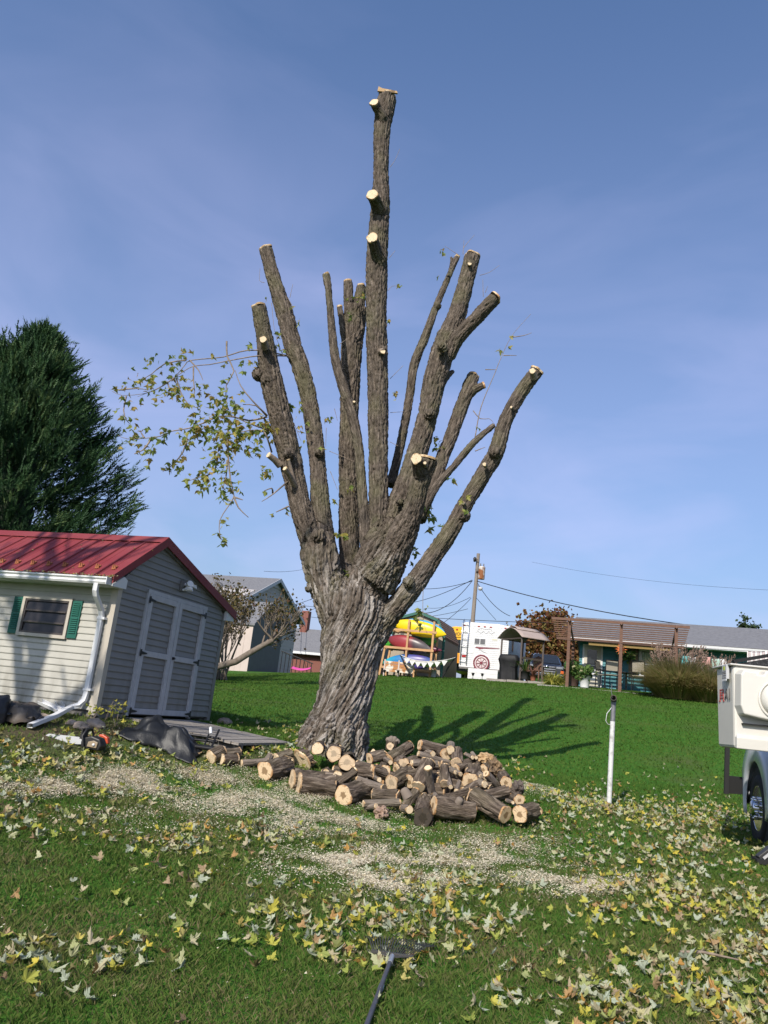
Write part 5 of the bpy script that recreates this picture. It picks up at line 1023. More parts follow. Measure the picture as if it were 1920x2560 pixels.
# seedlings at the shed corner: broad leaves on short stems
M_LEAF_SEED = leaf_mat('yellowing seedling leaf', [(0, (.20, .26, .04)), (.5, (.38, .38, .06)), (1, (.52, .44, .08))], .35)
for px_, py_, n_, lb in [(228,1806,16,'low yellow-green sapling sprig right by the shed corner'),(290,1818,14,'leafy yellow sapling sprig left of the ramp'),(262,1800,9,'small yellow sprig against the shed foundation')]:
    g0 = on_ground(px_, py_); T = thing('sapling', g0, 0, lb, 'sapling', 'saplings by the shed'); pos = []
    for k in range(4):
        a_ = RNG.uniform(0, 6.28); tip = Vector((math.cos(a_)*.12, math.sin(a_)*.12, RNG.uniform(.14, .30))); b = MB(); b.tube([(0, 0, -.02), tip*.5+Vector((0, 0, .03)), tip], [.005, .004, .003], 5); b.build('stem', M_TWIG_BARK, T)
        for _ in range(n_//4+1): pos.append(tip*RNG.uniform(.6, 1.1)+Vector((RNG.gauss(0, .05), RNG.gauss(0, .05), RNG.gauss(0, .03))))
    V, Fc, rn = scatter_leaves([tuple(p) for p in pos], .11, .5, LEAVES_LO); tag(link('leaves', np_mesh('leaves', V, Fc, M_LEAF_SEED, False, {'rnd': ('FLOAT', rn)}), T), kind='stuff')

# ------------------------------------------------------------------ rake, stick and clothesline post
rk_ = on_ground(1000, 2392); RAKE = thing('leaf_rake', rk_, 0, 'steel tined leaf rake lying in the leaves with a dark handle', 'rake')
M_HANDLE = mat('dark grey rake handle', (.045, .047, .06), .45, (.08, .08, .10), 8, .5)
M_STEEL = mat('dull steel tine', (.10, .095, .09), .45, metal=.6)
def rl(px, py, h=.0): g = on_ground(px, py); return Vector(g)-Vector(rk_)+Vector((0, 0, h))
hb = rl(977, 2420, .06); he = rl(925, 2556, .03); hd = (he-hb).normalized(); he2 = hb+hd*1.35; he2.z = gz(rk_[0]+he2.x, rk_[1]+he2.y)-rk_[2]+.03
mb = MB(); mb.tube([hb+hd*.09, he2], .0145, 12); mb.build('handle', M_HANDLE, RAKE)
mb = MB(); mb.tube([hb-hd*.02, hb+hd*.11], .018, 12); mb.build('ferrule', mat('silver ferrule', (.45, .46, .48), .35, metal=.7), RAKE)
mb = MB(); mb.tube([hb+hd*.50, hb+hd*.56], .0165, 12); mb.build('label_band', mat('blue grey label band', (.22, .30, .40), .4), RAKE)
rx0 = rl(918, 2392, .05); rx1 = rl(1092, 2412, .05); barL = rl(925, 2408, .07); barR = rl(1030, 2424, .07)
mb = MB(); mb.bar(barL, barR, .012, .02); mb.build('spreader_bar', M_STEEL, RAKE)
for i in range(22):
    t = i/21; a = barL+(barR-barL)*(.5+(t-.5)*.9); tip = rl(912+t*178, 2362+t*26, .055+.02*math.sin(t*3.1)); mid = a+(tip-a)*.55+Vector((0, 0, .025)); end = tip+(tip-a).normalized()*.03+Vector((0, 0, -.05))
    mb = MB(); mb.tube([hb+(a-hb)*.2, a, mid, tip, end], .0034, 5); mb.build('tine', M_STEEL, RAKE)
s0, s1 = on_ground(1700, 2402), on_ground(1846, 2420)
mb = MB(); m_ = (s0+s1)/2; mb.tube([(0, 0, .06), tuple((s1-s0)*.4+[0, .012, .075]), tuple(s1-s0+np.array([0, 0, .055]))], [.010, .011, .006], 8); st = mb.build('stick', M_TWIG_BARK, None, loc=s0); tag(st, 'thin bare stick lying on the leaves at the right', 'stick')
s2, s3 = on_ground(845, 2470), on_ground(895, 2465)
pb = on_ground(1522, 2016); PT = P(1534, 1752, pb[1]); POST = thing('clothesline_post', pb, 0, 'white painted pipe post with open top standing alone on the lawn', 'post')
M_POST = mat('chipped white paint', (.55, .55, .54), .6, (.28, .27, .26), 14, .8, lo=.5, hi=.68, bump=.15); M_POSTG = mat('bare grey galvanised pipe', (.20, .20, .215), .5, (.12, .12, .13), 9, .8, metal=.3)
tv = Vector(PT-pb); kz = .80
mb = MB(); mb.tube([tv*0+Vector((0, 0, -.1)), tv*kz], .042, 16); mb.build('painted_pipe', M_POST, POST)
mb = MB(); mb.tube([tv*(kz-.01), tv], .0405, 16); mb.build('bare_pipe', M_POSTG, POST)
c_ = tv+Vector((0, 0, .02)); mb = MB(); R_ = .052; prof = [(R_, -.10), (R_, .13), (R_-.012, .13), (R_-.012, -.08)]
mb.lathe(prof, 16, Matrix.Translation(c_) @ Matrix.Rotation(math.radians(78), 4, 'X') @ Matrix.Rotation(math.radians(-18), 4, 'Y')); mb.build('pipe_tee', mat('rusty dark pipe', (.035, .032, .03), .6, (.10, .07, .05), 12, .6), POST)
mb = MB(); mb.tube([c_+Vector((-.045, -.08, .03)), c_+Vector((-.075, -.1, .12)), c_+Vector((-.07, -.1, .26))], .006, 6); mb.build('hook', M_POSTG, POST)
mb = MB(); mb.tube([tv*.93+Vector((-.04, -.03, 0)), tv*.87+Vector((-.12, -.05, 0)), tv*.80+Vector((-.135, -.05, 0)), tv*.77+Vector((-.10, -.04, 0)), tv*.765+Vector((-.05, -.02, 0))], .0055, 6); mb.build('wire_loop', M_WHITE, POST)

# ------------------------------------------------------------------ neighbours' plots behind: everything on the plot grid (x right, y away)
def frame(px, py, D): return Vector(P(px, py, D))
def glz(T, x, y):                         # lawn height in a thing's local frame
    w = T.location+Matrix.Rotation(T.rotation_euler.z, 3, 'Z') @ Vector((x, y, 0)); return gz(w.x, w.y)-T.location.z
M_WOODR = mat('red cedar lumber', (.150, .080, .054), .8, (.10, .055, .038), 6, .8, (1, 1, 6)); M_WOODP = mat('new pine lumber', (.46, .27, .13), .75, (.36, .20, .09), 5, .8)
M_DKGREY = mat('dark grey plastic', (.03, .03, .032), .55); M_SHING = mat('grey roof shingle', (.13, .13, .14), .9, (.18, .18, .19), 7, .8, bump=.3, bscale=30)
M_SHINGB = mat('brown roof shingle', (.24, .15, .10), .9, (.17, .105, .07), 7, .8, bump=.3, bscale=30); M_RVW = mat('white camper siding', (.60, .60, .60), .4, (.54, .54, .54), 3, .5)
M_TEAL = mat('teal vinyl siding', (.035, .17, .20), .5, (.045, .20, .235), 3, .6); M_GRN = mat('dark green trim', (.02, .10, .075), .5); M_TANW = mat('tan painted wall', (.33, .27, .20), .6, (.28, .23, .17), 3, .6)
M_GLASSD = mat('dark house window glass', (.02, .024, .028), .1, spec=.6); M_MAROON = mat('maroon graphic', (.16, .025, .04), .5); M_LAMP = mat('red lamp lens', (.30, .012, .012), .3)
M_YEL = mat('yellow paint', (.62, .34, .01), .4); M_LGREY = mat('light grey painted metal', (.42, .42, .43), .4); M_CHROME = mat('chrome', (.6, .6, .62), .15, metal=1.0)
M_GSIDE = mat('grey house siding', (.42, .39, .37), .6, (.36, .335, .32), 2, .6); M_ANNEX = mat('dark grey shed wall', (.115, .115, .12), .7, (.095, .095, .10), 3, .6); M_PALE = mat('pale pink shed wall', (.48, .40, .36), .7, (.42, .35, .31), 3, .5)
M_TWIG = mat('grey brown twig', (.12, .095, .075), .9, (.18, .15, .12), 8)

# --- generic foliage
def foliage_tris(c, n, size, up=.3, flat=None):
    """n leaf triangles round the points c (k,3)"""
    k = len(c); idx = NR.integers(0, k, n); p = c[idx]
    a = NR.normal(size=(n, 3)); a /= np.linalg.norm(a, axis=1)[:, None]; b = NR.normal(size=(n, 3)); b -= a*(a*b).sum(1)[:, None]; b /= np.linalg.norm(b, axis=1)[:, None]
    s = size*NR.uniform(.5, 1.3, n)[:, None]; return np.stack([p-a*s*.5, p+b*s*.45, p+a*s*.6, p-b*s*.45], 1).reshape(-1, 3)
def foliage_obj(name, P3, m, parent, k=4, rnd=None):
    n = len(P3)//k; r = np.repeat(NR.uniform(0, .99, n) if rnd is None else rnd, k)
    return link(name, np_mesh(name, P3, np.arange(n*k).reshape(-1, k), m, False, {'rnd': ('FLOAT', r)}), parent)
def branchy(start, d0, L, r, depth, out, tips, rng, spread=.55, up=.15, seg=4):
    p = Vector(start); d = Vector(d0).normalized(); pts = [p.copy()]; rad = [r]
    for i in range(seg):
        d = (d+Vector((rng.gauss(0, .10), rng.gauss(0, .10), rng.gauss(up*.3, .06)))).normalized(); p = p+d*L/seg; pts.append(p.copy()); rad.append(r*(1-.55*(i+1)/seg))
    out.append((pts, rad))
    if depth == 0: tips.append(p.copy()); return
    for k in range(rng.choice((2, 3, 3))):
        t = rng.uniform(.45, 1.0); q_ = pts[min(seg, int(t*seg))]; nd = (d+Vector((rng.gauss(0, spread), rng.gauss(0, spread), rng.gauss(up, spread*.6)))).normalized()
        branchy(q_, nd, L*rng.uniform(.55, .8), rad[-1]*rng.uniform(.7, .95), depth-1, out, tips, rng, spread, up, seg)
def decid(name, base, h, w, label, m, seed, nleaf=6000, size=.28, group=None, gaps=.55):
    T = thing(name, base, 0, label, 'tree', group); rng = random.Random(seed); out = []; tips = []
    mb = MB(); mb.tube([(0, 0, -.3), (.05, 0, h*.2), (0, .05, h*.45), (.05, 0, h*.8)], [h*.035, h*.028, h*.018, h*.005], 8); mb.build('trunk', M_TWIG, T)
    for k in range(10):
        an = k*2.4+seed; z = h*rng.uniform(.22, .6); branchy((0, 0, z), (math.cos(an), math.sin(an), .75), w*.5, h*.010, 1, out, tips, rng)
    mb = MB()
    for pts, rad in out: mb.tube(pts, rad, 5, False)
    tag(mb.build('branches', M_TWIG, T), kind='stuff')
    n = 110; u = NR.normal(size=(n, 3)); u /= np.linalg.norm(u, axis=1)[:, None]; rr = NR.uniform(.35, 1.0, n)**.6; c = u*rr[:, None]*[w/2, w/2, h*.38]+[0, 0, h*.60]
    c[:, :2] *= (1.05-.35*np.clip((c[:, 2]/h-.55)/.45, 0, 1))[:, None]
    cl = c[NR.integers(0, n, nleaf)]+NR.normal(size=(nleaf, 3))*w*.075; tag(foliage_obj('crown', foliage_tris(cl, nleaf, size), m, T), kind='stuff'); return T

# --- the big evergreen behind the shed
ev = Vector((-11.9, 24, 0)); ev.z = gz(ev.x, ev.y)
EVG = thing('evergreen_tree', ev, 0, 'tall dark feathery evergreen towering behind the red-roofed shed', 'tree')
EH = 12.45-ev.z
mb = MB(); mb.tube([(0, 0, -.2), (0, 0, EH*.5), (0, 0, EH*.93)], [.35, .22, .04], 10); mb.build('trunk', M_TWIG, EVG)
def ever_r(d): return 1.9*(1-np.exp(-d/2.0))+.24*d          # crown radius d metres below the tip
npl = 620; per = 30
dt = NR.uniform(0, 1, npl)**1.15*(EH-.6); an0 = NR.uniform(0, 2*np.pi, npl); R0 = ever_r(dt)*(1+.22*NR.normal(size=npl).clip(-1.6, 1.5))
el = np.clip(1.15-.5*np.clip(dt/6, 0, 1)+NR.normal(0, .16, npl), .25, 1.45); pd = np.stack([np.cos(an0)*np.cos(el), np.sin(an0)*np.cos(el), np.sin(el)], 1)
tipp = np.stack([np.cos(an0)*R0, np.sin(an0)*R0, EH-dt], 1); PLn = np.minimum(NR.uniform(1.0, 2.3, npl), R0*.9+.5)
ff = NR.uniform(0, 1, (npl, per))**.8; lat = (1-ff)*.42+.05
pos = (tipp[:, None]-pd[:, None]*(PLn[:, None]*(1-ff))[..., None]+NR.normal(size=(npl, per, 3))*lat[..., None]*[.8, .8, .5]).reshape(-1, 3); n = len(pos)
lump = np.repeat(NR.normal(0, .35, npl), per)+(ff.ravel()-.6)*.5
ax = np.repeat(pd, per, 0)+NR.normal(0, .30, (n, 3)); ax /= np.linalg.norm(ax, axis=1)[:, None]
Ls = NR.uniform(.32, .62, n)
side = np.cross(ax, NR.normal(size=(n, 3))); side /= np.linalg.norm(side, axis=1)[:, None]
tri = []; rn = []
NL = 7
for j in range(NL):
    f = (j+.4)/NL
    for sg in (-1, 1):
        b0 = pos+ax*(Ls*f)[:, None]; ll = (Ls*.34*(1-.55*f))[:, None]; d_ = ax*.80+side*sg*.62+NR.normal(0, .12, (n, 3))
        w_ = np.cross(d_, side); w_ /= np.linalg.norm(w_, axis=1)[:, None]; tri.append(np.stack([b0-w_*.022, b0+w_*.022, b0+d_*ll], 1))
tri.append(np.stack([pos+ax*(Ls*.7)[:, None]-side*.02, pos+ax*(Ls*.7)[:, None]+side*.02, pos+ax*(Ls*1.22)[:, None]], 1))
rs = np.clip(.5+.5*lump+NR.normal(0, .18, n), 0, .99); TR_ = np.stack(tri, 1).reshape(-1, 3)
M_EVER = leaf_mat('evergreen spray', [(0, (.012, .038, .015)), (.4, (.028, .070, .025)), (.75, (.052, .108, .038)), (1, (.10, .15, .055))], .2)
for nd in M_EVER.node_tree.nodes:
    if nd.type == 'OBJECT_INFO':
        for lk_ in list(M_EVER.node_tree.links):
            if lk_.from_node == nd: lk_.to_socket.default_value = 0; M_EVER.node_tree.links.remove(lk_)
tag(foliage_obj('crown', TR_, M_EVER, EVG, 3, np.repeat(rs, len(tri))), kind='stuff')
mb = MB(); mb.lathe([(.3, .2), (.8, 1.2), (.9, 2.6), (.9, 4.6), (.7, 6.5), (.4, 8.0), (.05, 9.2)], 14); mb.build('shade_core', mat('evergreen core in painted shade', (.010, .018, .010), .95, (.02, .03, .014), 5, .8, bump=.8, bscale=8), EVG)  # solid filler core, coloured near-black to stand for shade inside the crown

# --- left neighbour's house and the grey outbuilding in front of it
HB = frame(620, 1677, 55); LH = thing('gabled_house', HB, GA, 'grey two-storey gabled house behind the shrubs left of the tree', 'house')
gx = -1.2; ayc, az = 5.05, 7.35; ye0, ye1, ez = .0, 10.0, 5.15
mb = MB(); mb.prism([(ye0, -1.5), (ye1, -1.5), (ye1, ez), (ayc, az-.1), (ye0, ez)], 'x', gx-9, gx-.04); mb.build('wall', M_GSIDE, LH)
for i in range(24):
    z = .1+i*.30; z2 = min(z+.31, az-.12)
    def hy(zz): 
        if zz <= ez: return ye0, ye1
        k = (zz-ez)/(az-.1-ez); return ye0+(ayc-ye0)*k, ye1-(ye1-ayc)*k
    if z2-z < .05: break
    a, b = hy(z); c, d = hy(z2); lap_x(a, b, c, d, z, z2-z, LH, M_GSIDE, 'siding_board', gx)
for s_ in (-1, 1):
    yo = ayc+s_*5.85; zo = ez-.45
    mb = MB(); pts = [(ayc, az+.02), (yo, zo+.02), (yo, zo-.14), (ayc, az-.16)]; mb.prism(pts, 'x', gx-9.3, gx+.35); rf = mb.build('roof', M_SHING, LH)
    mb = MB(); mb.prism([(ayc, az+.03), (yo, zo+.03), (yo, zo-.22), (ayc, az-.25)], 'x', gx+.352, gx+.40); mb.build('rake_board', M_LGREY, rf)
mb = MB(); mb.box(gx-9.3, gx+.35, ayc-5.97, ayc-5.85, ez-.62, ez-.42); mb.build('gutter', M_WHITE, LH)
mb = MB(); mb.box(gx+.0, gx+.05, 7.7, 8.9, 3.85, 5.0); w_ = mb.build('window', M_WHITE, LH)
for y0 in (7.78, 8.34): mb = MB(); mb.box(gx+.05, gx+.062, y0, y0+.48, 3.95, 4.92); mb.build('pane', M_GLASSD, w_)
mb = MB(); mb.prism([(ayc-.6, 6.62), (ayc+.75, 6.62), (ayc+.1, 6.98)], 'x', gx+.03, gx+.07); mb.build('gable_vent', M_LGREY, LH)
mb = MB(); mb.lathe([(.02, .12), (.25, .08), (.42, 0), (.43, .01), (.25, .1), (.02, .14)], 20, Matrix.Translation((-3.2, -.3, 5.6)) @ Matrix.Rotation(math.radians(70), 4, 'X')); ds = mb.build('satellite_dish', M_ANNEX, LH)
mb = MB(); mb.tube([(-3.2, -.2, 5.0), (-3.2, -.25, 5.6)], .03, 8); mb.build('dish_mast', M_ANNEX, ds)
AN = thing('grey_outbuilding', frame(620, 1677, 48), GA, 'tall dark grey outbuilding with a pale pink side wall and white door', 'shed')
pl = [(-.1, -1.0), (5.9, -1.0), (5.9, 3.35), (4.2, 3.72), (1.96, 4.37), (-.1, 2.8)]
mb = MB(); mb.prism([(-.1, -1.0), (4.22, -1.0), (4.22, 3.35), (1.96, 4.3), (-.1, 2.78)], 'x', -5.0, 0); mb.build('gable_wall', M_ANNEX, AN)
mb = MB(); mb.box(-5, -.004, -.14, -.102, -.9, 2.78); mb.build('side_wall', M_PALE, AN)
for i in range(12): mb = MB(); mb.box(-4.9+i*.4, -4.88+i*.4, -.155, -.14, -.9, 2.76); mb.build('batten', M_PALE, AN)
mb = MB(); mb.prism([(-.25, 2.70), (1.96, 4.33), (4.45, 3.30), (4.45, 3.40), (1.96, 4.45), (-.25, 2.82)], 'x', -5.1, .12); mb.build('roof', M_SHING, AN)
mb = MB(); mb.box(.0, .03, 1.7, 2.3, 3.6, 3.92); mb.build('gable_vent', M_BLOCK, AN)
mb = MB(); mb.box(-.9, -.86, 4.22, 5.9, -.6, 1.55); dd = mb.build('door', M_DOORW, AN); mb = MB(); mb.box(-.86, -.84, 4.4, 4.5, .6, .8); mb.build('handle', M_BLOCK, dd)
mb = MB(); mb.box(-.95, -.84, 4.2, 6.0, 1.55, 1.72); mb.build('door_header', M_LGREY, dd)
# brick ranch house with chimney far behind
M_BRICK = mat('red brick', (.16, .06, .045), .85, (.22, .09, .07), 14, .8, bump=.2)
BR = thing('brick_house', frame(750, 1680, 74), GA, 'low red brick house far behind, seen left of the trunk', 'house')
mb = MB(); mb.box(-6, 7, 0, 6, -1.5, 1.9); mb.build('wall', M_BRICK, BR)
mb = MB(); mb.prism([(-.6, 1.85), (3, 4.3), (6.6, 1.85), (6.6, 1.7), (-.6, 1.7)], 'x', -6.5, 7.5); rf = mb.build('roof', M_SHING, BR)
mb = MB(); mb.box(-1.6, -.9, 2.4, 3.1, 3.6, 6.0); mb.build('chimney', M_BRICK, rf); mb = MB(); mb.box(-6.5, 7.5, -.68, -.6, 1.62, 1.84); mb.build('gutter', M_WHITE, rf)
for x0 in (-5.2, -4.2, -2.9): mb = MB(); mb.box(x0, x0+.75, -.05, .0, .2, 1.5); w_ = mb.build('window', M_WHITE, BR); mb = MB(); mb.box(x0+.08, x0+.67, -.07, -.05, .28, 1.42); mb.build('pane', M_GLASSD, w_)
RL = thing('iron_railing', frame(715, 1683, 58), GA, 'dark iron stair railing between the grey outbuilding and the brick house', 'railing')
for i in range(9): mb = MB(); mb.tube([(-.5+i*.3, 0, -.5), (-.5+i*.3, 0, 1.5-i*.08)], .03, 6); mb.build('baluster', M_BLACK, RL)
mb = MB(); mb.tube([(-.6, 0, 1.55), (2.0, 0, .85)], .04, 6); mb.build('handrail', M_BLACK, RL)
M_PINK = mat('hot pink plastic', (.60, .07, .28), .4)
pk = frame(753, 1672, 43); sk = MB(); sk.grid(lambda u, v: ((u-.5)*1.0, (v-.5)*.5, .03+.10*(2*u-1)**2+.05*(2*v-1)**2), 12, 8); o = sk.build('snow_sled', M_PINK, None, solid=.02, loc=(pk.x, pk.y, gz(pk.x, pk.y)+.12), rot=(.25, -.05, -.1)); tag(o, 'pink plastic sled lying on the lawn crest left of the trunk', 'sled')
# shrubs with mostly bare twigs
M_OLIVE = leaf_mat('sparse olive leaf', [(0, (.07, .065, .022)), (.5, (.12, .10, .035)), (.8, (.16, .12, .05)), (1, (.18, .09, .06))], .3)
def shrub(px, py, D, stems, L, depth, label, seed, nl, size, spread=.5, up=.25, lean=None):
    b = frame(px, py, D); b.z = gz(b.x, b.y) if lean is None else b.z; T = thing('bare_shrub', b, 0, label, 'shrub', 'shrubs beside the grey house'); rng = random.Random(seed); out = []; tips = []
    if lean:
        pts = [Vector(P(*q_))-b for q_ in lean]; mb = MB(); mb.tube(pts, [.13, .12, .11, .10, .09][:len(pts)], 10); mb.build('trunk', M_TWIG, T); o_ = pts[-1]
        for k in range(stems): branchy(pts[rng.choice((-1, -1, -2))], (rng.gauss(.25, .6), rng.gauss(0, .5), rng.uniform(.3, 1.2)), L, .05, depth, out, tips, rng, spread, up)
    else:
        for k in range(stems): branchy((rng.gauss(0, .2), rng.gauss(0, .2), -.05), (rng.gauss(0, .45), rng.gauss(0, .45), 1), L, .055, depth, out, tips, rng, spread, up)
    mb = MB()
    for pts, rad in out: mb.tube(pts, [max(.008, r_) for r_ in rad], 4, False)
    tag(mb.build('branches', M_TWIG, T), kind='stuff')
    tp_ = np.array([t_[:] for t_ in tips]); c = tp_[NR.integers(0, len(tp_), nl)]+NR.normal(size=(nl, 3))*.16; tag(foliage_obj('leaves', foliage_tris(c, nl, size), M_OLIVE, T), kind='stuff')
shrub(560, 1662, 31, 9, 2.0, 3, 'tall bare-twigged shrub rising behind the shed gable', 5, 1300, .11, .32, .35)
shrub(500, 1655, 33, 6, 2.2, 3, 'shrub with brown-green tips nearest the shed roof edge', 15, 1500, .12, .34, .35)
shrub(546, 1668, 29, 10, .95, 3, 'leaning shrub trunk with a fan of bare twigs before the grey outbuilding', 9, 800, .10, .5, .12, lean=[(540,1668,29),(590,1654,29),(625,1632,29),(655,1615,29),(683,1600,29)])
# --- kayak rack
KB = frame(960, 1690, 39.6); KB.z = gz(KB.x, KB.y); dz = -.06
RK = thing('kayak_rack', KB, GA, 'new pine lumber rack holding the stack of kayaks', 'rack')
def kz(z): return z+.0
for x, zt, lean in ((-.14, 1.45, .12), (1.03, 2.85, .0), (2.32, 2.85, 0)):
    for y in (0, .95): mb = MB(); mb.bar((x-lean, y, -.05), (x+lean*.4, y, zt), .10, .09); mb.build('post', M_WOODP, RK)
for z, x0, x1 in ((2.32, .05, 2.5), (1.42, -.2, 2.42), (.42, -.2, 2.42)):
    for y in (-.07, 1.02): mb = MB(); mb.bar((x0, y, z), (x1, y, z-.02), .04, .11); mb.build('beam', M_WOODP, RK)
    for x in (x0+.2, 1.1, x1-.15): mb = MB(); mb.bar((x, -.05, z-.08), (x, 1.0, z-.08), .05, .05); mb.build('crosspiece', M_WOODP, RK)
def grad_mat(name, stops, axis_len):
    m, nt, b, N, L = nodes_of(name); sset(b, Roughness=.35, Specular_IOR_Level=.4); tc = N('ShaderNodeTexCoord'); sp = N('ShaderNodeSeparateXYZ'); L(tc.outputs['Object'], sp.inputs[0])
    no = N('ShaderNodeTexNoise'); no.inputs['Scale'].default_value = 3; L(tc.outputs['Object'], no.inputs['Vector']); ad = N('ShaderNodeMath'); ad.operation = 'MULTIPLY_ADD'; ad.inputs[1].default_value = .5; L(no.outputs['Fac'], ad.inputs[0]); L(sp.outputs['X'], ad.inputs[2])
    mr = N('ShaderNodeMapRange'); mr.inputs[1].default_value = -axis_len/2+.25; mr.inputs[2].default_value = axis_len/2+.25; L(ad.outputs[0], mr.inputs[0]); r = ramp(N, stops); L(mr.outputs[0], r.inputs[0]); L(r.outputs[0], b.inputs['Base Color']); return m
M_KBLK = mat('black cockpit', (.012, .012, .012), .5)
def kayak(px0, px1, D, W, H, m, label, roll=0.0, yo=0):
    a, b = Vector(P(*px0, D)), Vector(P(*px1, D-.9)); c = (a+b)/2; d = (b-a); L = d.length; d.normalize()
    up = Vector((0, 0, 1)); yv = up.cross(d).normalized(); zv = d.cross(yv); R_ = Matrix((d, yv, zv)).transposed().to_4x4()
    T = thing('kayak', c, 0, label, 'kayak', 'kayaks on the lumber rack'); T.rotation_mode = 'XYZ'; T.rotation_euler = (R_ @ Matrix.Rotation(roll, 4, 'X')).to_euler()
    nx, na = 28, 20; vs = []
    for i in range(nx+1):
        t = i/nx*2-1; k = max(.015, (1-abs(t)**2.4)**.8); w = W/2*k; h = H/2*max(.12, (1-abs(t)**3.5)); rock = .07*t*t
        for j in range(na):
            an = 2*math.pi*j/na; ca, sa = math.cos(an), math.sin(an); sy = math.copysign(abs(ca)**.8, ca); sz = math.copysign(abs(sa)**.9, sa)
            vs.append((t*L/2, sz*h*(.75 if sz > 0 else 1.0)+rock, sy*w))
    mb = MB(); mb.add(vs, [(i*na+j, i*na+(j+1) % na, (i+1)*na+(j+1) % na, (i+1)*na+j) for i in range(nx) for j in range(na)], True); mb.build('hull', m, T)
    mb = MB(); mb.lathe([(.36, 0), (.38, .03), (.34, .05), (.30, .03)], 18, Matrix.Translation((0, H*.30, 0)) @ Matrix.Rotation(-math.pi/2, 4, 'X') @ Matrix.Diagonal((1.3, .62, 1, 1))); mb.build('cockpit_rim', M_KBLK, T)
    return T
ykr = [(0, (.70, .46, .004)), (1, (.72, .52, .01))]
def kp(x, y): return 940+x/7.54, 1500+y/7.54
kayak(kp(300,430), kp(1320,650), 39.9, .78, .42, grad_mat('yellow kayak plastic', ykr, 3), 'bright yellow kayak on the top of the rack')
kayak(kp(560,380), kp(1290,600), 40.5, .55, .4, grad_mat('sky blue kayak plastic', [(0, (.05, .28, .50)), (1, (.07, .36, .58))], 3), 'sky blue kayak lying behind the yellow one')
kayak(kp(200,720), kp(1035,945), 39.95, .80, .42, grad_mat('red and black fade plastic', [(0, (.07, .03, .035)), (.22, (.20, .025, .03)), (.48, (.27, .03, .035)), (.62, (.05, .03, .035)), (.85, (.10, .09, .09)), (1, (.45, .42, .40))], 3), 'red kayak fading to black and white on the middle shelf')
kayak(kp(110,840), kp(1150,780), 40.6, .70, .4, grad_mat('lime green kayak plastic', [(0, (.05, .30, .02)), (.4, (.03, .10, .02)), (.7, (.02, .08, .02)), (1, (.06, .38, .03))], 3), 'lime green kayak behind the red one')
kayak(kp(700,880), kp(1235,950), 40.4, .35, .35, grad_mat('dark maroon kayak plastic', [(0, (.10, .015, .03)), (1, (.12, .02, .04))], 2), 'short maroon kayak end sticking out to the right of the rack')
kayak(kp(110,1180), kp(1120,1170), 39.95, .80, .42, grad_mat('blue teal purple fade plastic', [(0, (.03, .40, .22)), (.14, (.02, .34, .40)), (.3, (.015, .17, .38)), (.5, (.06, .08, .26)), (.7, (.08, .055, .20)), (1, (.03, .10, .28))], 3), 'kayak fading from teal through blue to purple on the bottom shelf')
# --- gambrel shed behind the rack
GB = thing('gambrel_shed', KB, GA, 'tan gambrel-roofed shed with green trim behind the kayak rack', 'shed')
gp = [(-.38, 2.25), (.0, 3.14), (1.05, 3.49), (2.09, 3.14), (2.48, 2.25)]
mb = MB(); mb.prism([(-.35, -.3), (2.50, -.3), (2.45, 2.24), (2.07, 3.10), (1.05, 3.45), (.02, 3.10), (-.35, 2.24)], 'y', 1.9, 5.6); mb.build('wall', M_TANW, GB)
sc = 1.04
for i in range(4):
    (xa, za), (xb, zb) = gp[i], gp[i+1]
    mb = MB(); mb.prism([(xa, za), (xb, zb), (xb, zb+.06), (xa, za+.06)], 'y', 1.78, 5.7); rf = mb.build('roof', M_SHINGB, GB)
    mb = MB(); mb.bar((xa, 1.74, za), (xb, 1.74, zb), .05, .14); mb.build('trim_board', M_GRN, rf)
    n = 7
    if i >= 2:
        for k in range(n):
            u0, u1 = k/n, (k+1)/n; x0, x1 = xa+(xb-xa)*u0, xa+(xb-xa)*u1; z0, z1 = za+(zb-za)*u0+.07, za+(zb-za)*u1+.085
            mb = MB(); mb.prism([(x0, z0), (x1+.01, z1), (x1+.01, z1+.02), (x0, z0+.015)], 'y', 1.76, 5.72); mb.build('shingle_course', M_SHINGB, rf)
mb = MB(); mb.box(2.40, 2.53, 1.84, 1.9, -.2, 2.2); mb.build('corner_board', M_GRN, GB)
mb = MB(); mb.box(.1, .28, 1.86, 1.9, 1.9, 2.6); mb.build('vent', M_BLOCK, GB)
# --- hammock on its stand
HM = thing('hammock', KB+Matrix.Rotation(GA, 3, 'Z') @ Vector((0, -1.0, -.12)), GA, 'white fringed hammock slung on a dark metal stand', 'hammock')
M_CLOTH = mat('white cotton cloth', (.62, .60, .57), .9, (.54, .52, .50), 20, .5)
mb = MB(); mb.grid(lambda u, v: (1.0+u*2.75, (v-.5)*(.15+1.0*math.sin(math.pi*u)), 1.15+.08*u-.52*math.sin(math.pi*u)**.9+.22*(2*v-1)**2*math.sin(math.pi*u)), 24, 10); mb.build('cloth', M_CLOTH, HM, solid=.015)
for i in range(7):
    u = .17+i*.11; x = 1.0+u*2.75; zz = 1.15+.08*u-.52*math.sin(math.pi*u)**.9+.16*math.sin(math.pi*u); yy = -.5*(.15+1.0*math.sin(math.pi*u)); mb = MB(); mb.prism([(x-.16, zz), (x+.16, zz), (x, zz-.26)], 'y', yy-.02, yy-.005); mb.build('fringe', M_CLOTH, HM)
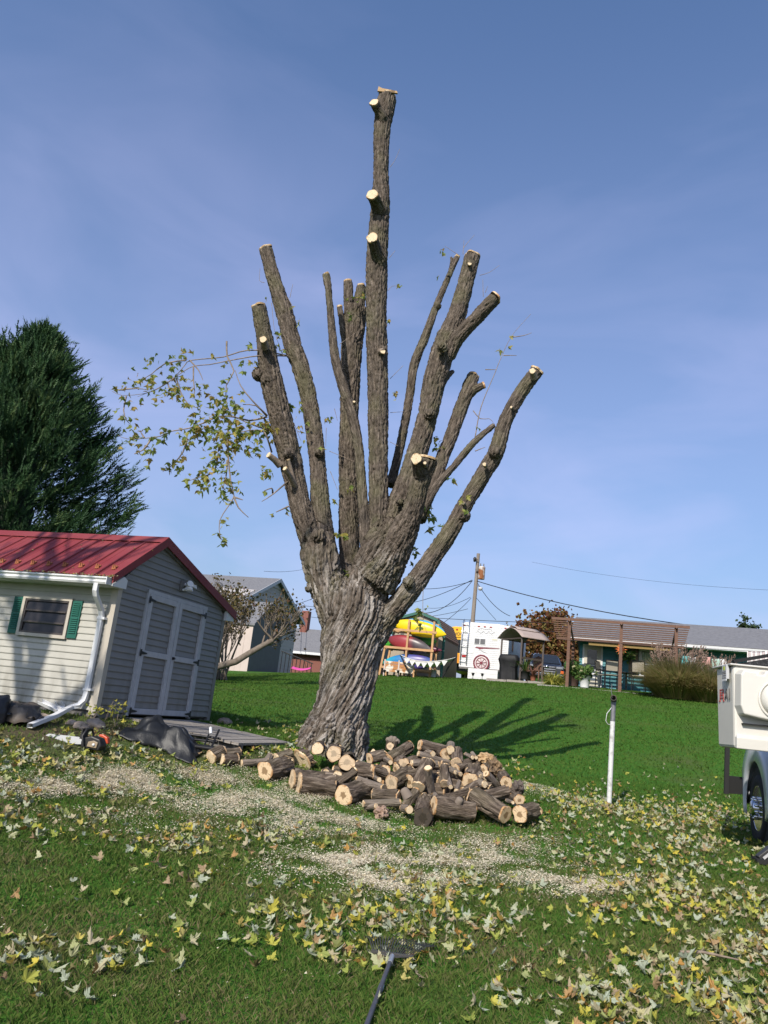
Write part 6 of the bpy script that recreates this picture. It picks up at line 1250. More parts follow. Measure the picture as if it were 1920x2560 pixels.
mb = MB(); mb.tube([(1.0, 0, 1.16), (1.25, 0, .75), (1.75, 0, .06)], .035, 8); mb.build('stand_arm', M_DMET, HM); mb = MB(); mb.tube([(3.75, 0, 1.26), (3.5, 0, .9), (3.1, 0, .06)], .035, 8); mb.build('stand_arm', M_DMET, HM); mb = MB(); mb.tube([(1.7, 0, .05), (3.15, 0, .05)], .035, 8); mb.build('stand_base', M_DMET, HM)
# --- peeling bench, flowerpot, solar lights, black bin
BN = thing('wooden_bench', KB+Matrix.Rotation(GA, 3, 'Z') @ Vector((.2, -.75, -.08)), GA, 'orange wooden bench back with peeling white paint before the kayaks', 'bench')
M_PEEL = mat('peeling white over orange wood', (.38, .17, .06), .8, (.62, .56, .48), 2.6, 1, lo=.46, hi=.52)
for i in range(4): mb = MB(); mb.box(0, 1.5, 0, .04, .26+i*.13, .375+i*.13); mb.build('back_slat', M_PEEL, BN)
for x in (0, .72, 1.5): 
    for y in (.02, .45): mb = MB(); mb.box(x-.035, x+.035, y-.03, y+.03, -.1, .84 if y < .1 and x < 1 else .55); mb.build('leg', M_PALE if y < .1 and x < 1 else M_WOODP, BN)
mb = MB(); mb.box(-.03, 1.53, .05, .46, .40, .44); mb.build('seat', M_PEEL, BN)
def pot(px, py, D, r, h, m, label, plant=None, pm=None, n=0, size=.2, name='flower_pot', seed=1, cat='flower pot'):
    b = frame(px, py, D); T = thing(name, b, 0, label, cat); mb = MB(); mb.lathe([(r*.68, -.05), (r*.72, 0), (r, h), (r*1.04, h), (r*.9, h*.98), (r*.85, h*.9), (.01, h*.88)], 18); mb.build('pot', m, T)
    if plant == 'leaf':
        c = np.array([[0, 0, h]])+NR.normal(size=(50, 3))*[r*.75, r*.75, r*.5]+[0, 0, r*.5]; cl = c[NR.integers(0, 50, n)]+NR.normal(size=(n, 3))*.05; tag(foliage_obj('plant', foliage_tris(cl, n, size), pm, T), kind='stuff')
    if plant == 'spike':
        for k in range(n):
            a_ = RNG.uniform(0, 6.28); e_ = RNG.uniform(.3, 1.2); L_ = RNG.uniform(.6, 1)*size; tip = Vector((math.cos(a_)*L_*math.cos(e_), math.sin(a_)*L_*math.cos(e_), h+L_*math.sin(e_))); mb = MB(); mid = tip*.5+Vector((0, 0, h*.5+.08)); s_ = Vector((-math.sin(a_), math.cos(a_), 0))*.022
            mb.add([Vector((0, 0, h*.9))-s_, Vector((0, 0, h*.9))+s_, mid+s_, mid-s_, tip], [(0, 1, 2, 3), (3, 2, 4)]); mb.build('leaf_blade', pm, T, solid=.004)
    return T
M_PLANT = leaf_mat('pot plant leaf', [(0, (.03, .08, .015)), (.5, (.07, .14, .03)), (.9, (.14, .19, .05)), (1, (.40, .35, .22))], .3)
pot(1083, 1690, 38.9, .16, .28, M_WHITE, 'small white pot at the foot of the kayak rack')
for px, py, lb in [(1182,1694,'left of the two small solar path lights before the camper'),(1205,1698,'right of the two small solar path lights before the camper'),(960,1691,'solar path light on the lawn edge before the bench'),(994,1692,'second solar path light before the bench, beside its leg')]:
    b = frame(px, py, 38.4); b.z = gz(b.x, b.y); T = thing('solar_path_light', b, 0, lb, 'path light', 'solar path lights'); mb = MB(); mb.tube([(0, 0, -.05), (0, 0, .22)], .014, 6); mb.build('stake', M_BLACK, T); mb = MB(); mb.lathe([(.03, .18), (.06, .21), (.055, .27), (.09, .285), (.09, .30), (.02, .33)], 12); mb.build('lamp_head', M_BLACK, T)
# --- school bus
BS = thing('school_bus', frame(1146, 1690, 54), GA, 'yellow school bus glimpsed between the gambrel shed and the camper', 'bus')
bz = 3.35
mb = MB(); mb.prism([(-1.2, .5), (1.2, .5), (1.2, bz-.5), (1.0, bz-.12), (.5, bz), (-.5, bz), (-1.0, bz-.12), (-1.2, bz-.5)], 'y', .0, 9); mb.build('body', M_YEL, BS, bevel=.05)
mb = MB(); mb.box(-1.0, 1.0, -.03, .0, 1.55, 2.45); mb.build('windshield', M_GLASSD, BS)
mb = MB(); mb.box(-1.2, 1.2, -.10, -.0, .35, .8); mb.build('bumper', M_BLACK, BS); mb = MB(); mb.box(-1.18, 1.18, -.9, 0, .8, 1.4); mb.build('hood', mat('orange bus paint', (.60, .22, .01), .4), BS)
mb = MB(); mb.box(-.95, .95, -.06, -.0, 2.62, 3.02); sg_ = mb.build('sign_board', M_YEL, BS)
for x in (-.7, -.35, .35, .7): mb = MB(); mb.box(x-.06, x+.06, -.06, 0, 3.1, 3.18); mb.build('warning_light', M_LAMP, BS)
for s_ in (-1, 1):
    for y in (1.4, 7): mb = MB(); mb.lathe([(.2, -.12), (.48, -.12), (.5, 0), (.48, .12), (.2, .12)], 18, Matrix.Translation((s_*1.0, y, .5)) @ Matrix.Rotation(math.pi/2, 4, 'Y')); mb.build('wheel', M_BLACK, BS)
def text_obj(txt, size, m, parent, mtx, name='lettering', ext=.008, shear=0):
    cu = bpy.data.curves.new('txt', 'FONT'); cu.body = txt; cu.size = size; cu.extrude = ext; cu.align_x = 'CENTER'; cu.align_y = 'CENTER'; cu.shear = shear; cu.resolution_u = 3
    o = bpy.data.objects.new('txt', cu); COL.objects.link(o); dg = bpy.context.evaluated_depsgraph_get(); me = bpy.data.meshes.new_from_object(o.evaluated_get(dg)); bpy.data.objects.remove(o); me.materials.clear(); me.materials.append(m); return link(name, me, parent, mtx=mtx)
FACE_CAM = Matrix.Rotation(math.pi/2, 4, 'X')
text_obj('SCHOOL BUS', .30, M_BLACK, sg_, Matrix.Translation((.0, -.075, 2.82)) @ FACE_CAM)
# --- camper
RVO = frame(1158.6, 1690, 40.5); RVO.z -= .0
RV = thing('camper_trailer', RVO, GA, 'white travel trailer seen from behind with ladder and wagon-wheel spare cover', 'camper')
x0, x1, z0, z1 = -.24, 2.16, .45, 2.66
mb = MB(); mb.prism([(x0+.02, z0), (x1-.02, z0), (x1-.02, z1), (x1-.35, z1+.08), (x0+.35, z1+.11), (x0+.02, z1+.06)], 'y', .03, 7.35); mb.build('body', M_RVW, RV)
prof = []; nb = 22
for i in range(nb): zA = z0+(z1-z0)*i/nb; prof += [(-.022, zA), (-.022, zA+.075), (-.004, zA+(z1-z0)/nb-.006)]
mb = MB(); mb.prism([(.03, z0)]+prof+[(-.004, z1+.05), (.03, z1+.05)], 'x', x0, x1); mb.build('rear_siding', M_RVW, RV)
prof = []
for i in range(nb): zA = z0+(z1-z0)*i/nb; prof += [(x1+.022, zA), (x1+.022, zA+.075), (x1+.004, zA+(z1-z0)/nb-.006)]
mb = MB(); mb.prism([(x1-.02, z0)]+prof+[(x1+.004, z1), (x1-.02, z1)], 'y', .04, 7.3); mb.build('side_siding', M_RVW, RV)
for x in (x0, x1): mb = MB(); mb.box(x-.03, x+.03, -.035, .03, z0, z1+.05); mb.build('corner_trim', M_RVW, RV)
mb = MB(); mb.box(.42, 1.02, -.045, -.02, 1.64, 1.97); w_ = mb.build('window', M_RVW, RV)
for xa in (.45, .74): mb = MB(); mb.box(xa, xa+.25, -.055, -.045, 1.67, 1.94); mb.build('pane', M_ANNEX, w_)
mb = MB(); mb.tube([(-.21, -.03, .55), (-.21, -.13, .62), (-.21, -.13, 2.72), (-.21, .1, 2.90), (-.21, .4, 2.78)], .022, 6); lad = mb.build('ladder', M_CHROME, RV)
mb = MB(); mb.tube([(.11, -.03, .55), (.11, -.13, .62), (.11, -.13, 2.72), (.11, .1, 2.90), (.11, .4, 2.78)], .022, 6); mb.build('ladder_rail', M_CHROME, lad)
for i in range(6): mb = MB(); mb.tube([(-.21, -.13, .75+i*.38), (.11, -.13, .75+i*.38)], .018, 6); mb.build('rung', M_CHROME, lad)
mb = MB(); mb.lathe([(.001, -.12), (.36, -.12), (.42, -.09), (.42, .0)], 28, Matrix.Translation((.89, -.03, .72)) @ Matrix.Rotation(math.pi/2, 4, 'X') @ Matrix.Rotation(math.pi, 4, 'X')); sp = mb.build('spare_wheel_cover', mat('pale pink cover', (.50, .42, .42), .5), RV)
def ring(c, r0_, r1_, y, m, par, name): mb = MB(); mb.lathe([(r0_, -.012), (r1_, -.012), (r1_, .012), (r0_, .012), (r0_, -.012)], 28, Matrix.Translation((c[0], y, c[1])) @ Matrix.Rotation(math.pi/2, 4, 'X')); mb.build(name, m, par)
ring((.89, .72), .345, .42, -.155, M_MAROON, sp, 'rim_print'); ring((.89, .72), .0, .07, -.16, M_MAROON, sp, 'hub_print'); ring((.89, .72), .25, .28, -.158, M_MAROON, sp, 'inner_print')
for k in range(8): a_ = k*math.pi/4+.2; mb = MB(); mb.bar((.89+.06*math.cos(a_), -.158, .72+.06*math.sin(a_)), (.89+.26*math.cos(a_), -.158, .72+.26*math.sin(a_)), .02, .045, up=(0, 1, 0)); mb.build('spoke_print', M_MAROON, sp)
mb = MB(); mb.box(.55, 1.28, -.16, -.03, .33, .42); mb.build('spare_bracket', M_BLACK, RV); mb = MB(); mb.box(x0, x1, -.10, .0, .36, .46); mb.build('bumper', M_BLOCK, RV)
for (c, d_) in (((.48, 1.46, .10), (1.74, 1.50, .02)),):
    mb = MB(); mb.prism([(.48, 1.47), (.56, 1.52), (.95, 1.53), (1.74, 1.53), (1.74, 1.50), (.95, 1.46), (.72, 1.40), (.64, 1.45)], 'y', -.034, -.024); mb.build('stripe', M_MAROON, RV)
mb = MB(); mb.prism([(.72, 1.38), (.9, 1.32), (1.15, 1.22), (.9, 1.30)], 'y', -.034, -.024); mb.build('stripe', M_ANNEX, RV)
mb = MB(); pts = [(.52+.055*i, -.03, 2.28+.06*math.sin(i*1.25)+.0*i) for i in range(18)]; mb.tube(pts, .012, 5); mb.build('script_logo', M_LGREY, RV); mb = MB(); mb.tube([(.55, -.03, 2.40), (.75, -.03, 2.48), (1.0, -.03, 2.44), (1.15, -.03, 2.50), (1.3, -.03, 2.40)], .012, 5); mb.build('script_logo', M_LGREY, RV)
for x in (-.15, .61, .92, 1.23, 1.98): mb = MB(); mb.box(x-.05, x+.05, -.05, -.02, 2.55, 2.60); mb.build('marker_light', M_LAMP, RV)
for x in (-.05, 1.85): mb = MB(); mb.box(x-.1, x+.1, -.06, -.02, .95, 1.07); mb.build('tail_light', M_LAMP, RV)
mb = MB(); mb.box(1.35, 1.60, -.035, -.02, 1.92, 1.99); mb.build('vent_hatch', mat('cream hatch', (.5, .48, .36), .5), RV); mb = MB(); mb.box(.03, .40, -.034, -.02, 1.18, 1.40); mb.build('vent_hatch', M_RVW, RV)
mb = MB(); mb.box(.9, 1.5, 1.5, 2.3, 2.72, 2.95); mb.build('roof_air_conditioner', M_RVW, RV, bevel=.05)
for y in (3.2, 4.1):
    for x in (.0, 1.95): mb = MB(); mb.lathe([(.15, -.1), (.34, -.1), (.36, 0), (.34, .1), (.15, .1)], 16, Matrix.Translation((x, y, .33)) @ Matrix.Rotation(math.pi/2, 4, 'Y')); mb.build('wheel', M_BLACK, RV)
mb = MB(); mb.box(x1+.02, x1+.06, .9, 1.7, .6, 2.3); dr = mb.build('door', M_LGREY, RV); mb = MB(); mb.box(x1+.06, x1+.07, 1.05, 1.55, 1.5, 2.1); mb.build('pane', M_GLASSD, dr)
ST = thing('storage_box', RVO+Matrix.Rotation(GA, 3, 'Z') @ Vector((0, -.35, 0)), GA, 'long white panelled box standing under the camper bumper', 'box')
for i in range(3): mb = MB(); mb.box(.28, 1.78, 0, .5, -.25+i*.22, -.035+i*.22); mb.build('panel', M_RVW, ST)
# --- grill gazebo with covered grill, plants, chair
GO = frame(1248, 1692, 37.5); GO.z = GO.z; GZ = thing('grill_gazebo', GO, GA, 'small arched brown canopy on four posts beside the camper', 'gazebo')
cA, cB, cC = Vector((.96, 0, 0)), Vector((-.16, 1.2, 0)), Vector((1.90, .80, 0)); cD = cB+cC-cA
M_BRN = mat('brown metal post', (.06, .045, .038), .6); M_CANV = mat('tan canopy fabric', (.34, .27, .24), .9, (.30, .24, .21), 5)
for c in (cA, cB, cC, cD): mb = MB(); mb.bar(c+Vector((0, 0, -.25)), c+Vector((0, 0, 1.95)), .075); mb.build('post', M_BRN, GZ)
e1 = (cB-cA); e2 = (cC-cA)
def can(u, v): return cA+e1*(-.12+1.24*u)+e2*(-.12+1.3*v)+Vector((0, 0, 1.93+.48*math.sin(math.pi*u)))
mb = MB(); mb.grid(can, 16, 6); mb.build('canopy', M_CANV, GZ, solid=.02)
mb = MB(); mb.grid(lambda u, v: cA+e1*(.22+.56*u)+e2*(-.02+1.05*v)+Vector((0, 0, 1.93+.10+.48*math.sin(math.pi*(.22+.56*u)))), 10, 4); mb.build('vent_canopy', M_CANV, GZ, solid=.02)
for a, b in ((cA, cB), (cC, cD), (cA, cC), (cB, cD)): mb = MB(); mb.bar(a+Vector((0, 0, 1.9)), b+Vector((0, 0, 1.9)), .05); mb.build('rail', M_BRN, GZ)
mb = MB(); mb.bar(cA+Vector((0, 0, .98)), cC+Vector((0, 0, .98)), .04, .10); mb.build('shelf', M_BRN, GZ)
M_COVER = mat('black grill cover', (.010, .010, .011), .6, (.018, .018, .02), 5, .6, spec=.25, bump=.2, bscale=9)
GR_ = thing('covered_grill', GO+Matrix.Rotation(GA, 3, 'Z') @ Vector((.36, .45, 0)), GA-.1, 'barbecue grill under a wrinkled black cover beneath the canopy', 'grill')
vs = []; na = 40
for i, (w, d_, z) in enumerate([(.42, .30, -.15), (.41, .29, .2), (.40, .28, .55), (.46, .32, .78), (.50, .34, .85), (.45, .31, 1.02), (.40, .26, 1.10), (.05, .03, 1.13)]):
    for j in range(na):
        a_ = 2*math.pi*j/na; ca, sa = math.cos(a_), math.sin(a_); f_ = 1+.05*math.sin(9*a_+i)*(1 if i < 4 else .3); vs.append((math.copysign(abs(ca)**.45, ca)*w*f_, math.copysign(abs(sa)**.45, sa)*d_*f_, z))
mb = MB(); mb.add(vs, [(i*na+j, i*na+(j+1) % na, (i+1)*na+(j+1) % na, (i+1)*na+j) for i in range(7) for j in range(na)], True); mb.build('cover', M_COVER, GR_)
mb = MB(); mb.box(-.3, .3, -.2, .2, -.3, -.1); mb.build('cart_base', M_BLACK, GR_)
bt = GO+Matrix.Rotation(GA, 3, 'Z') @ Vector((-.5, -.55, 0))
TI = thing('patio_edging', Vector((bt.x, bt.y, gz(bt.x, bt.y))), GA, 'weathered timber edging along the front of the gazebo patio', 'edging')
for i in range(3): mb = MB(); xa = i*.95; za = glz(TI, xa+.45, 0); mb.box(xa, xa+.93, -.05, .08, za-.1, za+.12); mb.build('timber', M_PLANK, TI)
pot(1140+950/5.53, 1530+915/5.53, 37.3, .24, .30, M_DKGREY, 'spiky green yucca in a dark pot by the gazebo post', 'spike', M_PLANT, 34, .95, 'potted_yucca', cat='potted plant')
pot(1140+1065/5.53, 1530+935/5.53, 36.9, .16, .18, mat('terracotta', (.25, .09, .05), .8), 'reddish spiky plant in a terracotta pot before the chair', 'spike', mat('reddish blade', (.16, .07, .045), .6), 22, .6, 'potted_cordyline', cat='potted plant')
AC = thing('wooden_chair', frame(1140+1095/5.53, 1530+930/5.53, 38.4), GA-.3, 'reddish wooden patio chair between gazebo and car', 'chair')
for i in range(5): mb = MB(); mb.box(-.26+i*.105, -.17+i*.105, .25, .28, .4, 1.15-.05*abs(i-2)); mb.build('back_slat', M_WOODR, AC)
for i in range(4): mb = MB(); mb.box(-.28, .28, -.28+i*.13, -.17+i*.13, .36, .39); mb.build('seat_slat', M_WOODR, AC)
for x in (-.28, .28):
    for y in (-.26, .26): mb = MB(); mb.box(x-.03, x+.03, y-.03, y+.03, -.1, .62); mb.build('leg', M_WOODR, AC)
    mb = MB(); mb.box(x-.06, x+.06, -.3, .3, .60, .64); mb.build('armrest', M_WOODR, AC)
# --- dark suv nose-on
SV = thing('parked_suv', frame(1366, 1692, 43), math.radians(-10), 'dark blue-black SUV parked nose-on beside the gazebo', 'car'); SV.location.z -= .32
M_SUV = mat('dark navy car paint', (.012, .014, .022), .22, coat=1.0, spec=.6); M_TYRE = mat('black tyre rubber', (.016, .016, .017), .8); M_WSH = mat('tinted windshield', (.018, .022, .028), .06, spec=.8)
def sect(y, w, zb, zt, r): return [(-w, zb), (w, zb), (w+.02, (zb+zt)/2), (w-.03, zt-r), (w-.03-r, zt), (-w+.03+r, zt), (-w+.03, zt-r), (-w-.02, (zb+zt)/2)]
def loft(secs, m, par, nm, bev=.02):
    vs = []; n = len(secs[0][1]); 
    for y, s_ in secs: vs += [(x, y, z) for x, z in s_]
    fs = [(i*n+j, i*n+(j+1) % n, (i+1)*n+(j+1) % n, (i+1)*n+j) for i in range(len(secs)-1) for j in range(n)]+[tuple(range(n))[::-1], tuple(range((len(secs)-1)*n, len(secs)*n))]
    mb = MB(); mb.add(vs, fs); return mb.build(nm, m, par, bevel=bev)
loft([(0, sect(0, .78, .35, .92, .08)), (.12, sect(.12, .92, .28, 1.0, .08)), (.9, sect(.9, .95, .25, 1.10, .08)), (1.25, sect(1.25, .96, .25, 1.14, .08)), (4.4, sect(4.4, .96, .28, 1.15, .08)), (4.7, sect(4.7, .9, .35, 1.0, .08))], M_SUV, SV, 'body', .03)
cab = loft([(1.2, sect(0, .86, 1.08, 1.12, .02)), (1.95, sect(0, .74, 1.08, 1.68, .1)), (2.3, sect(0, .74, 1.08, 1.74, .1)), (3.9, sect(0, .74, 1.08, 1.70, .1)), (4.6, sect(0, .80, 1.05, 1.12, .02))], M_SUV, SV, 'cabin', .03)
mb = MB(); mb.add([(-.78, 1.235, 1.165), (.78, 1.235, 1.165), (.64, 1.86, 1.66), (-.64, 1.86, 1.66)], [(0, 1, 2, 3)]); mb.build('windshield', M_WSH, cab, solid=.012)
for s_ in (-1, 1):
    mb = MB(); mb.add([(s_*.885, 1.5, 1.18), (s_*.885, 3.9, 1.18), (s_*.765, 3.7, 1.60), (s_*.765, 2.05, 1.60)], [(0, 1, 2, 3)]); mb.build('side_window', M_WSH, cab, solid=.012)
    mb = MB(); mb.box(s_*1.08-.11, s_*1.08+.11, 1.45, 1.6, 1.12, 1.27); mb.build('mirror', M_SUV, SV, bevel=.03)
    mb = MB(); mb.prism([(s_*.45, .80), (s_*.88, .78), (s_*.90, .94), (s_*.52, .90)], 'y', -.01, .2); hl = mb.build('headlight', M_CHROME, SV, bevel=.01)
    mb = MB(); mb.box(s_*.80-.06, s_*.80+.06, -.02, .12, .42, .50); mb.build('fog_light', M_CHROME, SV)
    for y in (.85, 3.75):
        mb = MB(); mb.lathe([(.16, -.11), (.34, -.11), (.37, -.06), (.37, .06), (.34, .11), (.16, .11)], 22, Matrix.Translation((s_*.86, y, .37)) @ Matrix.Rotation(math.pi/2, 4, 'Y')); wh = mb.build('wheel', M_TYRE, SV); mb = MB(); mb.lathe([(.02, .1), (.22, .1), (.24, .12)], 14, Matrix.Translation((s_*.86, y, .37)) @ Matrix.Rotation(s_*math.pi/2, 4, 'Y')); mb.build('rim', M_CHROME, wh)
for i in range(4): mb = MB(); zz = .50+i*.12; mb.bar((-.50+.02*i, -.03, zz), (.50-.02*i, -.03, zz), .03, .045); mb.build('grille_bar', M_CHROME, SV)
mb = MB(); mb.lathe([(.02, 0), (.09, 0), (.09, .02), (.02, .02)], 14, Matrix.Translation((0, -.05, .86)) @ Matrix.Rotation(math.pi/2, 4, 'X')); mb.build('badge', M_CHROME, SV); mb = MB(); mb.box(-.5, .5, -.012, .01, .46, .9); mb.build('grille', M_BLACK, SV)
mb = MB(); mb.box(.74, .90, -.02, .10, .55, .70); mb.build('turn_signal', mat('orange lens', (.55, .10, .02), .3), SV)
# --- yellow-green ornamental tuft and the tall ornamental grass
def tuft(px, py, D, n, L, w, m, label, cat='ornamental grass', plume=None, np_=0, spread=.9, base=.5, name='ornamental_grass'):
    b = frame(px, py, D); b.z = gz(b.x, b.y); T = thing(name, b, 0, label, cat); a = NR.uniform(0, 2*np.pi, n); rb = np.sqrt(NR.uniform(0, 1, n))*base; e = NR.uniform(0, 1, n)**1.25*spread; Ln = L*NR.uniform(.55, 1.05, n)
    r0 = np.stack([np.cos(a)*rb, np.sin(a)*rb, np.full(n, -.05)], 1); dv = np.stack([np.cos(a)*np.sin(e), np.sin(a)*np.sin(e), np.cos(e)], 1); dv2 = np.stack([np.cos(a)*np.sin(e+.75), np.sin(a)*np.sin(e+.75), np.cos(e+.75)], 1)
    s_ = np.stack([-np.sin(a), np.cos(a), np.zeros(n)], 1)*w; m1 = r0+dv*Ln[:, None]*.6; tp = m1+dv2*Ln[:, None]*.45
    V = np.stack([r0-s_, r0+s_, m1+s_*.8, m1-s_*.8, m1-s_*.8, m1+s_*.8, tp+s_*.15, tp-s_*.15], 1).reshape(-1, 3); tag(foliage_obj('blades', V, m, T, 4, np.repeat(NR.uniform(0, .99, n), 2)), kind='stuff')
    if plume:
        a = NR.uniform(0, 2*np.pi, np_); e = NR.uniform(.0, .38, np_); hh = L*NR.uniform(.80, 1.12, np_); c = np.stack([np.cos(a)*(base*.9+hh*np.sin(e)*.5), np.sin(a)*(base*.9+hh*np.sin(e)*.5), hh*np.cos(e)], 1); pts = []
        for q_ in c:
            d_ = np.array([q_[0]*.3, q_[1]*.3, 1.]); d_ /= np.linalg.norm(d_)
            for k in range(16): t_ = NR.uniform(-.18, .18); o_ = NR.normal(size=3)*.02*(1-abs(t_)*2.5); x_ = q_+d_*t_+o_; w1 = NR.normal(size=3)*.012; pts.append([x_-w1, x_+w1, x_+d_*.07+NR.normal(size=3)*.012])
        tag(foliage_obj('plumes', np.array(pts).reshape(-1, 3), plume, T, 3), kind='stuff')
    return T
M_YUC = leaf_mat('variegated yellow blade', [(0, (.30, .30, .05)), (.5, (.46, .42, .10)), (1, (.12, .20, .04))], .3); M_MISC = leaf_mat('tawny grass blade', [(0, (.15, .19, .055)), (.35, (.27, .25, .085)), (.7, (.38, .30, .13)), (1, (.44, .33, .18))], .45); M_PLM = leaf_mat('reddish tan plume', [(0, (.26, .16, .12)), (.6, (.36, .25, .19)), (1, (.44, .34, .27))], .45)
tuft(1140+1350/5.53, 1530+1005/5.53, 35.2, 380, .75, .022, M_YUC, 'low spiky yellow-green tuft at the lawn edge by the car', 'plant', spread=1.25, base=.30, name='yellow_tuft')
tuft(1695, 1756, 30.8, 6500, 1.75, .013, M_MISC, 'tall tawny ornamental grass clump with reddish plumes before the teal house', plume=M_PLM, np_=130, spread=1.0, base=.80)
tuft(1775, 1762, 30.2, 5000, 1.45, .013, M_MISC, 'second tawny grass clump reaching the bucket truck edge', plume=M_PLM, np_=70, spread=1.0, base=.75)
# --- teal house with pergola
HO = frame(1417, 1716, 33); H = thing('teal_house', HO, GA, 'single-storey teal house with long grey roof behind the pergola', 'house')
WY = 4.5
mb = MB(); mb.box(.25, 15, WY, WY+7, -.6, 2.62); mb.build('wall', M_TEAL, H)
for i in range(17):
    z = .1+i*.145
    for a, b in ((.22, .36), (1.28, 2.45), (4.35, 15)) if z < 2.1 else ((.22, 15),):
        lap_y(a, b, z, .149, H, M_TEAL, 'siding_board', WY-.012)
mb = MB(); mb.box(.36, 1.28, WY-.06, WY+.01, .1, 2.28); dr = mb.build('door_frame', M_WHITE, H)
mb = MB(); mb.box(.44, 1.2, WY-.10, WY-.06, .22, 2.2); dd = mb.build('storm_door', mat('cream door', (.46, .43, .36), .5), H)
mb = MB(); mb.box(.58, 1.02, WY-.115, WY-.10, 1.02, 2.02); mb.build('pane', M_GLASSD, dd); mb = MB(); mb.box(.58, 1.02, WY-.125, WY-.115, 1.30, 1.34); mb.build('glazing_bar', M_WHITE, dd); mb = MB(); mb.box(.70, 1.0, WY-.122, WY-.114, .62, 1.16); mb.build('notice', M_WHITE, dd)
M_SHUT = mat('brown shutter', (.17, .12, .09), .6)
for xa in (2.45, 3.85): mb = MB(); mb.box(xa, xa+.42, WY-.06, WY, .95, 2.25); mb.build('shutter', M_SHUT, H)
mb = MB()
for b4 in ((2.90, 3.82, 2.14, 2.24), (2.90, 3.82, .98, 1.06), (2.90, 3.0, 1.06, 2.14), (3.72, 3.82, 1.06, 2.14), (3.0, 3.72, 1.55, 1.61)): mb.box(b4[0], b4[1], WY-.08, WY, b4[2], b4[3])
w_ = mb.build('window', M_WHITE, H)
mb = MB(); mb.box(3.0, 3.72, WY-.05, WY-.02, 1.06, 2.14); mb.build('pane', M_GLASSD, w_)
mb = MB(); mb.grid(lambda u, v: (3.02+.68*u, WY-.065-.012*math.sin(u*40), 2.12-v*(.34+.08*abs(math.sin(u*9)))), 40, 4); mb.build('curtain', mat('pale green curtain', (.34, .42, .34), .9), w_)
mb = MB(); mb.prism([(WY-.95, 2.52), (8.3, 4.05), (WY+8, 2.52), (WY+8, 2.40), (8.3, 3.93), (WY-.95, 2.42)], 'x', -.25, 15.5); rf = mb.build('roof', M_SHING, H)
for k in range(14):
    u0, u1 = k/14, (k+1)/14; ya, yb = WY-.95+(9.25-WY)*u0, WY-.95+(9.25-WY)*u1; za, zb = 2.535+1.53*u0, 2.545+1.53*u1
    ya, yb = WY-.95+(8.3-WY+.95)*u0, WY-.95+(8.3-WY+.95)*u1
    mb = MB(); mb.prism([(ya, za), (yb, zb-.005), (yb, zb+.004), (ya, za+.022)], 'x', -.25, 15.5); mb.build('shingle_course', M_SHING, rf)
mb = MB(); mb.prism([(WY-1.06, 2.36), (WY-.95, 2.36), (WY-.95, 2.50), (WY-1.08, 2.50)], 'x', -.3, 15.5); mb.build('gutter', M_WHITE, rf); mb = MB(); mb.box(-.25, 15, WY-.95, WY, 2.40, 2.42); mb.build('soffit', M_WHITE, rf)
mb = MB(); mb.prism([(WY-.9, 2.16), (WY-.02, 2.34), (WY-.02, 2.38), (WY-.9, 2.36)], 'x', .66, 4.3); mb.build('awning', mat('ochre awning', (.22, .15, .05), .8), H)
dpp = MB(); dpp.tube([(4.6, WY-1.0, 2.4), (4.6, WY-.9, 2.2), (4.6, WY-.06, 2.0), (4.6, WY-.06, .2)], .045, 6); dpp.build('downspout', M_WHITE, H)
for xa, xb in ((5.6, 6.6), (8.4, 9.4)):
    mb = MB(); mb.box(xa, xb, WY-.07, WY, 1.0, 2.1); w_ = mb.build('window', M_WHITE, H); mb = MB(); mb.box(xa+.08, xb-.08, WY-.08, WY-.07, 1.08, 2.02); mb.build('pane', M_GLASSD, w_)
PG = thing('pergola', HO, GA, 'brown wooden pergola over the patio of the teal house', 'pergola')
for x in (0, 2.1, 4.24):
    for y, zt in ((0, 2.80), (3.1, 2.30)): mb = MB(); zb = glz(PG, x, y)-.05; mb.bar((x, y, min(zb, 0)), (x, y, zt), .125); mb.build('post', M_WOODR, PG)
    mb = MB(); mb.bar((x, -.25, 2.74), (x, 3.3, 2.20), .06, .12); mb.build('rafter', M_WOODR, PG)
for y in (-.02, 3.1): mb = MB(); mb.bar((-.75, y-.09, 2.78-.15*y), (4.75, y-.09, 2.77-.15*y), .045, .11); mb.build('beam', M_WOODR, PG)
for i in range(11): mb = MB(); y = .12+i*.30; mb.bar((-.75+RNG.uniform(-.03, .03), y, 2.80-.17*y), (4.75, y, 2.79-.17*y), .09, .038); mb.build('slat', M_WOODR, PG)
PAT = MB(); PAT.box(-1.2, 6, -.15, WY, -.5, .0); pt_ = PAT.build('patio_slab', mat('pale patio stone', (.30, .28, .25), .9, (.24, .22, .20), 3, .8), None, loc=HO+Vector((0, 0, -.02)), rot=(0, 0, GA)); tag(pt_, kind='structure')
M_SLING = mat('tan sling fabric', (.28, .25, .20), .8)
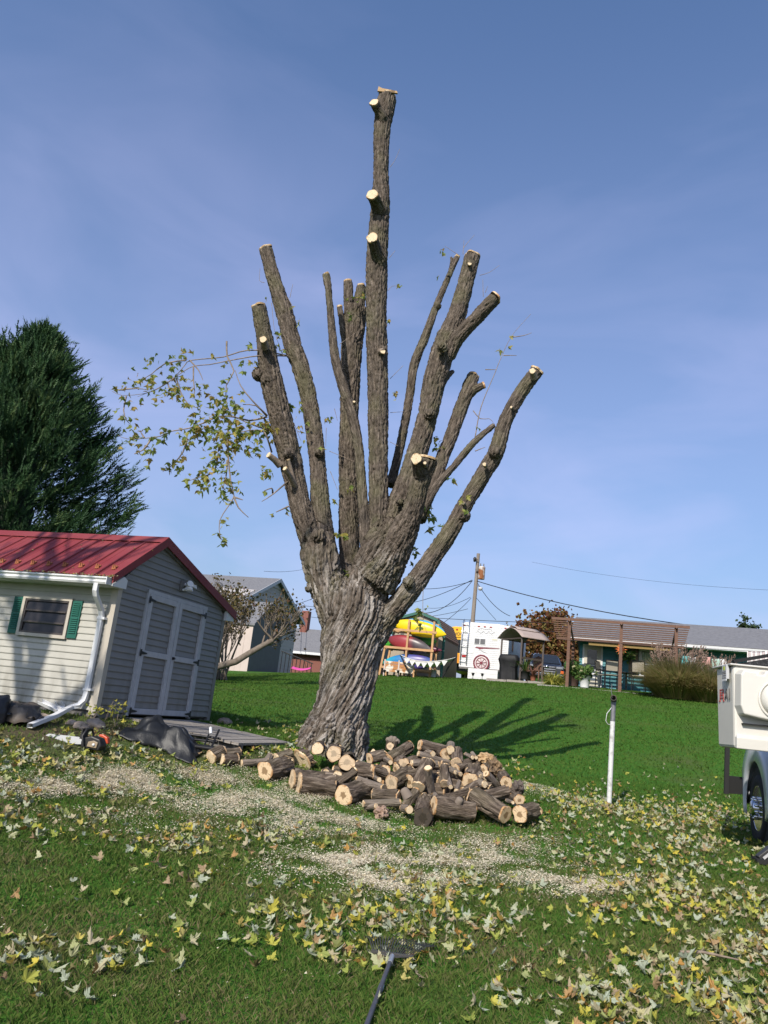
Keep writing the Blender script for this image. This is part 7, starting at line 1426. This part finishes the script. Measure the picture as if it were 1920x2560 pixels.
def bar_chair(px, py, D, rz, label):
    T = thing('patio_chair', frame(px, py, D), rz, label, 'chair', 'high-backed sling chairs on the patio')
    for x in (-.26, .26):
        mb = MB(); mb.tube([(x, .22, -.02), (x, .2, .7), (x, .28, 1.22)], .02, 6); mb.build('back_leg', M_DMET, T); mb = MB(); mb.tube([(x, -.25, -.02), (x, -.25, .82)], .02, 6); mb.build('front_leg', M_DMET, T); mb = MB(); mb.tube([(x, -.26, .82), (x, .22, .85)], .022, 6); mb.build('armrest', M_DMET, T)
    mb = MB(); mb.add([(-.24, .2, .78), (.24, .2, .78), (.24, .27, 1.2), (-.24, .27, 1.2)], [(0, 1, 2, 3)]); mb.build('backrest', M_SLING, T, solid=.015); mb = MB(); mb.box(-.24, .24, -.24, .2, .60, .62); mb.build('seat', M_SLING, T)
    mb = MB(); mb.tube([(-.26, .28, 1.22), (.26, .28, 1.22)], .024, 6); mb.build('top_rail', M_DMET, T)
bar_chair(1527, 1723, 34.6, GA+math.pi+.1, 'left high-backed sling chair on the patio before the teal wall'); bar_chair(1596, 1727, 34.0, GA+math.pi-.15, 'right high-backed sling chair below the house window'); bar_chair(1505, 1722, 36.0, GA+1.2, 'dark sling chair seen sideways between storm door and left chair')
TB = thing('patio_table', frame(1565, 1724, 35.5), GA, 'small dark table between the sling chairs', 'table'); mb = MB(); mb.lathe([(.01, .70), (.55, .70), (.56, .73), (.01, .74)], 20); mb.build('table_top', M_DMET, TB); mb = MB(); mb.tube([(0, 0, 0), (0, 0, .7)], .04, 8); mb.build('leg', M_DMET, TB)
pot(1434, 1713, 33.7, .27, .52, mat('dark brown planter', (.06, .035, .028), .6), 'tall dark brown planter with leafy plant at the pergola post', 'leaf', M_PLANT, 500, .17); pot(1461, 1716, 33.1, .25, .44, M_WHITE, 'tapered white planter with a bushy plant beside the brown one', 'leaf', M_PLANT, 450, .16); pot(1641, 1734, 32.0, .24, .42, M_WHITE, 'round white planter at the edge of the tall grass', 'leaf', M_PLANT, 500, .16)
hbk = frame(1568, 1640, 36.0); HB_ = thing('hanging_basket', hbk, 0, 'leafy hanging basket under the pergola between the chairs', 'hanging basket'); mb = MB(); mb.lathe([(.05, -.12), (.2, .0), (.21, .02)], 14); mb.build('bowl', M_BRN, HB_); c = NR.normal(size=(300, 3))*[.18, .18, .13]+[0, 0, .05]; tag(foliage_obj('plant', foliage_tris(c, 300, .14), M_PLANT, HB_), kind='stuff'); mb = MB(); mb.tube([(0, 0, 0), (0, 0, .9)], .008, 4); mb.build('hanger', M_BLACK, HB_)
so_ = frame(1553, 1624, 33.2); SO = thing('sun_ornament', so_, GA, 'orange sun-shaped ornament hanging on the pergola post', 'ornament'); M_OR = mat('orange enamel', (.60, .14, .03), .4); mb = MB(); mb.lathe([(.01, -.02), (.10, -.02), (.10, .02), (.01, .03)], 16, Matrix.Translation((0, -.09, 0)) @ Matrix.Rotation(math.pi/2, 4, 'X')); mb.build('disc', M_OR, SO)
for k in range(12): a_ = k*math.pi/6; mb = MB(); c_, s_ = math.cos(a_), math.sin(a_); mb.prism([(.1*c_-.025*s_, .1*s_+.025*c_), (.26*c_, .26*s_), (.1*c_+.025*s_, .1*s_-.025*c_)], 'y', -.10, -.085); mb.build('ray', M_OR, SO)
# --- autumn trees beyond the camper and the dark tree over the roof
M_AUT = leaf_mat('russet autumn leaf', [(0, (.10, .035, .018)), (.4, (.17, .07, .03)), (.7, (.20, .11, .035)), (.9, (.16, .15, .04)), (1, (.24, .17, .05))], .3); M_AUTR = leaf_mat('dark red autumn leaf', [(0, (.09, .025, .02)), (.6, (.14, .05, .035)), (1, (.16, .09, .04))], .3)
tb_ = frame(1370, 1700, 62); decid('autumn_tree', (tb_.x, tb_.y, gz(tb_.x, tb_.y)), 6.8, 6.6, 'large russet autumn tree behind the dark SUV', M_AUT, 3, 9000, .30, 'autumn trees beyond the camper')
tb_ = frame(1276, 1690, 66); decid('autumn_tree', (tb_.x, tb_.y, gz(tb_.x, tb_.y)), 5.9, 2.6, 'narrow dark red tree just right of the camper roof', M_AUTR, 5, 3000, .26, 'autumn trees beyond the camper')
tb_ = frame(1243, 1690, 70); decid('autumn_tree', (tb_.x, tb_.y, gz(tb_.x, tb_.y)), 5.2, 2.0, 'small dark red tree peeping over the camper roof', M_AUTR, 8, 2200, .26, 'autumn trees beyond the camper')
tb_ = frame(1425, 1690, 60); decid('autumn_tree', (tb_.x, tb_.y, gz(tb_.x, tb_.y)), 5.6, 3.6, 'lower brown-green autumn tree behind the pergola edge', M_AUT, 11, 5000, .28, 'autumn trees beyond the camper')
tb_ = frame(1872, 1560, 62); zg = gz(tb_.x, tb_.y); decid('round_tree', (tb_.x, tb_.y, zg), tb_.z-zg+.9, 2.4, 'small round dark green tree over the teal house roof', leaf_mat('dark tree leaf', [(0, (.02, .04, .015)), (1, (.05, .08, .03))], .2), 13, 2600, .22)
# --- utility pole, transformer and wires
UP_ = frame(1180, 1560, 60); ug = gz(UP_.x, UP_.y); UPO = thing('utility_pole', (UP_.x, UP_.y, ug), 0, 'grey wooden utility pole with a rusty transformer behind the camper', 'utility pole'); M_POLE = mat('grey weathered pole', (.17, .14, .12), .9, (.24, .21, .18), 3, .8, (6, 6, .6))
ptop = Vector(P(1196, 1384, 60))-Vector((UP_.x, UP_.y, ug))
mb = MB(); mb.tube([(-.15, 0, -.5), (ptop.x*.5, 0, ptop.z*.5), tuple(ptop)], [.19, .16, .13], 12); mb.build('pole', M_POLE, UPO)
def upx(px, py, D=59.7): return Vector(P(px, py, D))-Vector((UP_.x, UP_.y, ug))
tc_ = upx(1204, 1433); mb = MB(); mb.lathe([(.001, -.48), (.25, -.48), (.26, -.45), (.26, .42), (.27, .46), (.20, .52), (.001, .54)], 18, Matrix.Translation(tc_)); tf = mb.build('transformer', mat('rusty white transformer', (.50, .48, .46), .5, (.24, .09, .035), 1.9, 1, lo=.46, hi=.56), UPO)
for dx in (-.12, .12): mb = MB(); mb.lathe([(.05, .52), (.06, .6), (.03, .65), (.05, .7), (.01, .78)], 8, Matrix.Translation(tc_+Vector((dx, 0, 0)))); mb.build('bushing', M_BLOCK, tf)
mb = MB(); mb.bar(tc_+Vector((-.5, 0, .2)), tc_+Vector((-.2, 0, .2)), .06, .12); mb.build('bracket', M_BLOCK, tf)
mb = MB(); c_ = upx(1187, 1399); mb.lathe([(.001, -.2), (.10, -.15), (.13, .1), (.05, .2), (.001, .22)], 10, Matrix.Translation(c_)); mb.build('fuse_cutout', M_BLACK, UPO); mb = MB(); mb.bar(c_, c_+Vector((.25, 0, 0)), .05); mb.build('bracket', M_BLACK, UPO)
c_ = upx(1201, 1471); mb = MB(); mb.lathe([(.001, .12), (.16, .08), (.18, -.05), (.12, -.14), (.001, -.18)], 12, Matrix.Translation(c_)); mb.build('street_lamp', M_LGREY, UPO); mb = MB(); mb.tube([c_+Vector((-.3, 0, .2)), c_+Vector((0, 0, .12))], .03, 6); mb.build('lamp_arm', M_BLOCK, UPO)
M_WIRE = mat('black cable', (.012, .012, .013), .6)
def wire(a, b, Da, Db, sag, label, r=.022, n=14):
    p, q_ = Vector(P(*a, Da)), Vector(P(*b, Db)); mb = MB(); pts = [(p+(q_-p)*(i/n))-Vector((0, 0, sag*4*(i/n)*(1-i/n)))-p for i in range(n+1)]; mb.tube(pts, r, 5); o = mb.build('overhead_wire', M_WIRE, None, loc=p); tag(o, label, 'wire', 'overhead wires')
for a, b, Da, Db, sag, lb, r in [((1190,1452),(1990,1590),60,42,.6,'thick cable running right from the pole over the teal house roof',.032),((1182,1452),(1030,1470),60,75,.3,'cable from the pole to the left just under the transformer',.025),((1180,1450),(990,1512),60,80,.4,'cable sloping left from the pole behind the right limb',.025),((1180,1453),(1062,1533),60,58,.6,'sagging drop cable from the pole to the gambrel shed',.026),((1176,1493),(1070,1520),60,78,.3,'thin cable left of the pole below the drop cable',.018),
    ((1178,1495),(1110,1556),60,56,.1,'steep guy wire left of the pole, upper one',.018),((1192,1455),(1275,1540),60,60,.4,'guy cable slanting right from the pole to the red tree',.024),((1190,1494),(1240,1550),60,66,.0,'thin guy wire right of the pole',.018),((1520,1561),(700,1505),50,95,.5,'long level wire crossing behind the trunk, upper one',.022),((1500,1580),(740,1537),52,95,.5,'long level wire crossing behind the trunk, lower one',.022),((980,1548),(1170,1522),62,60,.2,'thin wire rising to the pole from the left',.018),
    ((645,1515),(800,1487),60,95,.5,'wire from the grey house gable to the right',.025),((645,1510),(790,1520),58,85,.6,'lower wire from the grey house gable',.022),((660,1428),(760,1423),90,110,.2,'faint far wire left of the trunk',.022),((1330,1405),(1920,1475),90,70,.5,'faint high wire in the right sky',.012)]: wire(a, b, Da, Db, sag, lb, r)
# --- laundry above the bucket truck
LN = thing('striped_towel', frame(1868, 1650, 26), GA, 'pink and white striped towel hanging behind the truck bucket', 'towel')
M_STR = mat('striped towel', (.62, .58, .57), .9); m_, nt, b_, N_, L_ = nodes_of('pink striped towel'); wv_ = N_('ShaderNodeTexWave'); wv_.inputs['Scale'].default_value = 2.2; tcn = N_('ShaderNodeTexCoord'); L_(tcn.outputs['Object'], wv_.inputs['Vector']); rr_ = ramp(N_, [(.0, (.62, .60, .58)), (.55, (.60, .58, .57)), (.62, (.40, .10, .14)), (.8, (.10, .09, .09)), (1, (.55, .5, .5))]); L_(wv_.outputs['Fac'], rr_.inputs[0]); L_(rr_.outputs[0], b_.inputs['Base Color']); b_.inputs['Roughness'].default_value = .9
mb = MB(); mb.grid(lambda u, v: (-.0+u*1.6, .06*math.sin(u*9), .30-v*.42+.10*u), 24, 5); mb.build('cloth', m_, LN, solid=.01)
mb = MB(); mb.tube([(-6, 0, .22), (0, 0, .30), (4, 0, .45)], .008, 4); mb.build('line', M_WIRE, LN)
for k, (px, py, c) in enumerate([(1715, 1640, (.10, .35, .36)), (1735, 1643, (.55, .52, .50)), (1765, 1642, (.45, .25, .22)), (1805, 1648, (.55, .55, .55)), (1790, 1648, (.30, .42, .36))]):
    b = frame(px, py, 31.8); mb = MB(); w__ = .32; mb.grid(lambda u, v: ((u-.5)*w__, .03*math.sin(u*8+k), -v*.34), 8, 5); o = mb.build('laundry_cloth', mat('laundry %d' % k, c, .9), None, solid=.01, loc=b, rot=(0, 0, GA)); tag(o, ['teal cloth hanging leftmost behind the tall grass plumes', 'white cloth hanging right of the teal one behind the plumes', 'reddish cloth in the middle of the laundry row', 'white cloth hanging rightmost in the laundry row', 'pale green cloth left of the rightmost white one'][k], 'laundry', 'laundry behind the tall grass')

# ------------------------------------------------------------------ bucket truck at the right edge
TRZ = math.radians(-13.5); tw_ = Vector(on_ground(1893, 2106)); TRK = thing('bucket_truck', tw_, TRZ, 'white utility truck at the right edge with chrome-hubbed front wheel', 'truck')
M_TW = mat('white truck paint', (.58, .60, .64), .25, (.52, .54, .58), 2, .4, coat=.6); M_CAV = mat('black underbody', (.012, .012, .012), .8)
def wheel(x, y, sgn=-1, R=.46, W=.26):
    mt = Matrix.Translation((x, y, R-.01)) @ Matrix.Rotation(sgn*math.pi/2, 4, 'Y')
    mb = MB(); mb.lathe([(.29, -W/2), (.40, -W/2), (.445, -W/2+.02), (.46, -W/2+.05), (.46, W/2-.05), (.445, W/2-.02), (.40, W/2), (.31, W/2-.005), (.29, W/2-.02)], 40, mt); t = mb.build('wheel', M_TYRE, TRK)
    for k in range(5):
        r_ = .455+.006; mb = MB(); zz = -W/2+.055+k*(W-.11)/4; mb.lathe([(r_-.01, zz-.018), (r_, zz-.014), (r_, zz+.014), (r_-.01, zz+.018)], 40, mt); mb.build('tread_rib', M_TYRE, t)
    mb = MB(); mb.lathe([(.305, W/2-.01), (.295, W/2-.005), (.285, W/2-.05), (.20, W/2-.045), (.15, W/2-.01), (.11, W/2+.0), (.11, W/2+.06), (.07, W/2+.085), (.001, W/2+.09)], 36, mt); mb.build('rim', M_CHROME, t)
    for k in range(10):
        a_ = k*.6283; mb = MB(); mb.lathe([(.020, W/2-.01), (.020, W/2+.045), (.012, W/2+.06), (.001, W/2+.062)], 8, mt @ Matrix.Translation((math.cos(a_)*.135, math.sin(a_)*.135, 0))); mb.build('lug_nut', M_CHROME, t)
    for k in range(8):
        a_ = k*.7854+.2; mb = MB(); mb.lathe([(.001, W/2-.036), (.032, W/2-.036), (.032, W/2-.05), (.001, W/2-.05)], 12, mt @ Matrix.Translation((math.cos(a_)*.235, math.sin(a_)*.235, 0))); mb.build('hand_hole', M_BLACK, t)
    return t
wheel(.13, 0); wheel(2.1, 0, 1); wheel(.13, -4.2); wheel(2.1, -4.2, 1)
# fender: a side skin with a wheel arch, curling over the wheel
def fender(xo, nm='fender'):
    mb = MB(); n = 22; R0 = .60; cz = .44; ring = []
    for i in range(n+1): a_ = math.pi*(-.06+1.12*i/n); ring.append((math.cos(a_)*R0, cz+math.sin(a_)*R0*1.06))
    out = []
    for y, z in ring:
        k = max(abs(y)/.92, (z)/1.30) if z > .2 else abs(y)/.92; out.append((max(-.98, min(.78, y*1.45)), min(1.34, z*1.22+.06)))
    vs = []
    for (y, z), (yo, zo) in zip(ring, out): vs += [(xo+.03, y, z), (xo-.005, y*1.04, z+.02), (xo+.01, yo, zo), (xo+.35, yo*.98, zo+.10)]
    fs = []
    for i in range(n): fs += [(i*4+j, i*4+j+1, i*4+5+j, i*4+4+j) for j in range(3)]
    mb.add(vs, fs, True); return mb.build(nm, M_TW, TRK, solid=.012)
fender(-.03)
mb = MB(); mb.box(.06, 2.1, -1.2, .95, .45, .55); mb.box(.30, 1.9, -8, 1.0, .55, .80); mb.build('chassis', M_CAV, TRK)
mb = MB(); mb.lathe([(.58, .0), (.585, .32), (.3, .34)], 30, Matrix.Translation((.03, 0, .44)) @ Matrix.Rotation(math.pi/2, 4, 'Y')); mb.build('wheel_well', M_CAV, TRK)
mb = MB(); mb.prism([(-.85, 1.10), (.72, 1.10), (.70, 1.42), (-.85, 1.62)], 'x', .22, 2.0); mb.build('hood', M_TW, TRK, bevel=.06)
mb = MB(); mb.prism([(-2.6, .62), (-.9, .62), (-.85, 1.62), (-1.25, 2.55), (-2.6, 2.6)], 'x', .02, 2.2); cb_ = mb.build('cab', M_TW, TRK, bevel=.08)
mb = MB(); mb.prism([(-2.3, 1.70), (-1.05, 1.70), (-1.38, 2.38), (-2.3, 2.4)], 'x', .005, .02); mb.build('side_window', M_WSH, cb_)
mb = MB(); mb.box(.05, 2.2, -8.0, -2.8, .85, 1.75); mb.build('utility_body', M_TW, TRK, bevel=.03)
mb = MB(); mb.box(.0, .55, -1.7, -.95, .36, .42); mb.build('step', M_CAV, TRK)
def tl(px, py, D): return Matrix.Rotation(-TRZ, 3, 'Z') @ (Vector(P(px, py, D))-tw_)
def tlp(x, y, D): return tl(1760+x/6.506, 1860+y/6.506, D)
DB = tw_.y+.95
a, b = tlp(382, -60, DB), tlp(362, 812, DB); mb = MB(); mb.bar(a, b, .065, .065); ou = mb.build('front_bumper_post', M_CAV, TRK)
q0, q1, q2, q3 = tlp(398, 515, DB), tlp(720, 548, DB), tlp(700, 825, DB), tlp(385, 805, DB); th = Vector((0, .05, 0))
mb = MB(); mb.add([q0, q1, q2, q3, q0+th, q1+th, q2+th, q3+th], [(0, 1, 2, 3), (7, 6, 5, 4), (0, 4, 5, 1), (1, 5, 6, 2), (2, 6, 7, 3), (3, 7, 4, 0)]); mb.build('front_bumper', M_CAV, TRK)
mb = MB(); mb.box(q1.x, 2.1, q1.y, q1.y+.06, q2.z, q1.z); mb.build('front_bumper_bar', M_CAV, TRK)
# the fibreglass bucket, stowed in front
BRZ = math.radians(-7); bo = Vector(P(1834, 1870, 9.6)); BK = thing('lift_bucket', bo, BRZ, 'white fibreglass lift bucket with red emblem on its narrow side', 'lift bucket')
M_FIB = mat('off-white fibreglass', (.56, .54, .49), .45, (.50, .48, .44), 3, .5, bump=.03); 
def lofty(secs, m, nm, par, bev=.02):        # secs: (z, x0,x1,y0,y1)
    vs = []; 
    for z, xa, xb, ya, yb in secs: vs += [(xa, ya, z), (xb, ya, z), (xb, yb, z), (xa, yb, z)]
    fs = [(i*4+j, i*4+(j+1) % 4, i*4+4+(j+1) % 4, i*4+4+j) for i in range(len(secs)-1) for j in range(4)]+[(3, 2, 1, 0), tuple(len(secs)*4-4+j for j in range(4))]
    mb = MB(); mb.add(vs, fs); return mb.build(nm, m, par, bevel=bev)
BD = .62
shell = lofty([(.0, .012, .62, .0, BD), (.98, -.005, .64, -.01, BD+.02)], M_FIB, 'shell', BK, .035)
mb = MB(); mb.box(-.045, .68, -.045, BD+.055, .975, .995); mb.build('rim_flange', M_FIB, BK, bevel=.008)
# moulded cover on the front: bevelled box with a chamfered lower edge
mb = MB(); fr = [(.07, .40), (.035, .50), (.04, .86), (.075, .915), (.20, .90), (.22, .875), (.30, .875), (.32, .92), (.75, .90), (.75, .34), (.40, .355)]
n = len(fr); vs = [(x, -.17, z) for x, z in fr]+[((x-.4)*1.05+.395, .01, (z-.6)*1.06+.6) for x, z in fr]; mb.add(vs, [tuple(range(n)), tuple(range(n, 2*n))[::-1]]+[(i, n+i, n+(i+1) % n, (i+1) % n) for i in range(n)]); cv = mb.build('boom_tip_cover', M_FIB, BK, bevel=.022)
mb = MB(); mb.lathe([(.001, .10), (.15, .095), (.19, .07), (.205, .0), (.205, -.02)], 36, Matrix.Translation((.46, -.17, .60)) @ Matrix.Rotation(math.pi/2, 4, 'X')); mb.build('pivot_cap', M_FIB, cv)
ringm = MB(); ringm.lathe([(.21, -.005), (.235, -.005), (.235, .018), (.21, .018), (.21, -.005)], 36, Matrix.Translation((.46, -.17, .60)) @ Matrix.Rotation(math.pi/2, 4, 'X')); ringm.build('pivot_collar', M_FIB, cv)
# step pad at the foot
lofty([(.0, .02, .70, -.05, .01), (.13, .02, .70, -.055, .01), (.17, .04, .70, -.01, .01)], M_FIB, 'foot_band', BK, .012)
mb = MB(); mb.box(.09, .75, -.06, -.0, .285, .30); mb.build('painted_shadow_strip', M_CAV, cv)  # added black strip that paints the shade beneath the moulded cover
mb = MB(); mb.box(-.058, -.02, .07, .24, .81, .985); lb_ = mb.build('warning_plate', M_LGREY, BK, bevel=.006)
M_GRNP = mat('green yellow print', (.42, .50, .06), .5); mb = MB(); mb.box(-.0605, -.058, .12, .19, .92, .965); mb.build('green_mark', M_GRNP, lb_)
for z in (.895, .875, .85): mb = MB(); mb.box(-.0605, -.058, .09, .22, z, z+.008); mb.build('text_line', M_BLOCK, lb_)
for k in range(3): mb = MB(); mb.prism([(.10+k*.045, .82), (.13+k*.045, .82), (.115+k*.045, .835)], 'x', -.0605, -.058); mb.build('hazard_mark', M_BLACK, lb_)
mb = MB(); mb.box(-.062, -.054, .07, .24, .79, .81); mb.build('plate_edge', M_WHITE, lb_)
# red emblem and the letters on the narrow side (faces -x): a step-sided outline with a crossbar
M_EMB = mat('red emblem', (.34, .05, .04), .5); xs = -.0035; ye = .46; ze = .62
def eb(y0, y1, z0, z1): mb = MB(); mb.box(xs-.003, xs+.006, y0, y1, z0-.11, z1-.11); mb.build('emblem_bar', M_EMB, BK)
for y0, y1, z0, z1 in ((.36, .50, .80, .812), (.485, .50, .71, .80), (.36, .375, .69, .80), (.39, .47, .765, .777), (.39, .47, .735, .747), (.36, .50, .70, .712), (.50, .53, .66, .675), (.485, .50, .66, .71), (.345, .375, .66, .675), (.36, .375, .66, .70)): eb(y0, y1, z0, z1)
MX = Matrix.Translation((xs-.002, .24, .625)) @ Matrix.Rotation(-math.pi/2, 4, 'Z') @ Matrix.Rotation(math.pi/2, 4, 'X')
text_obj('A', .20, M_BLOCK, BK, MX, 'lettering', .004)
text_obj('l', .20, M_BLOCK, BK, Matrix.Translation((xs-.002, .12, .625)) @ Matrix.Rotation(-math.pi/2, 4, 'Z') @ Matrix.Rotation(math.pi/2, 4, 'X'), 'lettering', .004)
# boom end that carries the bucket, running off to the right
mb = MB(); mb.bar((.55, .30, .58), (3.2, .5, .72), .22, .24); mb.build('boom', M_FIB, BK, bevel=.02); mb = MB(); mb.bar((3.0, .5, .70), (3.3, -1.4, .5), .3, .4); mb.build('boom_elbow', M_TW, BK)
# black padded cover edge with mesh above the bucket
CVR = thing('black_mesh_cover', Vector(P(1834, 1655, 10.6)), BRZ, 'black edged mesh cover sloping up behind the bucket', 'cover')
def cl(px, py): return Matrix.Rotation(-BRZ, 3, 'Z') @ (Vector(P(px, py, 10.6))-CVR.location)
a, b = cl(1833, 1654), cl(1960, 1632); mb = MB(); mb.bar(a, b, .05, .045); mb.build('edge_bar', M_CAV, CVR)
a2, b2 = cl(1850, 1658), cl(1960, 1640); c2_, d2_ = cl(1850, 1672), cl(1960, 1690)
m_, nt, b_, N_, L_ = nodes_of('black mesh'); vo = N_('ShaderNodeTexVoronoi'); vo.inputs['Scale'].default_value = 45; tcn = N_('ShaderNodeTexCoord'); L_(tcn.outputs['Object'], vo.inputs['Vector']); rr_ = ramp(N_, [(.0, (.10, .10, .105)), (.35, (.03, .03, .032)), (.6, (.01, .01, .011))]); L_(vo.outputs['Distance'], rr_.inputs[0]); L_(rr_.outputs[0], b_.inputs['Base Color']); b_.inputs['Roughness'].default_value = .8
mb = MB(); mb.add([a2, b2, d2_, c2_], [(0, 1, 2, 3)]); mb.build('mesh_panel', m_, CVR, solid=.01)
# ground pad and outrigger leg at the lower right corner
og = Vector(on_ground(1912, 2158)); OR_ = thing('outrigger', og, TRZ, 'dark steel outrigger leg reaching the grass at the lower right edge', 'outrigger')
mb = MB(); mb.bar((-.05, 0, .02), (.8, .1, .75), .12, .14); mb.build('leg', M_DKGREY, OR_, bevel=.01); mb = MB(); mb.box(-.12, .28, -.16, .16, .0, .05); mb.build('pad', M_CAV, OR_)
mb = MB(); mb.bar((-.03, -.075, .06), (.8, .02, .79), .01, .03); mb.build('edge_strip', M_LGREY, OR_)

# ------------------------------------------------------------------ a bare tree behind the photographer: its branches shade the shed wall
rb = random.Random(21); bt_ = Vector((-10.2, 2.6, 0)); bt_.z = gz(bt_.x, bt_.y); BT = thing('bare_tree', bt_, 0, 'bare-branched tree behind the photographer, out of view, shading the shed wall', 'tree'); out = []; tips = []
mb = MB(); mb.tube([(0, 0, -.3), (.2, .1, 4), (.5, .3, 8), (1.0, .6, 11)], [.20, .16, .12, .07], 10); mb.build('trunk', M_TWIG, BT)
for k in range(11): an_ = k*2.4; branchy((.1+.07*k, .05*k, 5+.6*k), (math.cos(an_), math.sin(an_), .9), 3.6, .10, 2, out, tips, rb, .45, .2)
mb = MB()
for pts, rad in out: mb.tube(pts, [max(.025, r_*1.2) for r_ in rad], 5, False)
tag(mb.build('branches', M_TWIG, BT), kind='stuff')
